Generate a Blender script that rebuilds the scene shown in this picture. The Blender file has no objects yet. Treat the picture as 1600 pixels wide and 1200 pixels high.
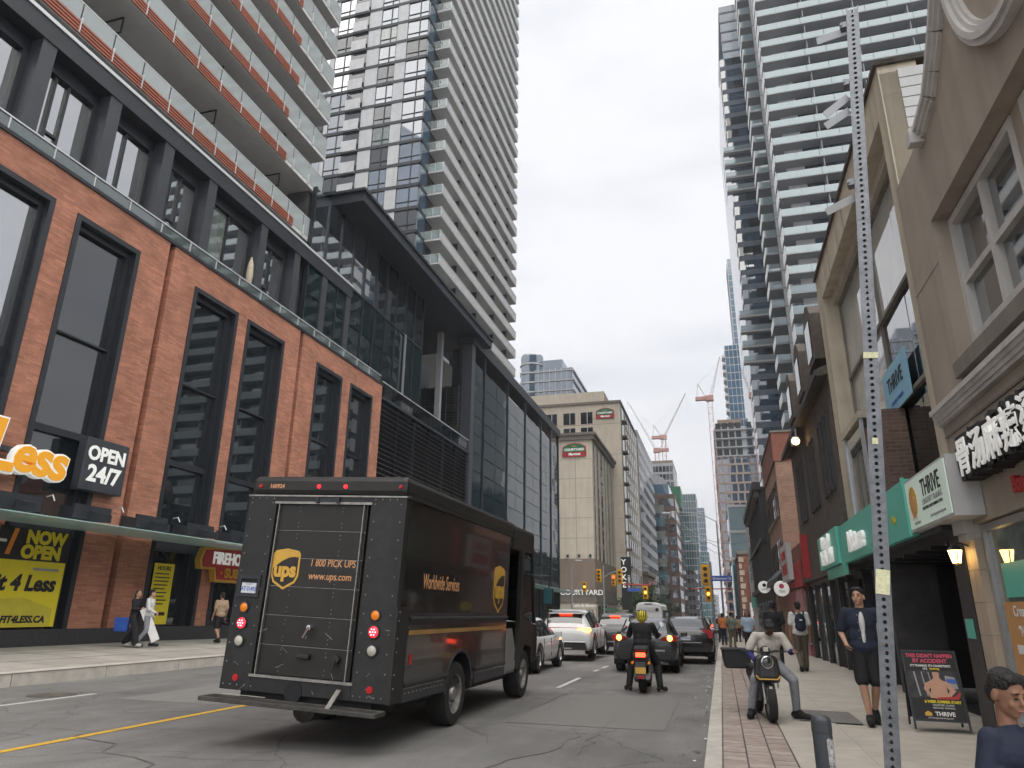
import bpy, bmesh, math, random
from mathutils import Matrix, Vector, Euler
random.seed(7)
sc = bpy.context.scene
COL = sc.collection
# ---------------------------------------------------------------- camera
cam_d = bpy.data.cameras.new('camera'); cam = bpy.data.objects.new('camera', cam_d); COL.objects.link(cam)
cam_d.sensor_width = 36.0; cam_d.lens = 1088.9/1600*36; cam_d.clip_start = 0.05; cam_d.clip_end = 3000
_R = [[0.96160628,-0.0747916,-0.26404467],[0.27419525,0.30186634,0.91306828],[0.01141636,-0.95041198,0.31078406]]
_m = Matrix([[_R[i][0], -_R[i][1], -_R[i][2]] for i in range(3)]).to_4x4()
_m.translation = (0, 0, 1.57); cam.matrix_world = _m
sc.camera = cam
# ---------------------------------------------------------------- world: bright overcast
SUN_EL, SUN_AZ = math.radians(68), math.radians(140)      # azimuth from +Y towards +X
w = bpy.data.worlds.new('World'); sc.world = w; w.use_nodes = True
wn = w.node_tree; wn.nodes.clear()
def wnode(t, **k):
    n = wn.nodes.new(t)
    for a, b in k.items(): setattr(n, a, b)
    return n
sky = wnode('ShaderNodeTexSky', sky_type='NISHITA', sun_disc=False, sun_elevation=SUN_EL, sun_rotation=SUN_AZ)
sky.air_density = 1.5; sky.dust_density = 4.0
skm = wnode('ShaderNodeVectorMath', operation='SCALE'); skm.inputs['Scale'].default_value = 0.10
wn.links.new(sky.outputs[0], skm.inputs[0])
tc = wnode('ShaderNodeTexCoord'); mp = wnode('ShaderNodeMapping'); mp.inputs['Scale'].default_value = (1.3, 1.3, 4.5)
wn.links.new(tc.outputs['Generated'], mp.inputs[0])
nz = wnode('ShaderNodeTexNoise'); nz.inputs['Scale'].default_value = 1.5; nz.inputs['Detail'].default_value = 6; nz.inputs['Roughness'].default_value = 0.55
wn.links.new(mp.outputs[0], nz.inputs['Vector'])
rp = wnode('ShaderNodeValToRGB')
rp.color_ramp.elements[0].position = 0.30; rp.color_ramp.elements[0].color = (0.60, 0.62, 0.68, 1)
rp.color_ramp.elements[1].position = 0.56; rp.color_ramp.elements[1].color = (0.80, 0.80, 0.825, 1)
wn.links.new(nz.outputs['Fac'], rp.inputs[0])
mx = wnode('ShaderNodeMix', data_type='RGBA'); mx.inputs[0].default_value = 0.93
wn.links.new(skm.outputs[0], mx.inputs[6]); wn.links.new(rp.outputs[0], mx.inputs[7])
bg = wnode('ShaderNodeBackground'); bg.inputs['Strength'].default_value = 0.565
wn.links.new(mx.outputs[2], bg.inputs['Color'])
wo = wnode('ShaderNodeOutputWorld'); wn.links.new(bg.outputs[0], wo.inputs['Surface'])
# ---------------------------------------------------------------- sun behind cloud
sd = bpy.data.lights.new('sun', 'SUN'); sd.energy = 1.5; sd.angle = math.radians(95); sd.color = (1.0, 0.95, 0.88)
so = bpy.data.objects.new('sun', sd); COL.objects.link(so)
_d = Vector((math.sin(SUN_AZ)*math.cos(SUN_EL), math.cos(SUN_AZ)*math.cos(SUN_EL), math.sin(SUN_EL)))
so.rotation_euler = _d.to_track_quat('Z', 'Y').to_euler(); so.location = (0, 0, 60)
# ---------------------------------------------------------------- exposure
vs = sc.view_settings; vs.view_transform = 'Standard'; vs.look = 'None'; vs.exposure = 1.25; vs.gamma = 1.0; vs.use_curve_mapping = False
sc.render.engine = 'CYCLES'; sc.cycles.use_denoising = True; sc.cycles.use_adaptive_sampling = True; sc.cycles.adaptive_threshold = .03; sc.cycles.max_bounces = 5; sc.cycles.diffuse_bounces = 3
sc.cycles.glossy_bounces = 3; sc.cycles.transmission_bounces = 3; sc.cycles.transparent_max_bounces = 8
sc.cycles.caustics_reflective = False; sc.cycles.caustics_refractive = False; sc.cycles.sample_clamp_indirect = 4

# ================================================================ helpers
WM = {}                                   # build-frame matrix of every object
def link(o, parent=None, mtx=None):
    COL.objects.link(o)
    mtx = mtx if mtx is not None else Matrix.Identity(4)
    if parent is not None:
        o.parent = parent; o.matrix_parent_inverse = WM[parent.name].inverted()
    o.matrix_basis = mtx; WM[o.name] = mtx.copy()
    return o
def tag(o, label=None, cat=None, group=None, kind=None):
    if label: o['label'] = label
    if cat: o['category'] = cat
    if group: o['group'] = group
    if kind: o['kind'] = kind
    return o
def thing(name, label, cat, loc=(0, 0, 0), group=None):
    o = bpy.data.objects.new(name, None); o.empty_display_size = 0.3
    link(o, None, Matrix.Translation(loc)); return tag(o, label, cat, group)
def place(o, loc, rz=0, rx=0, ry=0, s=1):
    o.matrix_basis = Matrix.Translation(loc) @ Euler((rx, ry, rz)).to_matrix().to_4x4() @ Matrix.Scale(s, 4)
def kids(o): return [c for c in bpy.data.objects if c.parent == o]
def copy_tree(o, parent=None):
    c = o.copy(); COL.objects.link(c); c.parent = parent; WM[c.name] = WM[o.name].copy()
    for ch in list(o.children): copy_tree(ch, c)
    return c
def dup(root, loc, rz=0, label=None, group=None, s=1, ry=0):
    r = copy_tree(root); place(r, loc, rz, ry=ry, s=s)
    if label: r['label'] = label
    if group: r['group'] = group
    return r
class MB:
    def __init__(s): s.v = []; s.f = []; s.m = []
    def add(s, vs_, fs, m=0):
        k = len(s.v); s.v += [tuple(p) for p in vs_]; s.f += [tuple(i+k for i in f) for f in fs]; s.m += [m]*len(fs); return s
    def box(s, x0, x1, y0, y1, z0, z1, m=0):
        if x0 > x1: x0, x1 = x1, x0
        if y0 > y1: y0, y1 = y1, y0
        if z0 > z1: z0, z1 = z1, z0
        return s.add([(x0,y0,z0),(x1,y0,z0),(x1,y1,z0),(x0,y1,z0),(x0,y0,z1),(x1,y0,z1),(x1,y1,z1),(x0,y1,z1)],
            [(0,3,2,1),(4,5,6,7),(0,1,5,4),(1,2,6,5),(2,3,7,6),(3,0,4,7)], m)
    def obox(s, c, size, rot=(0,0,0), m=0):
        E_ = Euler(rot).to_matrix(); a, b, d = [q/2 for q in size]
        P = [Vector(c)+E_@Vector(p) for p in [(-a,-b,-d),(a,-b,-d),(a,b,-d),(-a,b,-d),(-a,-b,d),(a,-b,d),(a,b,d),(-a,b,d)]]
        return s.add(P, [(0,3,2,1),(4,5,6,7),(0,1,5,4),(1,2,6,5),(2,3,7,6),(3,0,4,7)], m)
    def cyl(s, p0, p1, r0, r1=None, n=12, m=0, cap=True):
        r1 = r0 if r1 is None else r1
        p0, p1 = Vector(p0), Vector(p1); q = (p1-p0).to_track_quat('Z', 'Y')
        a = [q@Vector((math.cos(t*2*math.pi/n), math.sin(t*2*math.pi/n), 0)) for t in range(n)]
        P = [p0+d*r0 for d in a]+[p1+d*r1 for d in a]
        F = [(i, (i+1) % n, n+(i+1) % n, n+i) for i in range(n)]
        if cap: F += [tuple(range(n-1, -1, -1)), tuple(range(n, 2*n))]
        return s.add(P, F, m)
    def tube(s, pts, r, n=8, m=0):
        for a, b in zip(pts[:-1], pts[1:]): s.cyl(a, b, r, r, n, m)
        return s
    def prism(s, poly, axis, c0, c1, m=0):      # poly 2-D, extruded along axis from c0 to c1
        def P(a, b, c): return {'x': (c, a, b), 'y': (a, c, b), 'z': (a, b, c)}[axis]
        n = len(poly)
        V = [P(a, b, c0) for a, b in poly]+[P(a, b, c1) for a, b in poly]
        F = [(i, (i+1) % n, n+(i+1) % n, n+i) for i in range(n)]+[tuple(range(n-1, -1, -1)), tuple(range(n, 2*n))]
        return s.add(V, F, m)
    def lathe(s, prof, c=(0,0,0), axis='z', n=20, m=0):     # prof: (r, h)
        V = []; F = []
        for r, h in prof:
            for i in range(n):
                t = 2*math.pi*i/n; a, b = r*math.cos(t), r*math.sin(t)
                p = {'z': (a, b, h), 'x': (h, a, b), 'y': (a, h, b)}[axis]
                V.append((p[0]+c[0], p[1]+c[1], p[2]+c[2]))
        for k in range(len(prof)-1):
            for i in range(n): F.append((k*n+i, k*n+(i+1) % n, (k+1)*n+(i+1) % n, (k+1)*n+i))
        return s.add(V, F, m)
    def mesh(s, name, mats, fix=True, smooth=False):
        me = bpy.data.meshes.new(name); me.from_pydata(s.v, [], s.f)
        for q in (mats if isinstance(mats, (list, tuple)) else [mats]): me.materials.append(M(q))
        me.polygons.foreach_set('material_index', s.m)
        if fix:
            b = bmesh.new(); b.from_mesh(me); bmesh.ops.recalc_face_normals(b, faces=b.faces); b.to_mesh(me); b.free()
        if smooth:
            me.polygons.foreach_set('use_smooth', [True]*len(me.polygons))
            me.set_sharp_from_angle(angle=math.radians(smooth if smooth is not True else 40))
        me.update(); return me
    def build(s, name, mats, parent=None, mtx=None, fix=True, smooth=False, bevel=0):
        o = bpy.data.objects.new(name, s.mesh(name, mats, fix, smooth)); link(o, parent, mtx)
        if bevel:
            b = o.modifiers.new('bevel', 'BEVEL'); b.width = bevel; b.segments = 2; b.limit_method = 'ANGLE'
        return o
_cube = {}
def pc(name, m, parent, x0, x1, y0, y1, z0, z1, rot=None):      # a cheap boxy piece sharing one cube per material
    if m not in _cube:
        _cube[m] = MB().box(-.5, .5, -.5, .5, -.5, .5).mesh('piece', m, False)
    o = bpy.data.objects.new(name, _cube[m])
    T = Matrix.Translation(((x0+x1)/2, (y0+y1)/2, (z0+z1)/2))
    if rot: T = T @ Euler(rot).to_matrix().to_4x4()
    return link(o, parent, T @ Matrix.Diagonal((abs(x1-x0), abs(y1-y0), abs(z1-z0), 1)))
def inst(name, me, parent, mtx):
    return link(bpy.data.objects.new(name, me), parent, mtx)
_tmp = bpy.data.scenes.new('bench')        # scratch scene: turns curves and modifiers into plain meshes, removed at the end
def bake(o):
    _tmp.collection.objects.link(o)
    with bpy.context.temp_override(scene=_tmp, view_layer=_tmp.view_layers[0]):
        dg = bpy.context.evaluated_depsgraph_get(); dg.update(); me = bpy.data.meshes.new_from_object(o.evaluated_get(dg))
    _tmp.collection.objects.unlink(o); return me
def text_mesh(s, size, mats, depth=.01, bold=0., shear=0., align='CENTER', sx=1., spacing=1., bevel=0.):
    c = bpy.data.curves.new('text', 'FONT'); c.body = s; c.size = size; c.extrude = depth; c.offset = bold; c.shear = shear
    c.align_x = align; c.align_y = 'CENTER'; c.space_character = spacing; c.resolution_u = 3; c.bevel_depth = bevel
    o = bpy.data.objects.new('text', c); me = bake(o); bpy.data.objects.remove(o); bpy.data.curves.remove(c)
    me.materials.clear(); me.materials.append(M(mats))
    me.polygons.foreach_set('material_index', [0]*len(me.polygons))
    if sx != 1: me.transform(Matrix.Diagonal((sx, 1, 1, 1)))
    return me
# orientation of lettering: readable by somebody looking along the given direction
FACE = {'+x': Matrix(((0,0,1),(1,0,0),(0,1,0))).to_4x4(),      # on a wall whose outside is +x (left side of street)
        '-x': Matrix(((0,0,-1),(-1,0,0),(0,1,0))).to_4x4(),    # outside is -x (right side of street)
        '-y': Matrix(((1,0,0),(0,0,-1),(0,1,0))).to_4x4()}     # outside is -y (towards the camera)
def text(name, s, size, m, parent, loc, face='-y', rot=0, **k):
    return inst(name, text_mesh(s, size, m, **k), parent, Matrix.Translation(loc) @ FACE[face] @ Matrix.Rotation(rot, 4, 'Z'))
# ---------------------------------------------------------------- materials
_mats = {}
def M(n): return _mats[n]
def mat(name, col, rough=.6, metal=0., spec=.5, var=.12, vscale=1.5, bump=0., bscale=30., alpha=1., emit=None, estr=0., coat=0., streak=0., ior=None, trans=0.):
    m = bpy.data.materials.new(name); m.use_nodes = True; nt = m.node_tree; p = nt.nodes['Principled BSDF']
    p.inputs['Roughness'].default_value = rough; p.inputs['Metallic'].default_value = metal
    p.inputs['Specular IOR Level'].default_value = spec; p.inputs['Coat Weight'].default_value = coat; p.inputs['Coat Roughness'].default_value = .05
    if ior: p.inputs['IOR'].default_value = ior
    if trans: p.inputs['Transmission Weight'].default_value = trans
    p.inputs['Base Color'].default_value = (*col, 1)
    N = nt.nodes.new; L = nt.links.new
    if var > 0 or bump > 0 or streak > 0:
        g = N('ShaderNodeNewGeometry')
    if var > 0:
        t = N('ShaderNodeTexNoise'); t.inputs['Scale'].default_value = vscale; t.inputs['Detail'].default_value = 7; t.inputs['Roughness'].default_value = .62
        L(g.outputs['Position'], t.inputs['Vector'])
        r = N('ShaderNodeMapRange'); r.inputs['From Min'].default_value = .3; r.inputs['From Max'].default_value = .7
        r.inputs['To Min'].default_value = 1-var; r.inputs['To Max'].default_value = 1+var; L(t.outputs['Fac'], r.inputs['Value'])
        out = r.outputs[0]
        if streak > 0:          # rain streaks: noise stretched down the wall
            mp_ = N('ShaderNodeMapping'); mp_.inputs['Scale'].default_value = (2.2, 2.2, .12); L(g.outputs['Position'], mp_.inputs[0])
            t2 = N('ShaderNodeTexNoise'); t2.inputs['Scale'].default_value = 1.6; t2.inputs['Detail'].default_value = 5; L(mp_.outputs[0], t2.inputs['Vector'])
            r2 = N('ShaderNodeMapRange'); r2.inputs['From Min'].default_value = .42; r2.inputs['From Max'].default_value = .75
            r2.inputs['To Min'].default_value = 1; r2.inputs['To Max'].default_value = 1-streak; L(t2.outputs['Fac'], r2.inputs['Value'])
            q = N('ShaderNodeMath'); q.operation = 'MULTIPLY'; L(out, q.inputs[0]); L(r2.outputs[0], q.inputs[1]); out = q.outputs[0]
        s = N('ShaderNodeVectorMath'); s.operation = 'SCALE'; s.inputs[0].default_value = col; L(out, s.inputs['Scale'])
        L(s.outputs[0], p.inputs['Base Color'])
        rr = N('ShaderNodeMapRange'); rr.inputs['To Min'].default_value = max(rough-.08, 0.02); rr.inputs['To Max'].default_value = min(rough+.1, 1); L(t.outputs['Fac'], rr.inputs['Value'])
        L(rr.outputs[0], p.inputs['Roughness'])
    if bump > 0:
        t = N('ShaderNodeTexNoise'); t.inputs['Scale'].default_value = bscale; t.inputs['Detail'].default_value = 5; L(g.outputs['Position'], t.inputs['Vector'])
        b = N('ShaderNodeBump'); b.inputs['Strength'].default_value = bump; b.inputs['Distance'].default_value = .02; L(t.outputs['Fac'], b.inputs['Height']); L(b.outputs[0], p.inputs['Normal'])
    if emit: p.inputs['Emission Color'].default_value = (*emit, 1); p.inputs['Emission Strength'].default_value = estr
    if alpha < 1: p.inputs['Alpha'].default_value = alpha
    _mats[name] = m; return m
def brickmat(name, c1, c2, mortar, bw, bh, msize=.012, rough=.85, axes='yz', bias=0., bump=.5):
    m = mat(name, c1, rough, var=0); nt = m.node_tree; p = nt.nodes['Principled BSDF']; N = nt.nodes.new; L = nt.links.new
    g = N('ShaderNodeNewGeometry'); sp = N('ShaderNodeSeparateXYZ'); L(g.outputs['Position'], sp.inputs[0])
    cb = N('ShaderNodeCombineXYZ')
    if axes == 'yz':                    # walls: run along x+y, courses along z
        a = N('ShaderNodeMath'); a.operation = 'ADD'; L(sp.outputs[0], a.inputs[0]); L(sp.outputs[1], a.inputs[1]); L(a.outputs[0], cb.inputs[0]); L(sp.outputs[2], cb.inputs[1])
    else: L(sp.outputs[1], cb.inputs[0]); L(sp.outputs[0], cb.inputs[1])
    b = N('ShaderNodeTexBrick'); b.inputs['Scale'].default_value = 1; b.inputs['Brick Width'].default_value = bw; b.inputs['Row Height'].default_value = bh
    b.inputs['Mortar Size'].default_value = msize; b.inputs['Mortar Smooth'].default_value = .3; b.inputs['Bias'].default_value = bias
    b.inputs['Color1'].default_value = (*c1, 1); b.inputs['Color2'].default_value = (*c2, 1); b.inputs['Mortar'].default_value = (*mortar, 1); L(cb.outputs[0], b.inputs['Vector'])
    t = N('ShaderNodeTexNoise'); t.inputs['Scale'].default_value = .9; t.inputs['Detail'].default_value = 8; t.inputs['Roughness'].default_value = .7; L(g.outputs['Position'], t.inputs['Vector'])
    r = N('ShaderNodeMapRange'); r.inputs['From Min'].default_value = .3; r.inputs['From Max'].default_value = .7; r.inputs['To Min'].default_value = .72; r.inputs['To Max'].default_value = 1.25; L(t.outputs['Fac'], r.inputs['Value'])
    s = N('ShaderNodeVectorMath'); s.operation = 'SCALE'; L(b.outputs['Color'], s.inputs[0]); L(r.outputs[0], s.inputs['Scale']); L(s.outputs[0], p.inputs['Base Color'])
    bp = N('ShaderNodeBump'); bp.inputs['Strength'].default_value = bump; bp.inputs['Distance'].default_value = .01; bp.invert = True; L(b.outputs['Fac'], bp.inputs['Height']); L(bp.outputs[0], p.inputs['Normal'])
    return m
def glassmat(name, col, ior=1.6, rough=.02, wav=.0, wscale=.5, var=.25, vscale=.6, spec=.5):
    m = mat(name, col, rough, var=var, vscale=vscale, ior=ior, spec=spec); nt = m.node_tree; p = nt.nodes['Principled BSDF']
    for l in list(nt.links):
        if l.to_socket == p.inputs['Roughness']: nt.links.remove(l)
    p.inputs['Roughness'].default_value = rough
    if wav > 0:
        g = nt.nodes.new('ShaderNodeNewGeometry'); t = nt.nodes.new('ShaderNodeTexNoise'); t.inputs['Scale'].default_value = wscale; t.inputs['Detail'].default_value = 1
        b = nt.nodes.new('ShaderNodeBump'); b.inputs['Strength'].default_value = wav; b.inputs['Distance'].default_value = .05
        nt.links.new(g.outputs['Position'], t.inputs['Vector']); nt.links.new(t.outputs['Fac'], b.inputs['Height']); nt.links.new(b.outputs[0], p.inputs['Normal'])
    return m
def clearglass(name, tint, refl=.12, haze=.0):
    m = bpy.data.materials.new(name); m.use_nodes = True; nt = m.node_tree; nt.nodes.clear(); N = nt.nodes.new; L = nt.links.new
    o = N('ShaderNodeOutputMaterial'); tr = N('ShaderNodeBsdfTransparent'); tr.inputs[0].default_value = (*tint, 1)
    gl = N('ShaderNodeBsdfGlossy'); gl.inputs['Roughness'].default_value = .03; gl.inputs[0].default_value = (.9, .95, .95, 1)
    fr = N('ShaderNodeFresnel'); fr.inputs[0].default_value = 1.5
    mm = N('ShaderNodeMath'); mm.operation = 'MULTIPLY_ADD'; mm.inputs[1].default_value = 1.; mm.inputs[2].default_value = refl; mm.use_clamp = True; L(fr.outputs[0], mm.inputs[0])
    a = N('ShaderNodeMixShader'); L(mm.outputs[0], a.inputs[0]); L(tr.outputs[0], a.inputs[1]); L(gl.outputs[0], a.inputs[2])
    out = a
    if haze:
        d = N('ShaderNodeBsdfDiffuse'); d.inputs[0].default_value = (*[min(1, c*.9+.1) for c in tint], 1); b = N('ShaderNodeMixShader'); b.inputs[0].default_value = haze
        L(a.outputs[0], b.inputs[1]); L(d.outputs[0], b.inputs[2]); out = b
    L(out.outputs[0], o.inputs['Surface']); _mats[name] = m; return m
brickmat('brick_orange', (.50,.215,.13), (.35,.14,.09), (.28,.16,.11), .42, .075, .007)
brickmat('brick_red', (.30,.10,.065), (.22,.075,.05), (.18,.12,.10), .22, .075, .01)
brickmat('brick_buff', (.36,.21,.14), (.28,.15,.10), (.30,.24,.20), .22, .078, .012)
brickmat('brick_brown', (.17,.10,.075), (.12,.07,.055), (.16,.13,.11), .22, .075, .01)
mat('granite', (.035,.037,.04), .45, bump=.1, var=.3, vscale=9)
mat('black_metal', (.018,.021,.027), .38, var=.2, vscale=3)
mat('charcoal', (.022,.025,.031), .5, var=.2, vscale=2)
mat('charcoal_light', (.042,.046,.054), .45, var=.15)
mat('soffit_dark', (.028,.034,.044), .55, var=.2)
mat('concrete_white', (.60,.60,.59), .75, var=.08, vscale=2, streak=.12)
mat('soffit_mid', (.29,.30,.31), .85, var=.06)
mat('band_blue', (.10,.125,.17), .35, var=.2)
mat('soffit', (.54,.54,.53), .85, var=.06, streak=0)
mat('panel_grey', (.50,.51,.515), .6, var=.1, streak=.1)
mat('panel_light', (.50,.505,.51), .5, var=.1, streak=.12)
mat('cream_stucco', (.50,.46,.39), .85, var=.1, bump=.15, bscale=60, streak=.22)
mat('hotel_cream', (.66,.59,.48), .85, var=.08, vscale=.5, streak=.16)
mat('hotel_tan', (.27,.21,.165), .85, var=.1, vscale=.5, streak=.12)
mat('hotel_band', (.20,.17,.145), .85, var=.1)
mat('grey_precast', (.40,.41,.43), .8, var=.08, streak=.15)
mat('brown_stucco', (.37,.32,.265), .9, var=.09, bump=.35, bscale=140, streak=.18)
mat('white_mould', (.56,.545,.52), .6, var=.08, streak=.2)
mat('sill_stone', (.22,.20,.175), .85, var=.15, bump=.2, streak=.2)
mat('beige_tile', (.46,.38,.29), .5, var=.12)
mat('cream_facade', (.56,.50,.39), .8, var=.12, bump=.1, streak=.3)
mat('weathered_wood', (.10,.085,.072), .8, var=.35, vscale=5, bump=.2, streak=.3)
mat('slate', (.06,.058,.06), .7, var=.3, vscale=4)
mat('dark_stone', (.05,.052,.055), .6, var=.3, vscale=4, streak=.3)
mat('alu', (.52,.53,.54), .35, metal=.8, var=.1)
mat('galv', (.185,.195,.21), .42, metal=.75, var=.22, vscale=22, bump=.08, bscale=80)
mat('chrome', (.75,.75,.76), .12, metal=1, var=0)
mat('rail_white', (.62,.64,.64), .4, metal=.3, var=.05)
mat('slat_grey', (.085,.09,.098), .45, var=.15)
mat('terracotta', (.33,.09,.045), .55, var=.15)
mat('red_paint', (.50,.03,.03), .4, var=.1); mat('sign_red', (.42,.03,.035), .5, var=.1)
mat('white_paint', (.78,.78,.77), .5, var=.06, vscale=4); mat('white_print', (.75,.75,.74), .6, var=0)
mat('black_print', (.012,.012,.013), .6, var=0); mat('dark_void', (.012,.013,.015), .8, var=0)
mat('yellow_print', (.72,.60,.02), .55, var=.05); mat('grey_print', (.30,.30,.31), .6, var=0)
mat('orange_sign', (.80,.36,.02), .4, var=0, emit=(1,.42,.02), estr=.08); mat('orange_print', (.75,.25,.02), .6, var=0)
mat('white_sign', (.8,.8,.78), .4, var=0, emit=(1,1,.95), estr=.1)
mat('teal_sign', (.12,.54,.43), .4, var=.08); mat('mint_board', (.60,.70,.62), .4, var=.05, emit=(.8,1,.85), estr=.06)
mat('blue_print', (.05,.12,.45), .5, var=0); mat('sky_blue_print', (.25,.52,.70), .5, var=0)
mat('green_sign', (.02,.16,.07), .4, var=0); mat('gold_print', (.62,.36,.05), .4, var=.1)
mat('copper_print', (.66,.33,.15), .5, var=0); mat('pink_print', (.62,.07,.14), .6, var=0); mat('skin_print', (.52,.30,.21), .7, var=.1, vscale=20)
mat('tan_print', (.55,.30,.12), .6, var=0)
glassmat('window_dark', (.012,.016,.019), 2.0, .015, wav=.02, wscale=.35)
glassmat('window_blue', (.03,.07,.12), 3.0, .02, wav=.05, wscale=.3, var=.5)
glassmat('window_grey', (.03,.04,.05), 5.5, .02, wav=.05, wscale=.4, var=.5)
glassmat('window_curtain', (.16,.19,.17), 2.2, .03, var=.35, vscale=2.5)
glassmat('curtain_glass', (.012,.022,.024), 1.42, .03, wav=.25, wscale=.55, spec=.22)
glassmat('window_pale_sky', (.50,.52,.50), 1.9, .03, wav=.03, wscale=.4, var=.12, vscale=1)  # pale sky reflection put into the base colour of the upper panes
glassmat('glass_teal', (.05,.15,.17), 1.9, .04, var=.4, vscale=.15)
glassmat('glass_bluesky', (.05,.12,.20), 1.95, .04, var=.4, vscale=.2)
clearglass('rail_glass', (.66,.78,.75), .10, .10)
clearglass('rail_frost', (.72,.78,.78), .08, .42)
clearglass('rail_teal', (.40,.52,.56), .16, .42)
clearglass('awning_glass', (.50,.72,.70), .10, .55)
clearglass('thin_glass', (.80,.84,.83), .07, 0)
mat('lamp_glow', (1,.8,.45), .4, var=0, emit=(1,.62,.2), estr=5); mat('lamp_white', (1,.95,.8), .4, var=0, emit=(1,.93,.75), estr=12)
mat('curtain', (.42,.42,.39), .9, var=.12, vscale=4)
mat('interior', (.06,.06,.058), .8, var=.3)
# ================================================================ ground, road, pavements
def g(y): return 0. if y < 22 else (-.011*(y-22) if y < 250 else -2.508)
YS = [-40, 0, 6, 12, 18, 22, 30, 45, 70, 110, 160, 250, 420, 1400]
def sheet(name, xs, zf, m, y0=-40, y1=1400, kind='structure', parent=None):
    b = MB(); ys = sorted({y0, y1, *[y for y in YS if y0 < y < y1]})
    for y in ys: b.v += [(x, y, g(y)+zf(x)) for x in xs]
    n = len(xs)
    for j in range(len(ys)-1):
        for i in range(n-1): b.f.append((j*n+i, j*n+i+1, (j+1)*n+i+1, (j+1)*n+i)); b.m.append(0)
    o = b.build(name, m, parent, fix=False)
    if kind and not parent: tag(o, kind=kind)
    return o
def asphalt():
    m = mat('asphalt', (.135,.132,.128), .85, var=0); nt = m.node_tree; p = nt.nodes['Principled BSDF']; N = nt.nodes.new; L = nt.links.new
    g_ = N('ShaderNodeNewGeometry'); pos = g_.outputs['Position']
    def noise(s, d=4, r=.6, sc=None):
        t = N('ShaderNodeTexNoise'); t.inputs['Scale'].default_value = s; t.inputs['Detail'].default_value = d; t.inputs['Roughness'].default_value = r
        if sc: q = N('ShaderNodeMapping'); q.inputs['Scale'].default_value = sc; L(pos, q.inputs[0]); L(q.outputs[0], t.inputs['Vector'])
        else: L(pos, t.inputs['Vector'])
        return t.outputs['Fac']
    def rng(s, a, b, c, d):
        r = N('ShaderNodeMapRange'); 
        for k, v in zip(('From Min','From Max','To Min','To Max'), (a,b,c,d)): r.inputs[k].default_value = v
        L(s, r.inputs['Value']); return r.outputs[0]
    def mul(a, b):
        q = N('ShaderNodeMath'); q.operation = 'MULTIPLY'; L(a, q.inputs[0]); L(b, q.inputs[1]); return q.outputs[0]
    f = mul(rng(noise(.35, 5), .35, .65, .82, 1.2), rng(noise(2.2, 6, .7, (1, .16, 1)), .3, .7, .86, 1.14))
    f = mul(f, rng(noise(55, 3, .8), .3, .7, .6, 1.42))
    f = mul(f, rng(noise(.12, 3), .4, .6, .85, 1.12))
    f = mul(f, rng(noise(.9, 3, .5, (1, .08, 1)), .55, .8, 1, .72))         # oil and tyre tracks along the lanes
    v = N('ShaderNodeTexVoronoi'); v.feature = 'DISTANCE_TO_EDGE'; v.inputs['Scale'].default_value = .33
    wp = N('ShaderNodeVectorMath'); wp.operation = 'MULTIPLY_ADD'; wp.inputs[1].default_value = (.9,.9,.9)
    nt2 = N('ShaderNodeTexNoise'); nt2.inputs['Scale'].default_value = 1.1; nt2.inputs['Detail'].default_value = 5; L(pos, nt2.inputs['Vector']); L(nt2.outputs['Color'], wp.inputs[0]); L(pos, wp.inputs[2]); L(wp.outputs[0], v.inputs['Vector'])
    cr = rng(v.outputs['Distance'], .0, .007, .55, 1.); f = mul(f, cr)
    s = N('ShaderNodeVectorMath'); s.operation = 'SCALE'; s.inputs[0].default_value = (.165,.161,.155); L(f, s.inputs['Scale']); L(s.outputs[0], p.inputs['Base Color'])
    b = N('ShaderNodeBump'); b.inputs['Strength'].default_value = .5; b.inputs['Distance'].default_value = .012; L(noise(110, 3), b.inputs['Height']); L(b.outputs[0], p.inputs['Normal'])
    L(rng(noise(1.5), .3, .7, .7, .92), p.inputs['Roughness'])
asphalt()
mat('asphalt_patch', (.185,.18,.172), .9, var=.3, vscale=60, bump=.4, bscale=110)
mat('asphalt_dark', (.145,.142,.136), .9, var=.25, vscale=60, bump=.4, bscale=110)
mat('concrete', (.43,.395,.345), .85, var=.16, vscale=2.2, bump=.25, bscale=70)
mat('concrete_kerb', (.46,.43,.385), .85, var=.2, vscale=3, bump=.25, bscale=60)
mat('concrete_left', (.34,.315,.28), .85, var=.2, vscale=1.2, bump=.25, bscale=70)
mat('earth', (.12,.115,.11), .9, var=.2)
mat('joint', (.11,.10,.09), .95, var=.2); mat('tar', (.125,.122,.118), .75, var=.4, vscale=9); mat('bark_litter', (.12,.08,.045), .9, var=.3)
mat('paver_a', (.335,.275,.24), .85, var=.2, vscale=6, bump=.25, bscale=60); mat('paver_b', (.30,.245,.215), .85, var=.2, vscale=6, bump=.25, bscale=60); mat('paver_c', (.365,.31,.275), .85, var=.2, vscale=6, bump=.25, bscale=60)
mat('line_yellow', (.60,.36,.035), .7, var=.25, vscale=14, bump=.2, bscale=80); mat('line_white', (.52,.52,.50), .7, var=.3, vscale=12)
sheet('ground', [-700, -19, 3, 700], lambda x: -.06, 'earth')
road = sheet('road', [-14.05, -7.9, -.25], lambda x: 0., 'asphalt')
def mark(name, x0, x1, y0, y1, m, dz=.005, dx=0):
    b = MB(); b.add([(x0, y0, g(y0)+dz), (x1, y0, g(y0)+dz), (x1+dx, y1, g(y1)+dz), (x0+dx, y1, g(y1)+dz)], [(0,1,2,3)])
    return b.build(name, m, road, fix=False)
for i, y0 in enumerate([-10, 6, 14, 22, 45]):
    mark('centre_line', -8.0, -7.87, y0, [6, 14, 22, 45, 92][i], 'line_yellow')
for y0 in [4.2, 16.2, 21, 27, 33, 39, 45]: mark('lane_line', -3.62, -3.51, y0, y0+2.6, 'line_white')
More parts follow.
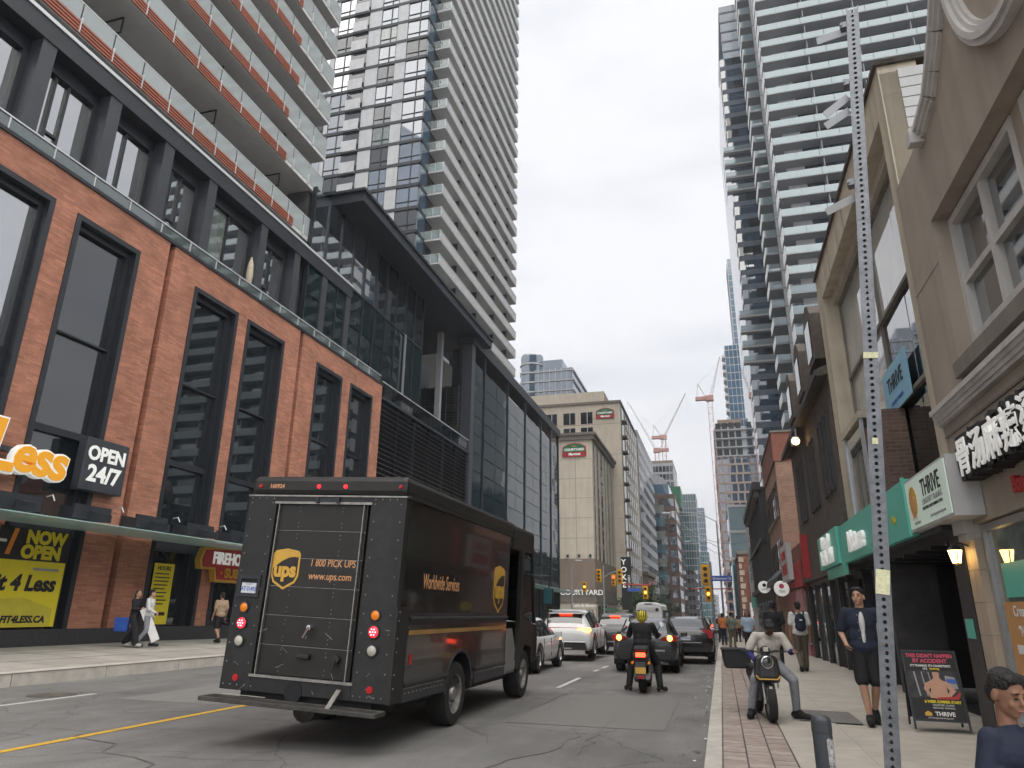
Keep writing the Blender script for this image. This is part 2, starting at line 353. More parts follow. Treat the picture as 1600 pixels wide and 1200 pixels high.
for y0 in [9.0, 18, 27, 36]: mark('lane_line', -11.6, -11.48, y0-1.6, y0+2.7, 'line_white')
for x in range(14): mark('crossing_bar', -13.6+x*.95, -13.1+x*.95, 94, 97, 'line_white')
mark('asphalt_patch', -3.3, -.9, 11.0, 15.2, 'asphalt_patch', .003, .25); mark('asphalt_patch', -12.9, -10.2, 5.2, 7.8, 'asphalt_patch', .003)
mark('asphalt_patch', -7.0, -3.9, 3.4, 6.1, 'asphalt_dark', .003); mark('asphalt_patch', -2.9, -.4, 16.2, 17.9, 'asphalt_patch', .003); mark('asphalt_patch', -10.6, -8.3, 11.2, 15, 'asphalt_patch', .003)
mark('gutter', -.62, -.27, -6, 60, 'concrete_kerb', .004)
mh = MB(); mh.lathe([(0, .007), (.33, .007), (.36, .004), (.42, .004)], (-12.1, 11.25, 0), 'z', 28)
tag(mh.build('manhole_cover', 'weathered_wood'), 'round iron manhole cover in the far traffic lane', 'manhole cover')
rt = random.Random(11)
for k, (x, y, dx, dy, n) in enumerate(((-3.2, 5.2, .10, .55, 16), (-9.5, 5, .5, .35, 14), (-2.4, 9, -.35, .4, 12), (-6.6, 4.6, .42, .12, 12), (-11.5, 7.6, .45, .2, 13), (-1.2, 4.5, .02, .6, 18), (-9.0, 12, .3, .6, 12), (-2.6, 17.6, .3, .3, 9), (-12.8, 13, .4, .45, 14), (-5.6, 6.4, -.45, .16, 9))):
    b = MB(); pts = []
    for i in range(n): pts.append((x, y)); x += dx*rt.uniform(.4, 1.3)+rt.gauss(0, .10); y += dy*rt.uniform(.4, 1.3)+rt.gauss(0, .10)
    for i in range(n-1):
        (xa, ya), (xb, yb) = pts[i], pts[i+1]; d = Vector((xb-xa, yb-ya)).normalized(); w_ = rt.uniform(.003, .009) if k % 3 else rt.uniform(.006, .014); nx_, ny_ = -d.y*w_, d.x*w_
        b.add([(xa+nx_, ya+ny_, g(ya)+.0065), (xa-nx_, ya-ny_, g(ya)+.0065), (xb-nx_, yb-ny_, g(yb)+.0065), (xb+nx_, yb+ny_, g(yb)+.0065)], [(0,1,2,3)])
    b.build('tar_seam', 'tar', road, fix=False)
for (x0, y0, w_, l_) in ((-10.2, 5.6, 1.6, 2.2), (-3.2, 11.0, 2.3, 4.2), (-6.2, 16, 1.4, 2)):
    for xa, xb, ya, yb in ((x0, x0+w_, y0, y0+.014), (x0, x0+w_, y0+l_, y0+l_+.014), (x0, x0+.014, y0, y0+l_), (x0+w_, x0+w_+.014, y0, y0+l_)): mark('tar_seam', xa, xb, ya, yb, 'tar', .0062)
lit = MB(); rl = random.Random(3)
for k in range(160):
    y = rl.uniform(3, 40); x = -.32-abs(rl.gauss(0, .16)); a = rl.random()*3; sz = rl.uniform(.008, .028); z = g(y)+.007
    lit.add([(x+math.cos(a+q)*sz, y+math.sin(a+q)*sz*1.4, z+rl.uniform(0, .012)) for q in (0, 1.6, 3.1, 4.7)], [(0,1,2,3)], k % 3)
tag(lit.build('gutter_litter', ['bark_litter', 'white_print', 'joint'], road, fix=False), kind='stuff')
# left pavement
lp = sheet('pavement_left', [-20, -14.0], lambda x: .26+(-14-x)*.04, 'concrete_left', -20, 420)
for k in range(-8, 40):
    y0 = k*2.4; b = MB()
    for x0, x1 in ((-14.35, -14.02),):
        za, zb = g(y0), g(y0+2.38)
        b.add([(x0,y0,za-.1),(x1+.02,y0,za-.1),(x1+.02,y0+2.38,zb-.1),(x0,y0+2.38,zb-.1),(x0,y0,za+.275),(x1,y0,za+.265),(x1,y0+2.38,zb+.265),(x0,y0+2.38,zb+.275)],
              [(0,3,2,1),(4,5,6,7),(0,1,5,4),(1,2,6,5),(2,3,7,6),(3,0,4,7)])
    b.build('kerb_stone', 'concrete_kerb', lp, fix=False)
for k in range(4, 30):
    for x in (-15.9, -17.5):
        pc('joint', 'joint', lp, x-.01, x+.01, k*1.7, k*1.7+1.7, g(k*1.7)+.2, g(k*1.7+.9)+.264+(-14-x)*.04) if k < 18 else None
    y = k*1.7
    b = MB().add([(-19.1, y, g(y)+.467), (-14.35, y, g(y)+.278), (-14.35, y+.02, g(y)+.278), (-19.1, y+.02, g(y)+.467)], [(0,1,2,3)]); b.build('joint', 'joint', lp, fix=False)
# right pavement: kerb stones, a strip of clay pavers, concrete bays
rp_ = sheet('pavement_right', [-.25, .02, 3.6], lambda x: .135 if x < 1 else .15, 'joint', -20, 420)
for k in range(-3, 30):
    y0 = k*2.0; za, zb = g(y0), g(y0+1.985)
    b = MB().add([(-.30,y0,za-.1),(-.10,y0,za-.1),(-.10,y0+1.985,zb-.1),(-.30,y0+1.985,zb-.1),(-.275,y0,za+.15),(-.10,y0,za+.155),(-.10,y0+1.985,zb+.155),(-.275,y0+1.985,zb+.15)],
              [(0,3,2,1),(4,5,6,7),(0,1,5,4),(1,2,6,5),(2,3,7,6),(3,0,4,7)]); b.build('kerb_stone', 'concrete_kerb', rp_, fix=False, bevel=.012)
pm = {c: MB().box(-.5, .5, -.5, .5, -.5, .5).mesh('paver', c, False) for c in ('paver_a','paver_b','paver_c')}
far_pav = MB()
for col, (xa, xb) in enumerate(((-.09, .145), (.155, .39), (.40, .62))):
    for k in range(0, 420):
        y0 = 4.6+k*.115 + (.057 if col % 2 else 0)
        if y0 > 52: break
        z = g(y0)+.153+random.uniform(-.003, .003)
        if k < 96: inst('paver', pm[random.choice(('paver_a','paver_b','paver_c','paver_a'))], rp_, Matrix.Translation(((xa+xb)/2, y0+.055, z-.02)) @ Matrix.Diagonal((xb-xa-.006, .107, .05, 1)))
        else: far_pav.box(xa+.003, xb-.003, y0+.003, y0+.11, z-.05, z+.005)
tag(far_pav.build('paver_field', 'paver_a', rp_, fix=False), kind='stuff')
for (xa, xb) in ((.635, 1.39), (1.405, 3.6)):
    for k in range(-2, 40):
        y0 = k*1.85; b = MB(); za, zb = g(y0)+.158, g(y0+1.838)+.158
        b.add([(xa,y0,za-.06),(xb,y0,za-.05),(xb,y0+1.838,zb-.05),(xa,y0+1.838,zb-.06),(xa,y0,za),(xb,y0,za+.012),(xb,y0+1.838,zb+.012),(xa,y0+1.838,zb)],
              [(0,3,2,1),(4,5,6,7),(0,1,5,4),(1,2,6,5),(2,3,7,6),(3,0,4,7)]); b.build('concrete_slab', 'concrete', rp_, fix=False)
mat('patch_dark', (.17,.16,.15), .85, var=.25, vscale=20, bump=.4, bscale=40)
b = MB().add([(.95, 11.45, .175), (1.75, 11.3, .18), (1.75, 12.6, .18), (.95, 12.7, .175)], [(0,1,2,3)]); b.build('service_cover', 'patch_dark', rp_, fix=False)
# ================================================================ brick podium (left)
XL = -19.2
pod = thing('brick_podium', 'orange brick podium with tall black-framed windows and granite base on left side of street', 'building', (-19.2, 20, .4))
WINS = [(9.5, 14.35), (15.2, 17.85), (20.75, 23.45), (24.15, 26.95), (29.9, 32.55), (33.5, 36.2)]
GROOVES = [19.15, 28.2]
edges = [3.0]
for a, b_ in WINS: edges += [a, b_]
edges.append(37.4)
for i in range(0, len(edges), 2):
    a, b_ = edges[i], edges[i+1]; cuts = [a]
    for q in GROOVES:
        if a < q < b_: cuts += [q, q+.28]
    cuts.append(b_)
    for j in range(0, len(cuts), 2): pc('brick_pier', 'brick_orange', pod, XL-.6, XL, cuts[j], cuts[j+1], .93, 13.75)
for a, b_ in ((3.0, 19.15), (19.43, 28.2), (28.48, 37.4)): pc('brick_lintel', 'brick_orange', pod, XL-.6, XL, a, b_, 13.75, 14.85)
pc('back_wall', 'brick_orange', pod, XL-1.2, XL-.62, 3, 37.4, .5, 14.7)
pc('granite_base', 'granite', pod, XL-.6, XL+.08, 3, 37.4, .2, .93)
pc('coping', 'black_metal', pod, XL-.65, XL+.06, 3, 37.46, 14.85, 14.97)
for q in GROOVES: pc('groove_back', 'brick_orange', pod, XL-.63, XL-.35, q-.01, q+.29, .93, 14.84)
pc('end_wall', 'brick_orange', pod, XL-6, XL-.6, 37.0, 37.395, .5, 14.84)
for i, (a, b_) in enumerate(WINS):
    f = MB(); t = .30
    f.box(XL-.5, XL+.035, a-.02, a+.16, .93, 13.78); f.box(XL-.5, XL+.035, b_-.16, b_+.02, .93, 13.78); f.box(XL-.5, XL+.035, a+.16, b_-.16, 13.6, 13.78)
    f.box(XL-.5, XL-.22, a+.16, a+t, .93, 13.6); f.box(XL-.5, XL-.22, b_-t, b_-.16, .93, 13.6); f.box(XL-.5, XL-.22, a+t, b_-t, 13.4, 13.6)
    zc = [.93, 3.75, 6.75, 9.85, 13.4] if i else [.93, 3.75, 8.6, 13.4]
    for z, h in zip(zc[1:-1], (.42, .22, .06)): f.box(XL-.45, XL-.24, a+t, b_-t, z-h/2, z+h/2)
    wf = f.build('window', 'black_metal', pod)
    for z0, z1 in zip(zc[:-1], zc[1:]):
        o = pc('pane', 'window_grey' if (i == 0 and z0 > 3) else 'window_dark', wf, XL-.42, XL-.38, a+t, b_-t, z0+.03, z1-.03, rot=(0, 0, random.uniform(-.006, .006)))
# terrace rail
for k in range(22):
    y0 = 3.2+k*1.55
    pc('rail_panel', 'rail_glass', pod, XL-.12, XL-.10, y0+.05, y0+1.5, 14.98, 15.42)
    pc('rail_post', 'rail_white', pod, XL-.14, XL-.08, y0-.02, y0+.02, 14.95, 15.46)
pc('top_rail', 'rail_white', pod, XL-.15, XL-.07, 3.2, 37.3, 15.46, 15.51)
pc('terrace_floor', 'charcoal', pod, -21.0, XL-.65, 3, 37.3, 14.6, 14.8)
# upper black-framed storey
up = thing('terrace_storey', 'black metal framed storey with large windows above the brick podium terrace', 'building', (-20.5, 20, 14.8))
PY = [5.2, 8.0, 10.8, 13.6, 16.4, 19.15, 21.8, 25.6, 28.5, 31.3, 34.0]
pc('beam', 'charcoal', up, -21.0, -20.05, 3, 34.3, 19.45, 20.15); pc('fascia', 'rail_white', up, -20.3, -20.0, 3, 34.3, 20.16, 20.3)
for y in PY: pc('pillar', 'charcoal_light', up, -20.75, -20.1, y-.26, y+.26, 14.8, 19.45)
pc('back_wall', 'interior', up, -23, -21.0, 3, 34, 14.8, 20.1)
for i in range(len(PY)-1):
    a, b_ = PY[i]+.26, PY[i+1]-.26; w_ = b_-a; f = MB()
    f.box(-20.85, -20.55, a, b_, 14.82, 15.9); f.box(-20.85, -20.6, a, b_, 18.95, 19.45)
    sp = [[0, .42, 1], [0, .3, .55, 1], [0, .5, 1], [0, .28, .5, 1]][i % 4]
    f.box(-20.85, -20.62, a, a+.2, 15.9, 18.95); f.box(-20.85, -20.62, b_-.2, b_, 15.9, 18.95)
    for q in sp[1:-1]: f.box(-20.85, -20.68, a+q*w_-.05, a+q*w_+.05, 15.9, 18.95)
    if len(sp) == 4: f.box(-20.85, -20.7, a+sp[1]*w_+.05, a+sp[2]*w_-.05, 16.75, 16.85)
    wf = f.build('window', 'black_metal', up)
    for j in range(len(sp)-1):
        ya = a+sp[j]*w_+(.2 if j == 0 else .05); yb = a+sp[j+1]*w_-(.2 if j == len(sp)-2 else .05)
        pc('pane', random.choice(('window_grey','window_grey','window_curtain','window_grey')), wf, -20.80, -20.77, ya, yb, 15.9, 18.95, rot=(0, 0, random.uniform(-.01, .01)))
b = MB(); b.cyl((-19.75, 24.5, 14.8), (-19.75, 24.5, 17.1), .03, .03, 8, 1); b.lathe([(.02, 15.5), (.13, 15.65), (.16, 16.2), (.12, 16.75), (.05, 17.0), (.02, 17.1)], (-19.75, 24.5, 0), 'z', 10)
mat('canvas_beige', (.52,.45,.34), .9, var=.15, vscale=12)
tag(b.build('patio_umbrella', ['canvas_beige', 'alu'], smooth=True), 'folded beige patio umbrella standing on the terrace above the brick wall', 'umbrella')
# ================================================================ tower 1: balconies with terracotta louvres
t1 = thing('balcony_tower', 'residential tower with white balconies, glass railings and terracotta louvre strips, upper left', 'building', (-26, 15, 20))
BX = -20.4; YE = 30.4
pc('window_wall', 'window_dark', t1, -23.2, -22.9, -6, 29.9, 20.3, 62); pc('core', 'panel_grey', t1, -40, -23.2, -6, 29.95, 14, 62)
zs = [20.85, 24.05, 26.6, 29.15, 31.65, 34.1, 36.55, 39.0, 41.4, 43.8, 46.2]
for k, z in enumerate(zs):
    y0 = 3+k*2.0
    sl = pc('balcony', 'soffit', t1, -23.0, BX, y0, YE, z, z+.2)
    pc('slab_edge', 'concrete_white', sl, BX, BX+.02, y0, YE+.02, z-.02, z+.24)
    yr = YE-(2.4 if k == 0 else 3.4+.25*(k % 3))
    for j in range(4): pc('louvre_bar', 'terracotta', sl, BX+.06, BX+.10, y0, yr, z+.02+j*.135, z+.10+j*.135)
    n = int((YE-y0)/1.42); st = (YE-y0)/n
    for j in range(n):
        ya = y0+j*st
        pc('rail_panel', 'rail_frost', sl, BX+.02, BX+.04, ya+.03, ya+st-.03, z+.22, z+1.3)
        pc('rail_post', 'rail_white', sl, BX+.04, BX+.13, ya-.018, ya+.018, z+.02, z+.66)
    pc('top_rail', 'rail_white', sl, BX+.0, BX+.05, y0, YE+.03, z+1.3, z+1.34)
    pc('end_panel', 'rail_glass', sl, -22.9, BX+.02, YE-.03, YE-.01, z+.22, z+1.3); pc('end_rail', 'rail_white', sl, -22.9, BX+.05, YE-.04, YE, z+1.301, z+1.341)
    pc('corner_post', 'rail_white', sl, BX-.02, BX+.03, YE-.05, YE+.0, z+.2, z+1.3)
    if k:
        for yy in (11.2, 16.8, 22.4, 27.6):
            if yy > y0+.5:
                f = MB(); f.box(-22.9, -21.2, yy-.02, yy+.02, z-.06, z-.001); f.box(-21.26, -21.2, yy-.02, yy+.02, z-.75, z-.06); f.box(-22.9, -21.2, yy-.02, yy+.02, z-.8, z-.75)
                f.build('screen_frame', 'black_metal', sl)
    for yy in (7, 12.6, 18.2, 23.8):
        if yy > y0 and k < 10: pc('wall_pier', 'panel_light', t1, -22.95, -22.8, yy, yy+.9, z+.2, zs[k+1] if k < 10 else z+2.4)
    for yy in (5.2, 9.6, 10.8, 15.2, 16.4, 20.8, 22, 26.4, 28.2):
        if yy > y0 and k < 10: pc('mullion', 'black_metal', t1, -22.9, -22.86, yy, yy+.07, z+.2, zs[k+1] if k < 10 else z+2.4)
# ================================================================ canopy hall, louvres, curtain wall
hall = thing('glass_hall', 'black canopied glass hall with louvred wall and tall curtain wall beside the brick podium', 'building', (-20, 55, .2))
f = MB(); f.box(-30, -18.3, 31.6, 56.5, 24.35, 24.95); f.box(-30.2, -18.15, 31.4, 56.6, 24.95, 25.12)
f.build('canopy_roof', 'soffit_dark', hall)
for k in range(6):
    pc('downlight', 'lamp_white' if k == 9 else 'charcoal_light', hall, -19.9, -19.7, 33+k*3.6, 33.2+k*3.6, 24.30, 24.345)
ym = [29.6+1.56*i for i in range(11)]
wl = pc('hall_wall', 'interior', hall, -22, -20.6, 29.5, 45.2, 14, 24.3)
for i in range(10):
    for z0, z1, m in ((14.2, 15.5, 'curtain_glass'), (15.5, 17.8, 'curtain_glass'), (17.8, 20.2, 'curtain_glass'), (20.2, 24.3, 'window_grey' if i < 5 else 'window_dark')):
        pc('pane', m, wl, -20.25, -20.2, ym[i]+.03, ym[i+1]-.03, z0+.03, z1-.03, rot=(0, random.uniform(-.006, .006), random.uniform(-.01, .01)))
for y in ym: pc('mullion', 'black_metal', hall, -20.4, -20.12, y-.035, y+.035, 14.2, 24.3)
for z in (15.5, 20.2): pc('transom', 'black_metal', hall, -20.35, -20.13, 29.5, 45.25, z-.06, z+.06)
pc('steel_post', 'alu', hall, -20.12, -20.0, 42.0, 42.12, 15.5, 20.2)
pc('recess_wall', 'soffit_dark', hall, -26.2, -25.8, 45, 60, 14, 24.3); pc('recess_floor', 'charcoal', hall, -26, -19.5, 37.5, 54, 13.9, 14.05); pc('hall_end', 'soffit_dark', hall, -25.8, -20.3, 44.6, 45.3, 14, 24.3)
for (x, y) in ((-21.4, 51.8), (-20.9, 56.6)): pc('column', 'soffit_mid', hall, x-.22, x+.22, y-.22, y+.22, 14, 24.35)
gb = pc('glass_box', 'interior', hall, -25.5, -19.8, 54.2, 60, 8, 20.2)
for j in range(24): pc('blind_slat', 'gold_print' if 12 < j < 17 and False else ('hotel_band' if j < 15 else 'brick_brown'), gb, -23.6, -19.7, 54.12, 54.18, 14.0+j*.26, 14.17+j*.26)
for x0, x1 in ((-25.4, -23.6), (-23.5, -21.6), (-21.5, -19.7)):
    for z0, z1 in ((14, 16.4), (16.5, 18.4), (18.5, 20.2)): pc('pane', 'thin_glass', gb, x0, x1, 53.95, 53.98, z0, z1)
for x in (-23.55, -21.55): pc('mullion', 'black_metal', gb, x-.05, x+.05, 53.9, 54.02, 14, 20.25)
pc('lit_sign', 'white_sign', hall, -20.9, -20.6, 45.32, 45.36, 15.1, 16.3)
# louvres
pc('louvre_back', 'dark_void', hall, -20.2, -19.8, 37.5, 53.4, 4.6, 14.0)
for (a, b_) in ((37.5, 42.6), (42.8, 48.0), (48.2, 53.35)):
    for j in range(30): pc('louvre_slat', 'slat_grey', hall, -19.5, -19.18, a, b_, 4.9+j*.305, 4.93+j*.305, rot=(0, math.radians(28), 0))
    for y in (a+.03, (a+b_)/2, b_-.03): pc('louvre_post', 'black_metal', hall, -19.55, -19.28, y-.03, y+.03, 4.8, 14)
pc('louvre_cap', 'black_metal', hall, -19.9, -19.12, 37.42, 53.4, 14.0, 14.16)
for j in range(8): pc('rail_panel', 'thin_glass', hall, -19.2, -19.18, 37.5+j*2, 39.45+j*2, 14.17, 15.1)
pc('top_rail', 'rail_white', hall, -19.23, -19.15, 37.4, 53.5, 15.1, 15.15)
# curtain wall
pc('corner_column', 'charcoal_light', hall, -19.95, -19.05, 53.4, 54.25, .2, 24.0)
CY_ = [54.25, 57.3, 64.8, 71.7, 79.0, 84.2, 88.6]
pc('top_beam', 'charcoal', hall, -20.4, -18.9, 53.3, 89, 23.75, 24.7); pc('upper_void', 'dark_void', hall, -21.2, -20.6, 54.3, 88.6, 5, 23.7)
for i in range(6):
    a, b_ = CY_[i], CY_[i+1]
    pc('mullion', 'black_metal', hall, -19.45, -19.08, b_-.07, b_+.07, .2, 23.75)
    n = 1 if b_-a < 4 else 2
    for j in range(n):
        ya = a+(b_-a)*j/n; yb = a+(b_-a)*(j+1)/n
        for r in range(11): pc('pane', 'curtain_glass', hall, -19.24, -19.2, ya+.05, yb-.05, 5.0+r*1.58+.03, 5.0+(r+1)*1.58-.03, rot=(0, random.uniform(-.004, .004), random.uniform(-.006, .006)))
pc('storefront', 'window_dark', hall, -19.6, -19.3, 37.5, 88.6, .9, 4.4); pc('storefront_base', 'granite', hall, -19.7, -19.15, 37.46, 88.6, -1, .85); pc('storefront_fascia', 'black_metal', hall, -19.6, -19.2, 37.5, 88.6, 4.4, 5.0)
for j in range(16): pc('shop_mullion', 'black_metal', hall, -19.3, -19.2, 39+j*3.2, 39.2+j*3.2, .85, 4.4)
# street awning: glass sheets on steel brackets
aw = thing('glass_awning', 'long pale green glass awning on black steel brackets over the left pavement', 'awning', (-18, 20, 3.8))
for k in range(20):
    y0 = 2.4+k*2.4
    b = MB().add([(-19.15, y0, 3.84), (-16.75, y0, 3.80), (-16.75, y0+2.36, 3.80), (-19.15, y0+2.36, 3.84), (-19.15, y0, 3.87), (-16.75, y0, 3.83), (-16.75, y0+2.36, 3.83), (-19.15, y0+2.36, 3.87)],
        [(0,3,2,1),(4,5,6,7),(0,1,5,4),(1,2,6,5),(2,3,7,6),(3,0,4,7)]); b.build('glass_sheet', 'awning_glass', aw, fix=False)
    b = MB(); b.prism([(-19.15, 4.07), (-17.2, 3.93), (-17.2, 4.16), (-19.15, 4.52)], 'y', y0-.05, y0+.05); b.box(-19.0, -17.4, y0+.05, y0+1.3, 4.20, 4.42) if False else None
    b.build('bracket', 'charcoal', aw); pc('bracket_plate', 'charcoal', aw, -18.05, -17.97, y0-.6, y0+.75, 4.06, 4.46)
    b = MB(); b.tube([(-17.5, y0+.45, 4.42), (-17.3, y0+.45, 4.46), (-17.2, y0+.45, 4.3)], .018, 6); b.build('hook', 'alu', aw)
for k in range(9):
    y0 = 52+k*4.2; pc('glass_sheet', 'awning_glass', aw, -19.2, -16.9, y0, y0+4.15, 4.62+g(y0), 4.66+g(y0))
# ================================================================ tower 2
t2 = thing('striped_tower', 'tall tower with long pale balcony bands and a grid of windows behind the black canopy', 'building', (-30, 60, 25))
pc('core', 'window_dark', t2, -48, -24.2, 51.4, 80, 24.9, 108); 
FH = 2.48
for k in range(33):
    z = 26.9+k*FH
    sl = pc('balcony', 'concrete_white', t2, -24.15, -22.5, 53.2, 79.2, z, z+.2)
    for j in range(6): pc('guard_panel', 'panel_light', sl, -22.52, -22.48, 53.2+j*4.34, 53.2+j*4.34+4.31, z+.14, z+1.0)
    pc('top_rail', 'rail_white', sl, -22.55, -22.44, 53.2, 79.25, z+1.001, z+1.04)
    pc('end_glass', 'rail_glass', sl, -24.15, -22.5, 53.18, 53.2, z+.2, z+1.0); pc('end_rail', 'rail_white', sl, -24.15, -22.45, 53.16, 53.21, z+1.001, z+1.04); pc('end_post', 'rail_white', sl, -22.56, -22.5, 53.16, 53.22, z+.2, z+1.0)
    pc('end_post', 'rail_white', sl, -23.4, -23.35, 53.16, 53.22, z+.2, z+1.0)
    pc('far_glass', 'rail_glass', sl, -24.15, -22.5, 79.2, 79.22, z+.2, z+1.0)
    for yy in (55, 60.2, 66.5, 72.6): pc('back_wall', 'panel_grey', t2, -24.2, -24.12, yy, yy+2.6, z+.3, z+FH-.01)
    for yy in (58.4, 64.6, 70.8, 76): pc('divider', 'charcoal', sl, -24.1, -22.8, yy, yy+.06, z-2.2 if k else z-1, z-.001)
    pc('corner_window', 'window_blue', t2, -24.2, -24.12, 51.5, 53.1, z+.35, z+FH-.1, rot=(0, 0, random.uniform(-.02, .02)))
    pc('floor_band', 'charcoal', t2, -46, -24.1, 51.25, 51.45, z-.05, z+.28); pc('floor_band', 'charcoal', t2, -24.25, -24.08, 51.3, 53.3, z-.05, z+.28)
    x = -24.15
    for nm, wd, m in (('window', 2.25, 'window_blue'), ('wall_panel', 1.2, 'panel_grey'), ('window', 1.85, 'window_blue'), ('wall_panel', 1.45, 'panel_grey'), ('balcony_box', 1.75, 'panel_grey'), ('window', 1.9, 'window_grey'), ('wall_panel', .5, 'panel_grey'), ('window', 2.3, 'window_grey'), ('wall_panel', 1.2, 'panel_grey'), ('window', 2.2, 'window_blue')):
        a, b_ = x-wd, x; x -= wd
        if nm == 'window':
            o = pc('window', random.choice((m, m, m, 'window_curtain' if m == 'window_blue' else m, 'window_dark')), t2, a+.06, b_-.06, 51.36, 51.39, z+.3, z+FH-.08, rot=(random.uniform(-.008, .008), 0, random.uniform(-.02, .02)))
            pc('mullion', 'black_metal', o, (a+b_)/2-.035+.2, (a+b_)/2+.035+.2, 51.28, 51.36, z+.3, z+FH-.06); pc('transom', 'black_metal', o, a+.06, b_-.06, 51.29, 51.35, z+.82, z+.88)
        elif nm == 'balcony_box':
            bb = pc('balcony_box', 'panel_light', t2, a+.05, b_-.05, 51.0, 51.08, z+.02, z+1.25); pc('box_side', 'panel_grey', bb, a+.05, a+.11, 51.08, 51.3, z+.02, z+1.2); pc('box_floor', 'soffit', bb, a+.05, b_-.05, 51.08, 51.3, z+.02, z+.16)
            pc('window', 'window_dark', bb, a+.05, b_-.05, 51.37, 51.39, z+.2, z+FH-.06)
        else: pc('wall_panel', m, t2, a+.03, b_-.03, 51.3, 51.39, z+.285, z+FH-.051)
place(t2, (-34.8, 69.6, 28.75), s=1.16)      # floors 2.9 m high, set well back behind the canopy hall
# ================================================================ right side: tan stucco building with shaped gable
XR = 3.2
br = thing('stucco_building', 'tan stucco building with white curved gable moulding and white cornice, nearest on the right', 'building', (4, 6, .15))
GP = [(9.45, 8.05), (9.3, 8.05), (8.8, 8.17), (8.55, 8.35), (8.2, 8.65), (7.9, 8.98), (7.65, 9.45), (7.52, 10.0), (7.5, 11)]
ZP = [(10.93, 8.05)]+GP+[(3, 11), (3, 6.78), (10.93, 6.78)]
MB().prism(ZP, 'x', XR, XR+.8).build('gable_wall', 'brown_stucco', br)
# coping follows the gable in three steps
cp = MB()
for off, th, dx in ((0, .06, .05), (.06, .06, .09), (.12, .07, .13)):
    pts = GP
    for (ya, za), (yb, zb) in zip(pts[:-1], pts[1:]):
        d = Vector((ya-yb, za-zb)).normalized(); n = Vector((-d.y, d.x)); n = n if n.y > 0 or n.x > 0 else -n
        a0, a1 = off-.17, off+th-.17
        P = [(ya+n.x*a0, za+n.y*a0), (yb+n.x*a0, zb+n.y*a0), (yb+n.x*a1, zb+n.y*a1), (ya+n.x*a1, za+n.y*a1)]
        cp.prism(P, 'x', XR-dx, XR+.3)
cp.box(XR-.18, XR+.3, 9.36, 9.52, 7.84, 8.06); cp.build('coping', 'white_mould', br)
ring = MB()
for rr, tw, dx in ((1.0, .05, .10), (.95, .05, .14), (.90, .04, .09), (.86, .03, .05)):
    N_ = 64
    for i in range(N_):
        t0, t1_ = 2*math.pi*i/N_, 2*math.pi*(i+1)/N_
        pr = lambda t, r: (6.4+math.cos(t)*r*1.28, 8.72+math.sin(t)*r*1.58)
        ring.prism([pr(t0, rr), pr(t1_, rr), pr(t1_, rr-tw), pr(t0, rr-tw)], 'x', XR-dx, XR+.02)
ring.build('oval_moulding', 'white_mould', br)
pc('edge_pilaster', 'brown_stucco', br, XR, XR+.8, 9.73, 10.93, 4.36, 6.779); pc('pier', 'brown_stucco', br, XR+.22, XR+.8, 7.25, 7.5, 4.6, 6.779); pc('pilaster_joint', 'sill_stone', br, XR-.004, XR+.01, 9.74, 10.92, 6.15, 6.17)
for (a, b_) in ((7.5, 9.73), (5.0, 7.25)):
    f = MB(); x0, x1 = XR+.20, XR+.34
    f.box(x0, x1, a, a+.1, 4.95, 6.75); f.box(x0, x1, b_-.1, b_, 4.95, 6.75); f.box(x0, x1, a+.1, b_-.1, 6.64, 6.75); f.box(x0, x1, a+.1, b_-.1, 4.95, 5.04)
    f.box(x0+.02, x1, (a+b_)/2-.05, (a+b_)/2+.05, 5.04, 6.64); f.box(x0+.03, x1, a+.1, b_-.1, 5.76, 5.85)
    wf = f.build('window', 'white_mould', br)
    for y0, y1 in ((a+.1, (a+b_)/2-.05), ((a+b_)/2+.05, b_-.1)):
        for z0, z1 in ((5.04, 5.76), (5.85, 6.64)): pc('pane', 'window_grey', wf, x1-.03, x1-.01, y0, y1, z0, z1, rot=(0, 0, random.uniform(-.02, .02)))
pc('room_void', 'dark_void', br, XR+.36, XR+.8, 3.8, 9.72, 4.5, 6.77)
pc('sill', 'sill_stone', br, XR-.06, XR+.35, 3, 9.80, 4.50, 4.70); pc('apron', 'brown_stucco', br, XR+.2, XR+.8, 3, 9.73, 4.701, 4.949)
pc('band_wall', 'brown_stucco', br, XR+.05, XR+.8, 3, 10.93, 2.72, 4.499)
cn = MB()
for z0, z1, dx in ((4.14, 4.19, .02), (4.19, 4.25, .045), (4.25, 4.30, .07), (4.30, 4.37, .10)): cn.box(XR-dx, XR+.05, 3, 10.94+dx*.3, z0, z1)
cn.build('cornice', 'white_mould', br)
pc('sign_groove', 'sill_stone', br, XR+.03, XR+.07, 3, 10.9, 3.96, 3.99)
pc('capital', 'white_mould', br, XR-.08, XR+.2, 10.5, 10.93, 2.62, 2.8); pc('capital_base', 'white_mould', br, XR-.03, XR+.2, 10.52, 10.92, 2.52, 2.62)
for k in range(6):
    for y0, y1 in ((10.50, 10.70), (10.712, 10.92)): pc('tile', 'beige_tile', br, XR+.02, XR+.4, y0, y1, .16+k*.4, .555+k*.4)
f = MB(); f.box(XR+.1, XR+.2, 10.38, 10.46, .16, 2.7); f.box(XR+.1, XR+.2, 3, 10.38, 2.62, 2.7); f.box(XR+.1, XR+.2, 3, 10.38, .16, .4); f.box(XR+.1, XR+.2, 8.2, 8.28, .4, 2.62)
sf = f.build('shop_front', 'alu', br); pc('shop_glass', 'window_curtain', sf, XR+.15, XR+.17, 8.28, 10.38, .4, 2.62); pc('shop_glass', 'window_dark', sf, XR+.15, XR+.17, 3, 8.2, .4, 2.62)
ps = thing('window_poster', 'orange menu poster with white lettering inside the stucco building shop window', 'poster', (XR+.14, 9.6, 1.2))
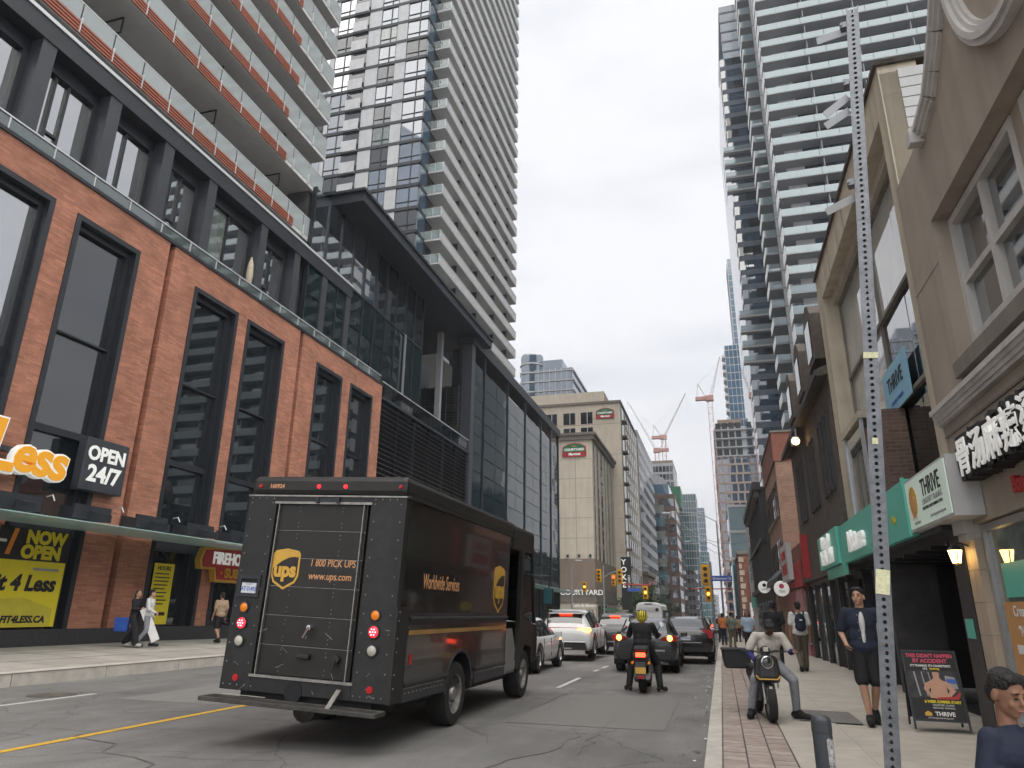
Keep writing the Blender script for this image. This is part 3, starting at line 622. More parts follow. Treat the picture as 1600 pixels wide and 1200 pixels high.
pc('sheet', 'tan_print', ps, XR+.135, XR+.145, 8.7, 10.25, .9, 1.75); pc('lower_sheet', 'yellow_print', ps, XR+.135, XR+.145, 8.7, 10.25, .45, .88); pc('picture', 'teal_sign', ps, XR+.135, XR+.145, 8.75, 10.1, 1.8, 2.2)
text('lettering', 'Create Your', .17, 'white_print', ps, (XR+.13, 9.55, 1.64), '-x', depth=.002, bold=.004); text('lettering', '"Noodles"', .15, 'white_print', ps, (XR+.13, 9.6, 1.42), '-x', depth=.002, bold=.004)
pc('label_bar', 'white_print', ps, XR+.125, XR+.13, 9.3, 10.05, 1.17, 1.27)
sg = thing('restaurant_sign', 'black and white Chinese character sign over red lettering on the tan stucco wall', 'sign', (XR, 8.5, 3.3))
for i, ch in enumerate('骨汤麻辣烫'):
    y = 9.62-i*.50; z = 3.42
    a = text('character_box', ch, .50, 'black_print', sg, (XR-.08, y, z), '-x', depth=.11, bold=.055); text('character', ch, .49, 'white_sign', a, (XR-.195, y, z), '-x', depth=.012, bold=.006)
text('red_lettering', 'Bone Soup Malatang', .235, 'sign_red', sg, (XR+.0, 7.95, 2.95), '-x', depth=.035, bold=.012, sx=.9)
def lantern(loc, label):
    t = thing('wall_lantern', label, 'lamp', loc); x, y, z = loc
    b = MB(); b.box(x+.1, x+.14, y-.05, y+.05, z-.02, z+.16); b.tube([(x+.1, y, z+.08), (x-.02, y, z+.13), (x-.1, y, z+.1)], .013, 6); b.lathe([(.02, z+.12), (.09, z+.05), (.1, z+.035), (.02, z+.035)], (x-.1, y, 0), 'z', 8); b.lathe([(.05, z-.13), (.02, z-.15)], (x-.1, y, 0), 'z', 8); b.build('bracket', 'black_metal', t)
    MB().lathe([(.085, z+.035), (.05, z-.13)], (x-.1, y, 0), 'z', 8).build('glass', 'lamp_glow', t)
    MB().cyl((x-.1, y-.085, z+.03), (x-.1, y-.05, z-.13), .008, .008, 4).build('bar', 'black_metal', t)
    return t
lantern((XR-.05, 10.75, 2.38), 'lit black wall lantern on the beige tiled pilaster of the tan building')
# ================================================================ cream building (gym) with big upper windows
cb_ = thing('gym_building', 'cream fronted building with tall upper windows and teal shop sign between tan and brown buildings', 'building', (4, 15, .15))
XC = 3.25
pc('side_wall', 'cream_facade', cb_, XC+.02, XC+8, 10.96, 11.3, 2.7, 10.35)
for k in range(12):
    pc('block_course', 'panel_grey', cb_, XC+.3, XC+4, 10.94, 10.96, 8.0+k*.2, 8.18+k*.2)
pc('side_coping', 'weathered_wood', cb_, XC-.05, XC+4, 10.9, 11.4, 10.5, 10.58)
f = MB(); f.box(XC, XC+.6, 10.96, 11.35, 3.5, 9.7); f.box(XC, XC+.6, 18.75, 19.4, 3.5, 9.7); f.box(XC, XC+.6, 10.96, 19.4, 9.7, 10.5); f.build('facade', 'cream_facade', cb_)
pc('roof_edge', 'weathered_wood', cb_, XC-.06, XC+.7, 10.9, 19.45, 10.5, 10.58)
for y in (13.0, 15.1, 17.2): pc('panel_joint', 'sill_stone', cb_, XC-.004, XC+.01, y-.012, y+.012, 9.71, 10.49)
pc('reveal', 'cream_stucco', cb_, XC+.25, XC+.6, 11.35, 18.75, 9.45, 9.699)
f = MB(); xa, xb = XC+.38, XC+.46
for y in (11.35, 14.95, 18.67): f.box(xa, xb, y, y+.08, 3.6, 9.45)
for z in (3.6, 5.42, 7.3, 9.38): f.box(xa-.03, xb, 11.43, 18.67, z, z+.08)
wf = f.build('window_frame', 'sill_stone', cb_)
for y0, y1 in ((11.43, 13.2), (13.2, 14.95), (15.03, 16.85), (16.85, 18.67)):
    for z0, z1 in ((3.68, 5.42), (5.5, 7.3), (7.38, 9.38)): pc('pane', ('window_pale_sky' if z0 > 7 or y0 > 15 else 'window_grey') if z0 > 4 else 'window_dark', wf, xb-.03, xb-.01, y0+.006, y1-.006, z0, z1, rot=(0, random.uniform(-.008, .008), random.uniform(-.015, .015)))
pc('room', 'interior', cb_, XC+.5, XC+.7, 11.3, 18.8, 3.5, 9.3)
bay = pc('bay', 'brick_brown', cb_, XC-.02, XC+.4, 14.3, 15.9, 3.62, 5.35); pc('bay_window', 'window_grey', bay, XC-.05, XC-.02, 16.0, 17.9, 3.75, 5.5); pc('bay_sill', 'sill_stone', bay, XC-.2, XC+.4, 11.4, 18.6, 3.52, 3.62)
pc('bay_frame', 'alu', bay, XC-.1, XC-.03, 15.9, 16.0, 3.63, 5.6); pc('bay_frame', 'alu', bay, XC-.1, XC-.03, 17.9, 18.0, 3.63, 5.6); pc('bay_head', 'cream_facade', bay, XC-.12, XC+.4, 15.85, 18.05, 5.6, 5.75)
bs = thing('window_banner', 'pale blue banner with dark lettering inside the cream building upper window', 'banner', (XC+.3, 14.4, 5.4)); pc('sheet', 'sky_blue_print', bs, XC+.3, XC+.32, 13.3, 15.2, 5.35, 6.25)
text('lettering', 'THRIVE', .42, 'black_print', bs, (XC+.29, 14.25, 5.88), '-x', depth=.003, sx=.85); text('lettering', 'LONGEVITY TRAINING', .09, 'blue_print', bs, (XC+.29, 14.25, 5.52), '-x', depth=.003)
# entrance recess
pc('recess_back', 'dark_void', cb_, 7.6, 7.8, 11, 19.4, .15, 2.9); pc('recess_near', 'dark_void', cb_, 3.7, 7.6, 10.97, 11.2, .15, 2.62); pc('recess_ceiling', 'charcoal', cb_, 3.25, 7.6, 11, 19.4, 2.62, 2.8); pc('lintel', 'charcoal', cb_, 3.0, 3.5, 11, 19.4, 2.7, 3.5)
for k in range(9): pc('ceiling_rib', 'black_metal', cb_, 3.2, 5.5, 11.6+k*.85, 11.68+k*.85, 2.55, 2.62)
pc('granite_pilaster', 'granite', cb_, 3.22, 3.7, 10.965, 11.5, .15, 2.7); pc('grey_return', 'charcoal_light', cb_, 3.4, 7.6, 18.0, 18.2, .15, 2.62); pc('dark_jamb', 'slate', cb_, 3.3, 4.2, 16.2, 16.35, .15, 2.62)
d = MB(); d.box(4.3, 4.36, 11.6, 11.7, .16, 2.4); d.box(4.3, 4.36, 12.5, 12.6, .16, 2.4); d.box(4.3, 4.36, 11.7, 12.5, 2.3, 2.4); d.box(4.3, 4.36, 11.7, 12.5, .16, .3); dd = d.build('door', 'alu', cb_); pc('door_glass', 'window_dark', dd, 4.32, 4.34, 11.7, 12.5, .3, 2.3); pc('handle', 'chrome', dd, 4.24, 4.28, 12.42, 12.46, .8, 1.4)
pc('shop_banner', 'yellow_print', cb_, 4.2, 4.22, 11.7, 12.3, 2.0, 2.55); pc('wall_notice', 'teal_sign', cb_, 3.205, 3.217, 11.1, 11.4, 1.3, 1.55)
for k in range(4): pc('shop_window', 'window_dark', cb_, 5.3, 5.33, 13+k*.8, 13.76+k*.8, .5, 2.4)
# signs
ts = thing('gym_sign', 'white lightbox sign with gold rosette and black lettering beside the teal shop sign', 'sign', (2.9, 11, 2.8))
f = MB(); f.box(2.9, 3.24, 9.95, 12.08, 2.78, 3.56); f.build('box', 'panel_light', ts); pc('face', 'mint_board', ts, 2.885, 2.9, 10.0, 12.04, 2.82, 3.52)
text('lettering', 'THRIVE', .34, 'black_print', ts, (2.88, 10.72, 3.30), '-x', depth=.003, sx=.82, bold=.003); text('lettering', 'LONGEVITY TRAINING', .115, 'grey_print', ts, (2.88, 10.72, 3.12), '-x', depth=.002, sx=.82); text('lettering', 'FUNCTIONAL GROUP TRAINING & YOGA', .06, 'black_print', ts, (2.88, 10.75, 3.03), '-x', depth=.002, sx=.85); text('lettering', 'thrivelongevitytraining.com', .065, 'grey_print', ts, (2.88, 10.55, 2.9), '-x', depth=.002); text('lettering', '647.999.4821', .06, 'grey_print', ts, (2.88, 11.6, 2.88), '-x', depth=.002)
rs = MB(); 
for i in range(18):
    t = 2*math.pi*i/18; rs.cyl((2.884, 11.68+math.cos(t)*.17, 3.2+math.sin(t)*.19), (2.876, 11.68+math.cos(t)*.17, 3.2+math.sin(t)*.19), .035, .035, 6)
rs.lathe([(0, 2.874), (.15, 2.874), (.17, 2.884)], (0, 11.68, 3.2), 'x', 18); rs.build('rosette', 'gold_print', ts); MB().prism([(11.74, 3.12), (11.78, 2.93), (11.70, 2.97), (11.68, 3.12), (11.66, 2.97), (11.58, 2.93), (11.62, 3.12)], 'x', 2.872, 2.874).build('ribbon', 'copper_print', ts); MB().lathe([(0, 2.868), (.085, 2.868), (.09, 2.874)], (0, 11.68, 3.2), 'x', 16).build('rosette_centre', 'copper_print', ts)
tt = thing('teal_shop_sign', 'long teal green fascia sign with raised white letters over the shop entrance', 'sign', (2.9, 17, 2.8))
f = MB(); f.box(2.9, 3.2, 12.1, 18.9, 2.75, 3.62); f.build('board', 'teal_sign', tt); pc('end_edge', 'teal_sign', tt, 2.86, 2.9, 12.08, 12.16, 2.73, 3.64)
f = MB(); f.box(2.84, 3.2, 18.9, 22.3, 2.78, 3.66); f.build('far_board', 'teal_sign', tt); pc('lower_flap', 'teal_sign', tt, 2.9, 2.95, 18.4, 21.5, 2.5, 2.75)
text('lettering', 'Nature', .62, 'white_sign', tt, (2.87, 16.55, 3.12), '-x', depth=.03, bold=.012); text('lettering', 'Plus', .2, 'yellow_print', tt, (2.89, 13.1, 3.1), '-x', depth=.003, shear=.3)
text('lettering', 'Natural', .42, 'white_sign', tt, (2.8, 20.5, 3.42), '-x', depth=.04, bold=.01); text('lettering', 'HEALTH', .5, 'white_sign', tt, (2.8, 20.5, 3.03), '-x', depth=.04, bold=.015)
# ================================================================ dark brown timber building with mansard dormers
db = thing('timber_building', 'dark brown timber clad building with mansard roof, dormers and deep eave, on the right', 'building', (4, 25, .1))
pc('wall', 'weathered_wood', db, XR+.1, XR+6, 19.42, 30.3, 4.2, 8.0)
for k in range(36): pc('siding_board', 'weathered_wood', db, XR+.04, XR+.1, 19.45+k*.3, 19.735+k*.3, 4.15, 7.75)
for a in (20.3, 21.0, 21.7, 23.6, 24.3, 25.0, 26.8, 27.5, 28.2):
    f = MB(); f.box(XR-.02, XR+.06, a, a+.07, 4.9, 7.0); f.box(XR-.02, XR+.06, a+.46, a+.53, 4.9, 7.0); f.box(XR-.02, XR+.06, a+.07, a+.46, 6.93, 7.0); f.box(XR-.03, XR+.06, a+.07, a+.46, 4.82, 4.9)
    wf = f.build('window', 'slate', db); pc('pane', 'window_dark', wf, XR+.03, XR+.035, a+.07, a+.46, 4.9, 6.93)
f = MB(); f.prism([(XR+.5, 8.25), (XR-.2, 7.95), (XR-.2, 7.75), (XR+.1, 7.8)], 'y', 19.45, 30.9); f.build('eave', 'weathered_wood', db); pc('gutter', 'slate', db, XR-.28, XR-.2, 19.45, 31, 7.76, 7.93)
MB().prism([(XR+.3, 8.4), (XR+.9, 10.4), (XR+5, 10.6), (XR+5, 8.4)], 'y', 19.42, 30.3).build('mansard', 'slate', db)
for y in (20.2, 23.4, 26.6):
    f = MB(); f.prism([(y, 8.5), (y+1.5, 8.5), (y+1.5, 9.9), (y+1.2, 10.25), (y+.75, 10.4), (y+.3, 10.25), (y, 9.9)], 'x', XR-.1, XR+1.2)
    dm = f.build('dormer', 'weathered_wood', db); pc('dormer_window', 'window_dark', dm, XR-.12, XR-.1, y+.3, y+1.2, 8.7, 9.8)
pc('fascia', 'weathered_wood', db, XR-.02, XR+.4, 19.42, 30.3, 2.75, 4.15)
pc('shop_wall', 'charcoal_light', db, XR+.2, XR+.5, 19.42, 30.3, .0, 2.75)
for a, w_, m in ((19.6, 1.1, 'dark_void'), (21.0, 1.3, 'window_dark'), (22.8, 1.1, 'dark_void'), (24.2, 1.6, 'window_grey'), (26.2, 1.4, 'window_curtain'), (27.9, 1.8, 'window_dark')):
    wf = pc('shop_opening', m, db, XR+.14, XR+.21, a, a+w_, .15, 2.45); pc('shop_jamb', 'granite', wf, XR+.05, XR+.2, a+w_, a+w_+.14, .02, 2.6)
fl = thing('flood_light', 'lit white flood light under the eave of the dark timber building', 'lamp', (2.9, 25.3, 7.2))
b = MB(); b.box(2.78, 3.02, 25.1, 25.5, 7.15, 7.42); b.box(2.92, 2.98, 25.27, 25.33, 7.42, 7.75); b.build('housing', 'panel_light', fl, bevel=.03); MB().lathe([(0, 25.02), (.1, 25.04), (.13, 25.1)], (2.9, 0, 7.25), 'y', 14).build('lens', 'lamp_glow', fl)
# ================================================================ small shop, brick building, victorian row
sh = thing('pink_shop', 'low shop with red projecting sign and pink framed windows beyond the timber building', 'building', (4, 34, .0))
pc('wall', 'brick_red', sh, XR+.1, XR+5, 30.32, 37.2, 0, 4.4); pc('fascia', 'sign_red', sh, XR-.05, XR+.1, 30.35, 37, 2.7, 3.7)
mat('pink_frame', (.55,.28,.29), .6, var=.15)
for k in range(6): wf = pc('window', 'window_curtain', sh, XR+.04, XR+.08, 30.5+k*1.1, 31.5+k*1.1, .5, 2.5); pc('frame', 'pink_frame', wf, XR-.04, XR+.1, 31.5+k*1.1, 31.6+k*1.1, .05, 2.6)
rs = thing('red_shop_sign', 'red and white projecting lightbox sign on the shop past the timber building', 'sign', (2.7, 28.5, 3)); pc('panel', 'sign_red', rs, 2.95, 3.2, 27.6, 27.8, 2.85, 4.35); f = MB(); f.box(2.45, 2.62, 27.8, 30.6, 2.8, 4.1); f.build('box', 'panel_light', rs); pc('face', 'sign_red', rs, 2.44, 2.45, 28.2, 30.2, 3.0, 3.4); text('lettering', 'SAI GON', .4, 'sign_red', rs, (2.44, 29.2, 3.7), '-x', depth=.005, bold=.02)
bb_ = thing('brick_gable_building', 'buff and red brick side wall of a three storey building beyond the shop', 'building', (4, 40, -.1))
pc('wall', 'brick_buff', bb_, XR, XR+7, 37.25, 46, -.2, 9.0); pc('parapet', 'brick_red', bb_, XR-.06, XR+7, 37.2, 46, 9.0, 10.5); pc('coping', 'sill_stone', bb_, XR-.12, XR+7, 37.15, 46, 10.5, 10.6)
for k in range(7):
    for z in (3.6, 6.4): o = pc('window', 'window_dark', bb_, XR-.02, XR+.0, 37.8+k*1.15, 38.5+k*1.15, z, z+1.7); pc('sill', 'sill_stone', o, XR-.1, XR-.021, 37.7+k*1.15, 38.6+k*1.15, z-.12, z-.001)
vr = thing('victorian_row', 'dark ornate stone row with arched window hoods and cornices along the right pavement', 'building', (4, 52, -.2))
pc('wall', 'dark_stone', vr, XR+.3, XR+6, 38.5, 62, 2.8, 9.6) if False else pc('wall', 'dark_stone', vr, XR-.25, XR+6, 46.05, 64, -.5, 9.2)
XV = XR-.25
for z, h, dx in ((3.0, .3, .35), (5.9, .22, .25), (9.0, .5, .5)): pc('cornice', 'dark_stone', vr, XV-dx, XV, 46, 64.1, z, z+h)
for k in range(14):
    y = 46.2+k*1.28
    pc('pilaster', 'slate', vr, XV-.16, XV, y, y+.28, 3.3, 9.0)
    for z in (3.5, 6.3):
        f = MB(); 
        for i in range(8):
            t0, t1_ = math.pi*i/8, math.pi*(i+1)/8
            f.prism([(y+.78+.5*math.cos(t0), z+1.8+.5*math.sin(t0)), (y+.78+.5*math.cos(t1_), z+1.8+.5*math.sin(t1_)), (y+.78+.36*math.cos(t1_), z+1.8+.36*math.sin(t1_)), (y+.78+.36*math.cos(t0), z+1.8+.36*math.sin(t0))], 'x', XV-.14, XV)
        o = f.build('arch_hood', 'slate', vr); pc('window', 'window_dark', o, XV-.02, XV-.002, y+.42, y+1.14, z, z+1.95)
    pc('bracket', 'sill_stone', vr, XV-.42, XV-.1, y+.05, y+.2, 8.6, 8.99)
for k in range(5): pc('shop_window', 'window_grey', vr, XV-.03, XV-.01, 46.6+k*3.4, 49.4+k*3.4, .1, 2.4)
f = MB(); f.lathe([(.05, 11.5), (.3, 11.2), (.5, 10.6), (.55, 9.7)], (XR+.6, 46.8, 0), 'z', 10); f.build('turret', 'sill_stone', vr)
gp = thing('pale_panel_building', 'narrow pale green panelled shop front between the ornate row and red brick wall', 'building', (4, 68, -.5)); pc('wall', 'panel_light', gp, XR-.3, XR+6, 64.2, 72, -.6, 9.8); pc('fascia', 'teal_sign', gp, XR-.4, XR-.3, 64.2, 72, 2.2, 3.2)
for k in range(4): pc('window', 'window_grey', gp, XR-.33, XR-.3, 64.8+k*1.8, 66+k*1.8, 4.4, 7.2)
def disc_sign(x, y, z, r, label, word):
    t = thing('round_sign', label, 'sign', (x, y, z), 'round blade signs')
    MB().lathe([(0, y-.06), (r, y-.06), (r+.02, y), (r, y+.06), (0, y+.06)], (x, 0, z), 'y', 28).build('disc', 'white_sign', t, smooth=True); b = MB(); b.tube([(x+r, y, z), (3.3, y, z)], .03, 6); b.build('arm', 'black_metal', t)
    text('lettering', word, .14, 'black_print', t, (x, y-.075, z-.12), '-y', depth=.004); MB().lathe([(0, y-.075), (.09, y-.075), (.1, y-.065)], (x, 0, z+.1), 'y', 12).build('emblem', 'pink_print' if y < 35 else 'black_print', t)
disc_sign(2.5, 32.2, 2.62, .29, 'larger bright round white blade sign nearest the pink shop', 'TEA'); disc_sign(2.35, 41.5, 3.0, .30, 'greyer round white blade sign with dark emblem further along the right', 'CAFE')
aw2 = thing('fabric_awning', 'dark grey folded shop awning beside the round signs', 'awning', (2.9, 35, 3)); MB().prism([(3.2, 3.9), (2.5, 3.2), (2.45, 2.95), (3.2, 2.95)], 'y', 33.5, 44.5).build('canvas', 'charcoal', aw2)
rb = thing('red_brick_building', 'red brick building with white billboards and quoined corner at the next corner on the right', 'building', (6, 96, -.9))
pc('wall', 'brick_red', rb, 2.6, 12, 92, 110, -1.2, 8.6)
for k in range(12): pc('quoin', 'beige_tile', rb, 2.52, 3.1 if k % 2 else 2.85, 91.9, 92.4, -.9+k*.78, -.3+k*.78)
pc('cornice', 'sill_stone', rb, 2.4, 12, 91.8, 110, 8.6, 9.0)
for x0, x1, z0, z1, lb in ((3.7, 5.6, 3.3, 7.0, 'upper'), (3.4, 5.1, -.1, 2.9, 'lower')):
    t = thing('billboard', 'plain grey white billboard mounted high on the red brick wall' if lb == 'upper' else 'white printed billboard low on the red brick wall', 'billboard', ((x0+x1)/2, 91.7, z0))
    pc('panel', 'panel_light' if lb == 'upper' else 'white_print', t, x0, x1, 91.6, 91.8, z0, z1); pc('frame', 'alu', t, x0-.08, x1+.08, 91.8, 91.88, z0-.08, z1+.08)
    if lb == 'lower': 
        for k in range(3): pc('print_stripe', 'sign_red' if k == 1 else 'grey_print', t, x0+.2, x1-.4, 91.57, 91.595, z0+.5+k*.8, z0+.75+k*.8)
gc = thing('glass_corner_building', 'glass box building with pale frames rising above the red brick corner', 'building', (8, 118, 0)); pc('core', 'glass_teal', gc, 2.2, 14, 114, 130, -1, 17.5)
for z in (9.5, 13.5, 17.4): pc('floor_edge', 'panel_light', gc, 2.1, 14, 113.8, 130, z, z+.35)
for x in (2.1, 5, 8): pc('mullion', 'alu', gc, x, x+.15, 113.85, 114, -1, 17.5)
# ================================================================ tall balcony tower (right)
tr = thing('teal_balcony_tower', 'very tall tower with stacked teal glass balconies rising over the right hand shops', 'building', (25, 85, 5))
X0, Y0 = 12.2, 92.0
pc('core', 'window_dark', tr, X0+1.9, 60, Y0+1.9, 125, 4, 150); FR = 2.95
for k in range(42):
    z = 13+k*FR
    if z > 132: break
    sl = pc('balcony', 'soffit_mid', tr, X0, X0+45, Y0, Y0+1.9, z, z+.24)
    for j in range(15): pc('guard_glass', 'rail_teal', sl, X0+.05+j*3.0, X0+3.0+j*3.0, Y0-.03, Y0, z+.12, z+1.2)
    pc('slab_edge', 'soffit_mid', sl, X0-.02, X0+45, Y0-.02, Y0-.001, z+.0, z+.12)
    pc('side_guard', 'white_paint', sl, X0-.05, X0, Y0-.02, Y0+3.2, z-.5, z+1.5)
    pc('side_slab', 'soffit_mid', sl, X0, X0+1.9, Y0+1.9, Y0+3.2, z, z+.24)
    for j in range(5): pc('party_screen', 'soffit_mid', sl, X0+6.5+j*7, X0+6.62+j*7, Y0+.2, Y0+1.9, z+.25, z+FR-.02)
    pc('soffit_wall', 'panel_grey', tr, X0+1.7, X0+4.2, Y0+1.8, Y0+1.9, z+.25, z+FR-.02)
    for j in range(10): pc('window', random.choice(('window_blue', 'window_dark', 'window_blue', 'window_grey')), tr, X0+4.3+j*4, X0+7.9+j*4, Y0+1.84, Y0+1.88, z+.3, z+FR-.1)
    # second, narrower stack on the street side
    s2 = pc('street_balcony', 'soffit_mid', tr, X0-1.4, X0+1.9, Y0+11, Y0+15.5, z, z+.22)
    pc('guard_glass', 'rail_teal', s2, X0-1.4, X0+.4, Y0+10.97, Y0+11, z+.2, z+1.35); pc('side_guard', 'white_paint', s2, X0-1.45, X0-1.4, Y0+10.96, Y0+15.5, z+.02, z+1.4); pc('side_wall', 'panel_grey', s2, X0+.5, X0+1.9, Y0+10.95, Y0+11.1, z+.22, z+FR-.01)
    pc('side_window', 'window_blue', tr, X0+1.86, X0+1.89, Y0+3.4, Y0+10.8, z+.3, z+FR-.1)
t3 = thing('banded_tower', 'dark blue banded tower with pale balcony groups just behind the teal balcony tower', 'building', (14, 130, 0))
pc('core', 'window_blue', t3, 8.3, 34, 125, 155, -2, 112); cr_ = pc('crown', 'glass_bluesky', t3, 9.3, 34, 127, 150, 112, 128)
for k in range(6): pc('crown_band', 'band_blue', cr_, 9.2, 34, 126.9, 150, 113+k*2.6, 113.4+k*2.6)
for k in range(37):
    z = 3+k*2.95; grp = (k % 12) in (2, 3, 4, 5)
    sl = pc('floor_band', 'panel_light' if grp else 'band_blue', t3, 7.3 if grp else 8.25, 34, 124.0 if grp else 124.9, 125.4, z, z+(.35 if grp else 1.05))
    pc('side_guard', 'white_paint', sl, 7.25 if grp else 8.2, 7.3 if grp else 8.25, 124.3, 129, z, z+1.1)
    if grp: pc('guard_glass', 'rail_teal', sl, 7.35, 18, 123.95, 124.0, z+.35, z+1.3)
    for j in range(4): pc('window', random.choice(('window_blue', 'window_blue', 'window_dark')), t3, 8.5+j*2.2, 10.6+j*2.2, 124.93, 124.97, z+1.1, z+2.9)
# ================================================================ far buildings, left side
def block(name, label, x0, x1, y0, y1, z0, z1, wall, win, fh, nx, ny, ww=.6, wh=.55, side='+x', zb=None, cornice=None):
    t = thing(name, label, 'building', ((x0+x1)/2, (y0+y1)/2, z0)); pc('wall', wall, t, x0, x1, y0, y1, z0, z1)
    n = int((z1-(zb or z0)-.6)/fh)
    for k in range(n):
        z = (zb or z0)+.3+k*fh
        for j in range(nx):
            a = x0+(x1-x0)*(j+.5)/nx; w_ = (x1-x0)/nx*ww/2; pc('window', win if isinstance(win, str) else random.choice(win), t, a-w_, a+w_, y0-.06, y0-.02, z+fh*(1-wh)/2, z+fh*(1+wh)/2)
        for j in range(ny):
            a = y0+(y1-y0)*(j+.5)/ny; w_ = (y1-y0)/ny*ww/2; X = x1 if side == '+x' else x0; s_ = 1 if side == '+x' else -1
            pc('window', win if isinstance(win, str) else random.choice(win), t, X+s_*.02, X+s_*.06, a-w_, a+w_, z+fh*(1-wh)/2, z+fh*(1+wh)/2)
    if cornice: pc('cornice', cornice, t, x0-.4, x1+.4, y0-.4, y1+.4, z1, z1+.7)
    return t
def hotel_sign(x, y, z, s, label):
    t = thing('hotel_sign', label, 'sign', (x, y, z))
    def shape(k): return [(x-1.75*s*k, z-1.0*s*k), (x+1.75*s*k, z-1.0*s*k), (x+1.85*s*k, z-.6*s*k), (x+1.75*s*k, z+.55*s*k), (x+.9*s*k, z+.98*s*k), (x, z+1.12*s*k), (x-.9*s*k, z+.98*s*k), (x-1.75*s*k, z+.55*s*k), (x-1.85*s*k, z-.6*s*k)]
    MB().prism(shape(1.06), 'y', y-.12, y).build('back', 'sign_red', t)
    MB().prism([(x-1.7*s, z-.28*s), (x+1.7*s, z-.28*s), (x+1.72*s, z+.5*s), (x+.88*s, z+.92*s), (x, z+1.05*s), (x-.88*s, z+.92*s), (x-1.72*s, z+.5*s)], 'y', y-.16, y-.121).build('green_field', 'green_sign', t)
    text('lettering', 'COURTYARD', .52*s, 'white_sign', t, (x, y-.18, z+.08*s), '-y', depth=.01, bold=.02*s); text('lettering', 'Marriott', .55*s, 'white_sign', t, (x, y-.15, z-.64*s), '-y', depth=.01, bold=.02*s, shear=.25); text('lettering', 'HOTEL', .24*s, 'gold_print', t, (x, y-.18, z+.62*s), '-y', depth=.01, bold=.01)
    return t
h1 = thing('hotel_low_block', 'cream hotel block with tan base and a green and red sign, nearer the street', 'building', (-24, 115, -1))
pc('upper_wall', 'hotel_cream', h1, -34, -17.4, 105, 128, 9.2, 27.2); pc('lower_wall', 'hotel_tan', h1, -34, -17.35, 104.95, 128, 4.9, 9.199); pc('base_wall', 'hotel_cream', h1, -34, -17.4, 105, 128, -1.2, 3.0); pc('shop_fascia', 'hotel_band', h1, -34, -17.2, 104.7, 128, 3.0, 3.8); pc('sign_band', 'hotel_band', h1, -34, -17.38, 104.97, 128, 3.8, 4.899)
f = MB(); f.box(-34, -17.0, 104.6, 128.3, 27.2, 27.9); f.box(-34, -16.7, 104.3, 128.5, 27.9, 28.3); f.build('cornice', 'hotel_band', h1)
for x in (-20.0, -22.6): pc('panel_joint', 'hotel_band', h1, x-.02, x+.02, 104.97, 105, 9.2, 27.2)
for z in (12.2, 15.2, 18.2, 21.2, 24.2): pc('panel_joint', 'hotel_band', h1, -34, -17.4, 104.98, 105, z-.02, z+.02)
for i, y in enumerate((106.5, 109.5, 110.4, 113.4, 114.3, 117.6, 120.6, 121.5, 125)):
    for k in range(7): o = pc('window', 'window_dark', h1, -17.4, -17.36, y, y+.62, 5.6+k*3.05, 8.2+k*3.05); pc('spandrel', 'hotel_band', o, -17.4, -17.37, y, y+.62, 8.2+k*3.05, 8.65+k*3.05)
for i in range(3): pc('wall_lamp', 'black_metal', h1, -21.5+i*1.7, -21.2+i*1.7, 104.7, 104.95, 9.4, 9.8)
hotel_sign(-20.1, 104.9, 25.6, .98, 'lower green and red hotel sign on the nearer cream block')
t = thing('hotel_lettering', 'raised pale capital letters spelling the hotel name over its entrance', 'sign', (-19.5, 104.7, 4.2)); text('lettering', 'COURTYARD', 1.05, 'white_sign', t, (-19.35, 104.72, 4.35), '-y', depth=.08, bold=.01); text('lettering', 'Cafe & Bistro', .7, 'white_sign', t, (-19.0, 104.6, 2.55), '-y', depth=.04)
for k in range(5): pc('shop_awning', 'green_sign', h1, -17.2, -16.1, 108+k*3.6, 110.6+k*3.6, 2.0, 2.12, rot=(0, .35, 0)); 
for k in range(6): pc('shop_window', 'window_dark', h1, -17.4, -17.36, 107.2+k*3.4, 109.6+k*3.4, -.4, 2.6)
for k in range(4): pc('shop_window', 'window_dark', h1, -33+k*3.6, -30.4+k*3.6, 104.94, 104.98, -.5, 1.8)
h2 = thing('hotel_high_block', 'taller cream hotel block with brown window columns and sign near its roof', 'building', (-24, 140, -1))
pc('wall', 'hotel_cream', h2, -48, -15.7, 129, 157, -1.5, 40.0); pc('cornice', 'hotel_band', h2, -48, -15.5, 128.7, 157.2, 40, 40.5); pc('penthouse', 'hotel_cream', h2, -48, -19, 131, 150, 40.5, 43.2)
for x in (-25.6, -22.2, -29.2, -32.8):
    for k in range(9):
        o = pc('window', 'window_dark', h2, x-1.15, x+1.15, 128.93, 128.98, 36.2-k*3.05, 38.5-k*3.05); pc('mullion', 'white_mould', o, x+.05, x+.2, 128.88, 128.95, 36.2-k*3.05, 38.5-k*3.05)
for k in range(5): pc('panel_joint', 'hotel_band', h2, -48, -15.7, 128.97, 129, 12+k*6-.02, 12+k*6+.02)
for k in range(12): o = pc('corner_balcony', 'hotel_band', h2, -15.7, -14.9, 130.5, 133.6, 3.5+k*3.02, 3.75+k*3.02); pc('window', 'window_dark', o, -15.69, -15.64, 130.6, 133.5, 3.9+k*3.02, 6.3+k*3.02)
for y in (136, 139.4, 142.8, 146.2, 149.6, 153):
    for k in range(12): pc('window', 'window_dark', h2, -15.68, -15.64, y, y+1.3, 3.9+k*3.02, 6.0+k*3.02)
hotel_sign(-18.6, 128.8, 38.0, .92, 'higher green and red hotel sign at the top corner of the taller cream block')
block('grey_office', 'grey precast office slab with rows of small windows beyond the hotel', -36, -15.6, 158.5, 200, -2, 42, 'grey_precast', ('window_dark', 'window_grey'), 3.0, 0, 17, .6, .5)
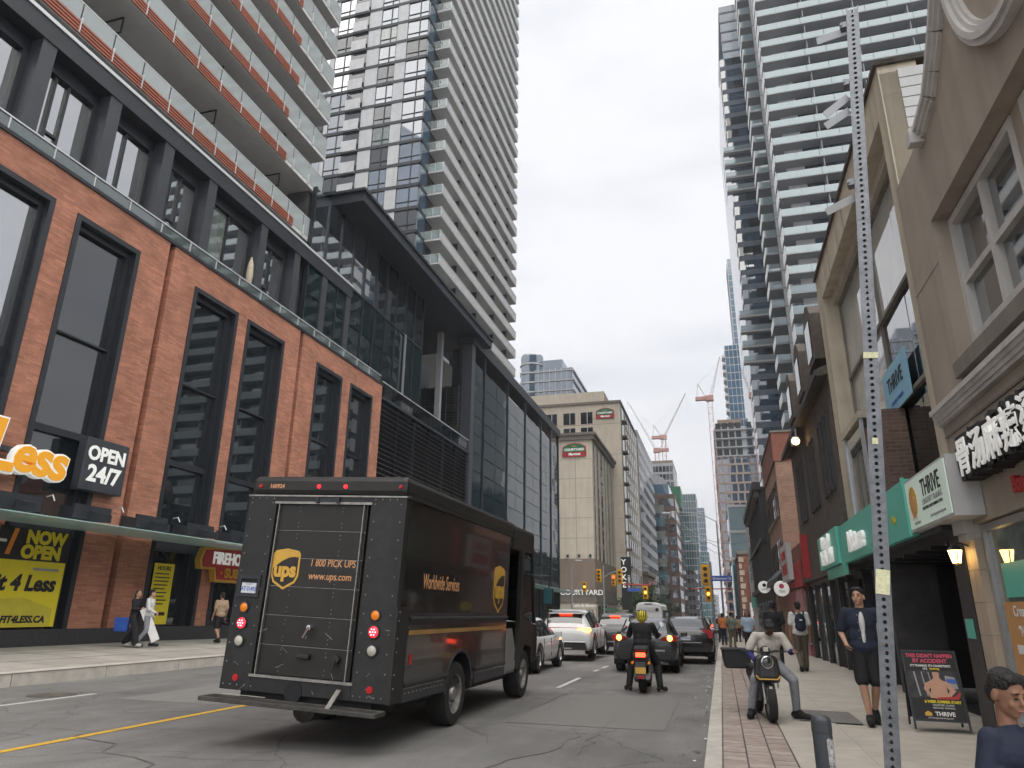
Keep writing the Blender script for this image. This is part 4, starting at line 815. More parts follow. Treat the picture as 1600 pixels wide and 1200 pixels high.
# street wing of the hotel
block('low_tan_building', 'low tan building with blank upper wall beyond the hotel corner', -30, -14.9, 158, 178, -2, 9.5, 'hotel_tan', 'window_dark', 3.6, 3, 5, .55, .5, cornice='hotel_band')
t = block('arched_brown_building', 'old brown stone office building with bay windows and rounded glass top', -22, -10.4, 206, 250, -2.5, 34.5, 'brick_brown', ('window_grey', 'window_dark', 'window_blue'), 3.6, 5, 10, .72, .62)
pc('crown', 'glass_bluesky', t, -20.5, -12, 206.5, 248, 34.5, 37.5); MB().prism([(-20.2, 37.5), (-12.3, 37.5), (-13.2, 39.2), (-15, 40.3), (-17.5, 40.3), (-19.3, 39.2)], 'y', 206.6, 240).build('arched_roof', 'grey_precast', t)
for k in range(8): pc('bay_window', 'window_curtain' if k % 2 else 'glass_teal', t, -18.5, -13.5, 205.2, 206, 3+k*3.7, 5.4+k*3.7)
def crane(name, label, x, y, z0, z1, jib, ang, side=1):
    t = thing(name, label, 'crane', (x, y, z0)); b = MB(); r = .7
    for sx, sy in ((-1,-1),(1,-1),(1,1),(-1,1)): b.cyl((x+sx*r, y+sy*r, z0), (x+sx*r, y+sy*r, z1), .08, .08, 4)
    n = int((z1-z0)/2)
    for k in range(n):
        za, zb = z0+k*2, z0+k*2+2
        s_ = 1 if k % 2 else -1
        b.cyl((x-s_*r, y-r, za), (x+s_*r, y-r, zb), .05, .05, 4); b.cyl((x-r, y-s_*r, za), (x-r, y+s_*r, zb), .05, .05, 4); b.cyl((x-r, y-r, za), (x+r, y-r, za), .05, .05, 4)
    b.build('mast', 'crane_red', t)
    b = MB(); b.box(x-1.2, x+1.2, y-1.2, y+1.2, z1, z1+1.6); b.box(x-side*4.5, x-side*1.2, y-.8, y+.8, z1+.3, z1+1.4); b.build('cab', 'crane_red', t)
    e = Vector((x+side*jib*math.cos(ang), y, z1+1.5+jib*math.sin(ang))); b = MB(); s_ = Vector((x+side*.8, y, z1+1.5)); up_ = Vector((-side*math.sin(ang), 0, math.cos(ang)))*.7
    for o_ in (Vector((0,-.5,0)), Vector((0,.5,0)), up_): b.cyl(s_+o_, e+o_*.3, .08, .07, 4)
    n = int(jib/1.6)
    for k in range(n):
        p = s_.lerp(e, k/n); q = s_.lerp(e, (k+.5)/n); f_ = 1-.7*k/n; b.cyl(p+Vector((0,-.5,0))*f_, q+up_*f_, .045, .045, 4); b.cyl(q+up_*f_, s_.lerp(e, (k+1)/n)+Vector((0,-.5,0))*f_, .07, .07, 4)
    b.build('jib', 'crane_white', t)
    b = MB(); a_ = Vector((x-side*3.4, y, z1+6)); b.cyl((x-side*1.2, y, z1+1.5), a_, .14, .14, 4); b.cyl((x-side*4, y, z1+1.3), a_, .1, .1, 4); b.cyl(a_, s_.lerp(e, .85), .04, .04, 4); b.cyl(e, (e.x, e.y, e.z-7), .04, .04, 4); b.build('rigging', 'crane_white', t)
mat('crane_red', (.50,.27,.23), .5, var=.1); mat('crane_white', (.55,.5,.47), .5, var=.1)
t = block('construction_tower', 'unfinished concrete tower with dark netting below the twin cranes', -21, -13.2, 262, 290, -3, 55, 'grey_precast', 'window_dark', 3.0, 6, 8, .8, .7); pc('netting', 'green_sign', t, -14.5, -11, 261, 275, 38, 46); pc('top_rebar', 'hotel_tan', t, -21, -13.2, 262, 290, 55, 56)
crane('tower_crane', 'left luffing crane above the unfinished tower on the left side', -19.0, 266, 55, 60, 22, math.radians(62), -1); crane('tower_crane', 'right luffing crane above the unfinished tower on the left side', -16.5, 270, 55, 66, 19, math.radians(60), 1)
def gtower(name, label, x0, x1, y0, y1, z0, z1, glass, band, fh=3.0, nm=6, bh=.35, bw=.15):
    t = thing(name, label, 'building', ((x0+x1)/2, (y0+y1)/2, z0)); pc('core', glass, t, x0, x1, y0, y1, z0, z1)
    for k in range(int((z1-z0)/fh)+1): pc('floor_band', band, t, x0-bw, x1+bw, y0-bw, y1+bw, z0+k*fh, z0+k*fh+bh)
    for j in range(nm+1): pc('mullion', 'alu', t, x0+(x1-x0)*j/nm-.08, x0+(x1-x0)*j/nm+.08, y0-.2, y0-.01, z0, z1)
    return t
t = gtower('curved_top_tower', 'blue grey glass tower with round corner drum peeking over the hotel roof', -52, -36.5, 190, 220, 30, 70, 'window_blue', 'grey_precast', 3.0, 9, .4, .4); MB().lathe([(0, 75.5), (3.2, 75.5), (3.4, 75), (3.4, 40)], (-49.5, 193, 0), 'z', 20).build('drum', 'window_blue', t)
for k in range(9): MB().lathe([(3.45, 48+k*3), (3.7, 48+k*3), (3.7, 48.4+k*3), (3.45, 48.4+k*3)], (-49.5, 193, 0), 'z', 20).build('drum_band', 'panel_light', t)
pc('penthouse', 'window_blue', t, -48, -40, 192, 212, 70, 73.5)
gtower('teal_glass_tower', 'teal glass condo tower in the distance left of the sky gap', -15, -6.8, 302, 330, -3, 49.5, 'glass_teal', 'panel_light', 2.9, 8)
gtower('pale_blue_tower', 'slim pale blue glass tower far down the street', -9.0, -5.0, 420, 445, -3, 60, 'glass_bluesky', 'panel_light', 3.2, 4)
gtower('short_teal_tower', 'short teal glass tower at the far end of the street', -8.2, -3.6, 370, 390, -3, 31, 'glass_teal', 'panel_light', 3.2, 4)
gtower('grey_brick_midrise', 'grey midrise below the teal tower on the left of the far street', -13, -7.6, 290, 300, -3, 17, 'grey_precast', 'window_grey', 3.2, 4, 1.6)
# far right
t = thing('framed_construction_tower', 'concrete tower under construction with orange trimmed window frames beside a tall crane', 'building', (6, 240, -3)); pc('core', 'window_blue', t, 1.9, 12, 231, 260, -3, 49); pc('bare_top', 'grey_precast', t, 2.4, 12, 232, 260, 49, 60)
mat('frame_tan', (.40,.31,.26), .7, var=.1)
for k in range(17): pc('floor_frame', 'frame_tan', t, 1.7, 12.2, 230.7, 260, -1+k*3, -.4+k*3)
for j in range(5):
    for k in range(17): pc('pier', 'frame_tan', t, 1.7+j*2+(.3 if k % 2 else 0), 2.2+j*2+(.3 if k % 2 else 0), 230.75, 231.2, -.399+k*3, 1.999+k*3)
for k in range(4):
    pc('slab', 'grey_precast', t, 2.0, 12.4, 231.4, 260, 50+k*2.9, 50.4+k*2.9)
    for j in range(4): pc('opening', 'dark_void', t, 2.7+j*2.1, 4.3+j*2.1, 231.92, 231.98, 50.5+k*2.9, 52.6+k*2.9)
pc('formwork', 'hotel_tan', t, 3.5, 11, 234, 255, 61.6, 63)
crane('tower_crane', 'tall red and white luffing crane beside the framed tower on the right', 1.6, 226, -3, 67.5, 14, math.radians(72), 1)
t = gtower('blue_glass_tower', 'tall blue glass tower with balcony edge right of the framed construction tower', 8.6, 17.5, 258, 285, -3, 98, 'glass_bluesky', 'panel_light', 3.0, 6, .25)
for k in range(30): pc('balcony', 'panel_light', t, 7.4, 8.6, 257, 262, 6+k*3, 6.9+k*3)
gtower('pale_curved_tower', 'pale slender glass tower rising behind the blue glass tower', 16, 24, 332, 350, 0, 172, 'glass_bluesky', 'panel_light', 3.4, 4, .3)
gtower('far_right_midrise', 'small brown midrise at the far right end of the street', 3.2, 9, 150, 200, -3, 14, 'brick_brown', 'window_dark', 3.4, 3, 1.4)
gtower('far_end_block', 'grey block at the far end of the street', -4.2, -1.0, 520, 540, -3, 14, 'grey_precast', 'window_grey', 3.2, 4, 1.4)
# ================================================================ signs on the brick podium
s = thing('gym_letter_sign', 'orange and white raised letters of the gym sign on the brick wall', 'sign', (-18.7, 15, 5))
for i, (ch, y, z, sz) in enumerate((('L', 14.15, 5.74, 1.95), ('e', 14.93, 5.66, 1.45), ('s', 15.52, 5.63, 1.45), ('s', 16.05, 5.61, 1.45))):
    a = text('letter_back', ch, sz, 'white_sign', s, (-18.85, y, z), '+x', depth=.10, bold=.10, shear=.12); text('letter_face', ch, sz, 'orange_sign', a, (-18.73, y, z), '+x', depth=.015, bold=.045, shear=.12)
pc('raceway', 'charcoal', s, -19.1, -18.95, 12.8, 16.5, 5.7, 5.85)
s = thing('open_hours_box', 'dark grey box sign reading OPEN 24/7 on the brick wall', 'sign', (-18.95, 17.8, 5)); f = MB(); f.box(-19.18, -18.85, 16.98, 18.68, 5.05, 6.72); f.build('box', 'charcoal_light', s, bevel=.02)
text('lettering', 'OPEN', .62, 'white_sign', s, (-18.84, 17.83, 6.22), '+x', depth=.008, bold=.022, sx=.92); text('lettering', '24/7', .72, 'white_sign', s, (-18.84, 17.83, 5.58), '+x', depth=.008, bold=.024)
s = thing('now_open_poster', 'black and yellow NOW OPEN window poster at the left edge', 'poster', (-19.1, 16.3, 1))
pc('black_sheet', 'black_print', s, -19.15, -19.14, 15.05, 17.35, 2.82, 3.72); pc('yellow_sheet', 'yellow_print', s, -19.15, -19.14, 15.05, 17.35, 1.0, 2.819)
text('lettering', 'NOW', .50, 'yellow_print', s, (-19.13, 16.55, 3.47), '+x', depth=.003, bold=.03); text('lettering', 'OPEN', .50, 'yellow_print', s, (-19.13, 16.45, 3.05), '+x', depth=.003, bold=.03)
MB().prism([(15.32, 2.95), (15.46, 2.95), (15.62, 3.68), (15.48, 3.68)], 'x', -19.138, -19.13).build('slash', 'orange_print', s); pc('dash', 'white_print', s, -19.138, -19.13, 15.06, 15.3, 3.28, 3.36)
text('lettering', 'fit 4 Less', .60, 'black_print', s, (-19.13, 16.1, 2.18), '+x', depth=.003, bold=.025, shear=.15, sx=.95); text('lettering', 'AT FIT4LESS.CA', .26, 'black_print', s, (-19.13, 16.1, 1.2), '+x', depth=.003, bold=.012, shear=.15); pc('small_print', 'grey_print', s, -19.138, -19.13, 16.3, 17.15, 2.56, 2.63)
mat('olive_print', (.55,.47,.04), .6, var=.1, vscale=3); MB().prism([(15.1, 1.5), (15.4, 1.75), (16.2, 1.8), (17.2, 1.5), (17.2, 1.02), (15.1, 1.02)], 'x', -19.139, -19.136).build('shape', 'olive_print', s)
s = thing('hours_poster', 'narrow yellow poster with small print in the brick podium window', 'poster', (-19.4, 21.7, 1)); pc('sheet', 'yellow_print', s, -19.40, -19.39, 21.25, 22.25, 1.0, 3.1)
for k in range(9): pc('print_line', 'black_print', s, -19.389, -19.385, 21.35, 21.9+.25*random.random(), 2.72-k*.13, 2.76-k*.13)
pc('logo_bar', 'black_print', s, -19.389, -19.385, 21.4, 22.1, 1.3, 1.42); text('lettering', 'HOURS', .2, 'black_print', s, (-19.385, 21.75, 2.93), '+x', depth=.002, bold=.006)
s = thing('sandwich_shop_sign', 'red and black shop sign with white FIRE lettering on the brick wall behind the truck', 'sign', (-18.8, 24.5, 2.7))
MB().prism([(22.9, 3.35), (23.1, 3.8), (26.8, 4.0), (26.8, 2.9), (25.6, 2.55), (23.9, 2.55), (23.75, 3.0), (23.0, 3.0)], 'x', -19.1, -18.85).build('back', 'gold_print', s)
MB().prism([(23.02, 3.36), (23.18, 3.72), (26.7, 3.9), (26.7, 2.95), (25.6, 2.65), (23.98, 2.65), (23.83, 3.08), (23.1, 3.08)], 'x', -18.85, -18.82).build('face', 'sign_red', s)
text('lettering', 'FIREHOUSE', .62, 'white_sign', s, (-18.80, 24.85, 3.42), '+x', depth=.02, bold=.02, sx=.82); text('lettering', '· SUBS ·', .5, 'gold_print', s, (-18.80, 24.9, 2.88), '+x', depth=.02, bold=.015)
# ================================================================ traffic signals, lamps, blade signs
mat('signal_yellow', (.62,.33,.015), .5, var=.1); mat('amber_on', (1,.5,.1), .4, var=0, emit=(1,.32,.03), estr=4); mat('red_on', (1,.1,.05), .4, var=0, emit=(1,.05,.02), estr=3); mat('lens_off', (.03,.02,.015), .3, var=0)
mat('pole_grey', (.30,.31,.32), .5, metal=.4, var=.15); mat('pole_black', (.02,.02,.022), .5, var=.1); mat('crane_arm_red', (.42,.04,.03), .5, var=.1)
def signal(x, y, z, label, lit=None, s=1., back=False):
    t = thing('traffic_signal', label, 'traffic light', (x, y, z)); w_, h = .2*s, .62*s
    f = MB(); f.box(x-w_, x+w_, y, y+.22, z-h, z+h); f.box(x-w_-.09, x+w_+.09, y+.1, y+.13, z-h-.1, z+h+.1); f.build('housing', 'signal_yellow', t)
    for i in range(3):
        zz = z+(1-i)*.4*s; on = (lit == i)
        MB().lathe([(0, y-.02), (.13*s, y-.02), (.14*s, y)], (x, 0, zz), 'y', 12).build('lens', 'red_on' if on and i == 0 else ('amber_on' if on else 'lens_off'), t)
        MB().prism([(x-.16*s, zz+.05), (x-.12*s, zz+.15*s), (x, zz+.18*s), (x+.12*s, zz+.15*s), (x+.16*s, zz+.05), (x, zz+.16*s)], 'y', y-.2, y).build('visor', 'signal_yellow', t)
    return t
def mast(label, pts, r, m='pole_grey', name='signal_mast'):
    b = MB(); b.tube(pts, r, 8); return tag(b.build(name, m, smooth=True), label, 'pole')
mast('grey signal mast at the right kerb carrying the street name sign', [(-.55, 60, g(60)), (-.55, 60, 5.6)], .09); mast('thin red mast arm over the right lanes', [(-.55, 60.2, 3.55), (-2.2, 60.2, 3.5), (1.1, 60.2, 3.5)], .04, 'crane_arm_red', 'mast_arm')
signal(-.98, 59.6, 4.55, 'larger yellow traffic signal above the amber one on the right', None, 1.15); signal(-.86, 59.4, 3.1, 'lower yellow traffic signal with amber lamp lit on the right', 1, .8)
s = thing('street_name_sign', 'blue street name sign with white lettering on the right signal mast', 'sign', (.3, 59.7, 4.2)); pc('plate', 'blue_print', s, -.52, 1.05, 59.7, 59.74, 4.08, 4.5); text('lettering', 'Grosvenor St', .26, 'white_print', s, (.26, 59.69, 4.28), '-y', depth=.002, bold=.004)
mast('tall grey pole carrying the left signals', [(-12.3, 80, g(80)), (-12.3, 80, 6.6)], .1); mast('slim curved arm reaching from the left signal pole', [(-12.3, 80, 5.3), (-11.6, 80, 5.75), (-10.6, 80, 6.05)], .06, 'pole_grey', 'mast_arm')
signal(-10.45, 79.7, 5.4, 'large yellow traffic signal hanging from the curved left arm', None, 1.1); signal(-12.75, 79.6, 5.5, 'yellow traffic signal fixed to the left signal pole', None, 1.); signal(-14.3, 79.2, 4.3, 'yellow pedestrian signal left of the tall grey pole', 1, .7); signal(-11.75, 84, 5.2, 'thin yellow signal seen beside the left mast', 0, .9)
mast('red mast arm stretching over the left lanes', [(-10.2, 80.3, 4.62), (-7.2, 80.3, 4.5), (-6.9, 80.3, 4.9)], .07, 'crane_arm_red', 'mast_arm'); signal(-7.75, 80, 3.75, 'yellow traffic signal with amber lamp under the red arm', 1, .95)
s = thing('street_name_sign', 'small blue street name sign under the red arm on the left', 'sign', (-9.2, 80.2, 4)); pc('plate', 'blue_print', s, -9.7, -8.3, 80.2, 80.24, 3.85, 4.2)
signal(-10.6, 101, 2.2, 'red pedestrian signal on the black pole', 0, .7); mast('black pole below the vertical blade sign', [(-11.9, 100.5, g(100)), (-11.9, 100.5, 4)], .14, 'pole_black', 'sign_pole')
s = thing('blade_sign', 'tall black vertical blade sign with white letters beside the hotel', 'sign', (-12.1, 100, 1.5)); pc('panel', 'black_print', s, -12.9, -11.5, 100, 100.4, 2.0, 9.0)
for i, ch in enumerate('YOKE'): text('lettering', ch, 1.0, 'white_sign', s, (-12.5, 99.97, 8.3-i*1.02), '-y', depth=.01, bold=.02)
text('lettering', 'HERITAGE', .42, 'white_sign', s, (-11.85, 99.97, 5.6), '-y', rot=-math.pi/2, depth=.01)
def lamp_post(x, y, h, arm, label):
    t = thing('street_lamp', label, 'street lamp', (x, y, g(y))); b = MB(); b.cyl((x, y, g(y)), (x, y, h), .1, .06, 8); b.tube([(x, y, h), (x+arm*.3, y, h+.7), (x+arm*.8, y, h+.95), (x+arm, y, h+.9)], .045, 6); b.build('pole', 'pole_grey', t); MB().obox((x+arm*1.05, y, h+.86), (.7, .26, .14)).build('lamp_head', 'panel_light', t, bevel=.04)
lamp_post(-13.9, 70, 5.6, .7, 'slim grey street lamp on the left pavement before the hotel'); lamp_post(-13.8, 128, 8.6, 1.8, 'street lamp beside the distant street trees'); lamp_post(.2, 66, 9.5, -4.2, 'street lamp with long curved arm reaching over the road from the right'); lamp_post(.3, 104, 10.5, -4.0, 'further street lamp with long arm over the road from the right'); lamp_post(-13.6, 170, 9, 2.2, 'distant street lamp on the left pavement')
for i, (p, q, lb) in enumerate((((-3.8, 66, 10.2), (3.2, 58, 7.2), 'upper cable strung from the curved lamp to the right hand row'), ((-3.8, 66, 10.1), (3.4, 92, 8.2), 'lower cable strung from the curved lamp to the red brick building'))):
    pts = [tuple(Vector(p).lerp(Vector(q), k/10)-Vector((0, 0, 1.3*math.sin(math.pi*k/10)))) for k in range(11)]; b = MB(); b.tube(pts, .022, 5); tag(b.build('overhead_cable', 'pole_grey'), lb, 'cable')
# ================================================================ street trees
mat('bark', (.09,.07,.055), .9, var=.3, vscale=8); mat('leaf_a', (.055,.10,.035), .7, var=.35, vscale=3); mat('leaf_b', (.075,.13,.045), .7, var=.35, vscale=3)
def tree(x, y, h, r, label, n=1500):
    t = thing('street_tree', label, 'tree', (x, y, g(y)), 'street trees'); z0 = g(y); b = MB(); rnd = random.Random(int(y*7)); b.cyl((x, y, z0), (x, y, z0+h*.45), .16, .11, 8)
    for k in range(7):
        a = k*.9+rnd.random(); e = (x+math.cos(a)*r*.65, y+math.sin(a)*r*.65, z0+h*(.62+.06*k*.7)); b.cyl((x, y, z0+h*(.33+.02*k)), e, .06, .02, 5)
    b.build('trunk', 'bark', t); c = MB(); clumps = [(x+rnd.gauss(0, r*.42), y+rnd.gauss(0, r*.42), z0+h*.68+rnd.gauss(0, h*.14), r*rnd.uniform(.25, .48)) for _ in range(16)]
    for k in range(n):
        cx, cy, cz, cr = clumps[k % 16]; d = Vector((rnd.gauss(0, 1), rnd.gauss(0, 1), rnd.gauss(0, 1))).normalized()*cr*rnd.random()**.4; p = Vector((cx, cy, cz))+d; u = Vector((rnd.gauss(0,1), rnd.gauss(0,1), rnd.gauss(0,1))).normalized()*.16; v = u.cross(Vector((rnd.gauss(0,1), rnd.gauss(0,1), rnd.gauss(0,1)))).normalized()*.1
        c.add([p-u, p+v, p+u, p-v], [(0,1,2,3)], k % 2)
    c.build('crown', ['leaf_a', 'leaf_b'], t, fix=False)
for i, (x, y, h, r) in enumerate(((-12.9, 112, 6.2, 2.3), (-12.7, 121, 7.0, 2.6), (-12.6, 131, 6.5, 2.5), (-12.5, 150, 6.2, 2.4), (-12.3, 172, 6.6, 2.4))):
    tree(x, y, h, r, ['nearest leafy street tree in front of the hotel shops', 'fullest street tree, second in the row by the hotel', 'third street tree in the row along the left pavement', 'fourth street tree in the left row, further off', 'farthest street tree in the left row'][i])
# ================================================================ perforated sign post, bike post, sandwich board
post = thing('sign_post', 'leaning galvanised perforated steel sign post in the right foreground', 'sign post', (0, 0, 0))
Wd, H_, PIT = .060, 4.68, .0315; f = MB(); h = Wd/2
n = int(H_/PIT)
for side in (-1, 1):
    for k in range(n):
        z0, z1 = k*PIT, (k+1)*PIT; zc = (z0+z1)/2; rr = .0088
        o8 = [(rr*math.cos(math.pi/8+i*math.pi/4), zc+rr*math.sin(math.pi/8+i*math.pi/4)) for i in range(8)]
        q = [(h, z0), (h, zc), (h, z1), (0, z1), (-h, z1), (-h, zc), (-h, z0), (0, z0)]
        ordr = [(h, zc-.004), (h, zc+.004), (.008, z1), (-.008, z1), (-h, zc+.004), (-h, zc-.004), (-.008, z0), (.008, z0)]
        oct_ = [(rr*math.cos(a), zc+rr*math.sin(a)) for a in [math.radians(d) for d in (-22.5, 22.5, 67.5, 112.5, 157.5, 202.5, 247.5, 292.5)]]
        V = [(a, side*h, b_) for a, b_ in ordr]+[(a, side*h, b_) for a, b_ in oct_]+[(h, side*h, z1), (-h, side*h, z1), (-h, side*h, z0), (h, side*h, z0)]
        F = [(i, (i+1) % 8, 8+(i+1) % 8, 8+i) for i in range(8)]+[(1, 16, 2), (3, 17, 4), (5, 18, 6), (7, 19, 0)]
        f.add(V, F)
f.box(-h-.001, -h+.004, -h-.001, h+.001, 0, H_, 0); f.box(h-.004, h+.001, -h-.001, h+.001, 0, H_, 0)
f.build('post', 'galv', post); pc('inner', 'dark_void', post, -.004, .004, -.024, .024, .02, H_-.02)
for z, ln, dz, rt in ((4.56, .16, .0, .12), (4.12, .145, -.03, .62), (4.06, .14, -.05, .52), (3.52, .15, -.04, .42)):
    b = MB(); b.obox((-h-ln/2, .02, z+dz), (ln, .006, .04), (math.radians(20), -rt, 0)); b.build('sign_bracket', 'alu', post)
for z in (4.58, 4.2, 3.58): b = MB(); b.obox((-h-.018, 0, z), (.03, .05, .035)); b.cyl((-h-.03, -.03, z), (-h-.03, .03, z), .008, .008, 6); b.build('clamp', 'galv', post)
mat('tape', (.62,.62,.40), .7, var=.2, vscale=60)
for z, w_, hh in ((.0, .062, .0), (1.57, .055, .105), (2.62, .064, .03), (2.2, .025, .03)):
    if hh: b = MB(); b.obox((.0, -h-.002, z), (w_, .003, hh), (0, .06, 0)); b.build('tape_scrap', 'tape', post)
place(post, (.565, 3.56, .15), rz=math.radians(-12), ry=math.radians(5.0))
bp_ = thing('bike_post', 'dark grey bike parking post with peeling sticker and steel ring in the right foreground', 'bike rack', (0, 0, 0))
MB().lathe([(0, .945), (.03, .944), (.042, .935), (.046, .92), (.046, .915), (.048, .914), (.048, .87), (.046, .868), (.046, .6)], (0, 0, 0), 'z', 24).build('head', 'charcoal_light', bp_, smooth=True)
MB().lathe([(.044, .6), (.044, 0)], (0, 0, 0), 'z', 24).build('tube', 'galv', bp_, smooth=True)
b = MB(); prev = None
for i in range(25):
    a = 2*math.pi*i/24; p = (.0+math.cos(a)*.03, math.sin(a)*.30, .42+math.cos(a)*.26)
    if prev: b.cyl(prev, p, .03, .03, 8)
    prev = p
b.build('ring', 'galv', bp_); b = MB(); b.prism([(-.062, .55), (.062, .55), (.05, .70), (-.05, .70)], 'y', -.055, .05); b.build('collar', 'galv', bp_, bevel=.012)
b = MB()
for i in range(4):
    a0, a1 = math.radians(-105+i*18+30), math.radians(-105+(i+1)*18+30); r = .0468; b.add([(r*math.cos(a0), r*math.sin(a0), .72), (r*math.cos(a1), r*math.sin(a1), .70+i*.004), (r*math.cos(a1), r*math.sin(a1), .85-i*.006), (r*math.cos(a0), r*math.sin(a0), .84)], [(0,1,2,3)])
mat('sticker', (.35,.35,.36), .6, var=.9, vscale=55); b.build('sticker', 'sticker', bp_, fix=False)
place(bp_, (.435, 4.08, .155))
ab = thing('sandwich_board', 'black sandwich board with a shirtless athlete photo and red headline on the right pavement', 'sign', (0, 0, 0))
tl = math.radians(14); T = Matrix.Rotation(-tl, 4, 'X')        # front leaf leans back
def leaf(sgn, nm):
    Tm = Matrix.Translation((0, 0, .97)) @ Matrix.Rotation(-sgn*tl, 4, 'X') @ Matrix.Translation((0, 0, -.97))
    b = MB(); b.box(-.32, -.295, -.012, .012, 0, .97); b.box(.295, .32, -.012, .012, 0, .97); b.box(-.295, .295, -.012, .012, .945, .97); b.box(-.295, .295, -.012, .012, .1, .125); o = b.build(nm, 'black_metal', ab, Tm)
    inst('panel', MB().box(-.295, .295, -.004, .004, .125, .945).mesh('panel', 'black_print'), o, Tm); return o, Tm
fo, Tf = leaf(1, 'front_frame'); bo, Tb = leaf(-1, 'rear_frame')
def onleaf(nm, s_, sz, m, x, z, **k): inst(nm, text_mesh(s_, sz, m, depth=.0005, **k), fo, Tf @ Matrix.Translation((x, -.007, z)) @ FACE['-y'])
onleaf('headline', "THIS DIDN'T HAPPEN", .066, 'pink_print', 0, .90, bold=.0025, sx=.86); onleaf('headline', 'BY ACCIDENT', .066, 'pink_print', 0, .835, bold=.0025, sx=.95)
onleaf('subline', "IT'S TRAINING. IT'S CONSISTENCY.", .036, 'white_print', 0, .775, bold=.0012, sx=.85); onleaf('subline', "IT'S", .034, 'white_print', -.07, .735, bold=.0012); onleaf('subline', 'THRIVE.', .034, 'yellow_print', .04, .735, bold=.0015)
onleaf('offer', '6 WEEK SUMMER START', .045, 'yellow_print', .06, .335, bold=.002, sx=.85); onleaf('small_print', 'UNLIMITED CLASSES', .03, 'white_print', .06, .295, sx=.9); onleaf('small_print', 'PERSONAL TRAINING', .026, 'white_print', .06, .262); onleaf('brand', 'THRIVE', .068, 'white_print', .06, .19, bold=.002); onleaf('small_print', 'thrivelongevitytraining.com', .026, 'white_print', 0, .143)
def flat(nm, poly, m, dy): inst(nm, MB().prism(poly, 'y', dy-.0008, dy).mesh(nm, m), fo, Tf)
mat('photo_bg', (.035,.035,.04), .6, var=.7, vscale=14); flat('photo', [(-.29, .38), (.29, .38), (.29, .715), (-.29, .715)], 'photo_bg', -.0045)
for q in ((-.19, .02), (-.10, .014), (-.02, .012)): flat('light_streak', [(q[0], .40), (q[0]+q[1], .40), (q[0]+q[1]-.03, .70), (q[0]-.03, .70)], 'grey_print', -.0055)
flat('window_shape', [(.14, .5), (.27, .5), (.25, .64), (.14, .66)], 'grey_print', -.0055); flat('blue_shape', [(.15, .57), (.265, .56), (.26, .615), (.15, .62)], 'blue_print', -.0065)
flat('figure', [(-.07, .38), (.16, .37), (.175, .41), (.24, .47), (.17, .57), (.10, .60), (.075, .625), (.08, .69), (.04, .715), (.0, .69), (.005, .625), (-.02, .60), (-.10, .56), (-.13, .49), (-.08, .42)], 'skin_print', -.0075); flat('arm_gap', [(.14, .43), (.165, .47), (.135, .52)], 'photo_bg', -.0085); flat('arm_gap', [(-.06, .43), (-.075, .48), (-.04, .51)], 'photo_bg', -.0085)
flat('hair', [(0, .70), (.08, .70), (.07, .73), (.01, .73)], 'black_print', -.0085); flat('medal', [(-.02, .365), (.25, .37), (.29, .45), (.27, .46), (.21, .405), (.02, .39)], 'sign_red', -.0095); flat('logo', [(-.17, .165), (-.09, .165), (-.09, .2), (-.13, .225), (-.17, .2)], 'gold_print', -.0055)
place(ab, (2.62, 11.15, .17), rz=math.radians(-4))
# ================================================================ delivery truck
mat('truck_brown', (.0125,.0115,.0095), .5, var=.45, vscale=7, coat=.08, streak=.3, bump=.04, bscale=3); mat('truck_gloss', (.010,.009,.0075), .2, var=.3, vscale=5, coat=.7, bump=.05, bscale=1.8, streak=.2); mat('truck_grey', (.0185,.0185,.0185), .55, var=.45, vscale=8, streak=.3); mat('gold_line', (.34,.20,.06), .45, var=.2, vscale=3); mat('rubber', (.016,.016,.016), .85, var=.2, vscale=9, bump=.2)
mat('rivet', (.26,.26,.25), .4, metal=.6, var=0); mat('amber_lens', (.55,.16,.01), .25, var=.1, emit=(1,.25,.01), estr=.12); mat('red_lens', (.6,.01,.015), .25, var=.1, emit=(1,.02,.03), estr=.9); mat('red_dot', (.45,.01,.015), .3, var=0); mat('white_lens', (.50,.48,.42), .35, var=.1); mat('shield_gold', (.62,.36,.05), .4, var=.1); mat('led', (1,.5,.5), .3, var=0, emit=(1,.25,.3), estr=4); mat('plate_white', (.62,.63,.66), .5, var=.12, vscale=30); mat('cab_grey', (.20,.205,.20), .5, var=.15); mat('rust_step', (.05,.047,.043), .7, var=.5, vscale=8, bump=.2); mat('steel_worn', (.32,.31,.29), .45, metal=.7, var=.3, vscale=12)
tk = thing('delivery_truck', 'dark brown parcel delivery truck with gold shield logos in the left lane', 'truck', (0, 0, 0))
W2, ZB, ZT, LN = 1.15, .58, 3.24, 6.7; DX0, DX1, DZ0, DZ1 = -.72, .66, .78, 2.88
def rivets(parent, pts, ax='y', r=.011):
    b = MB()
    for p in pts:
        d = {'y': (0, -.007, 0), 'x': (.007, 0, 0)}[ax]; b.cyl(p, (p[0]+d[0], p[1]+d[1], p[2]+d[2]), r, r*.6, 6)
    return tag(b.build('rivets', 'rivet', parent), kind='stuff')
f = MB(); f.box(-W2, DX0, 0, .12, ZB, 2.98); f.box(DX1, W2, 0, .12, ZB, 2.98); f.box(DX0, DX1, 0, .12, DZ1, 2.98); f.box(DX0, DX1, 0, .12, ZB, DZ0); rf = f.build('rear_frame', 'truck_grey', tk, bevel=.008)
f = MB(); f.box(-W2, W2, .0, 5.0, 2.985, ZT); roof = f.build('roof', 'truck_brown', tk, bevel=.07); pc('roof_trim', 'steel_worn', roof, -W2-.008, W2+.008, -.012, .02, 2.965, 2.985); pc('roof_rail', 'truck_grey', roof, W2-.01, W2+.035, .05, 5.2, 2.96, 3.0)
RW, FW = 2.36, 6.12
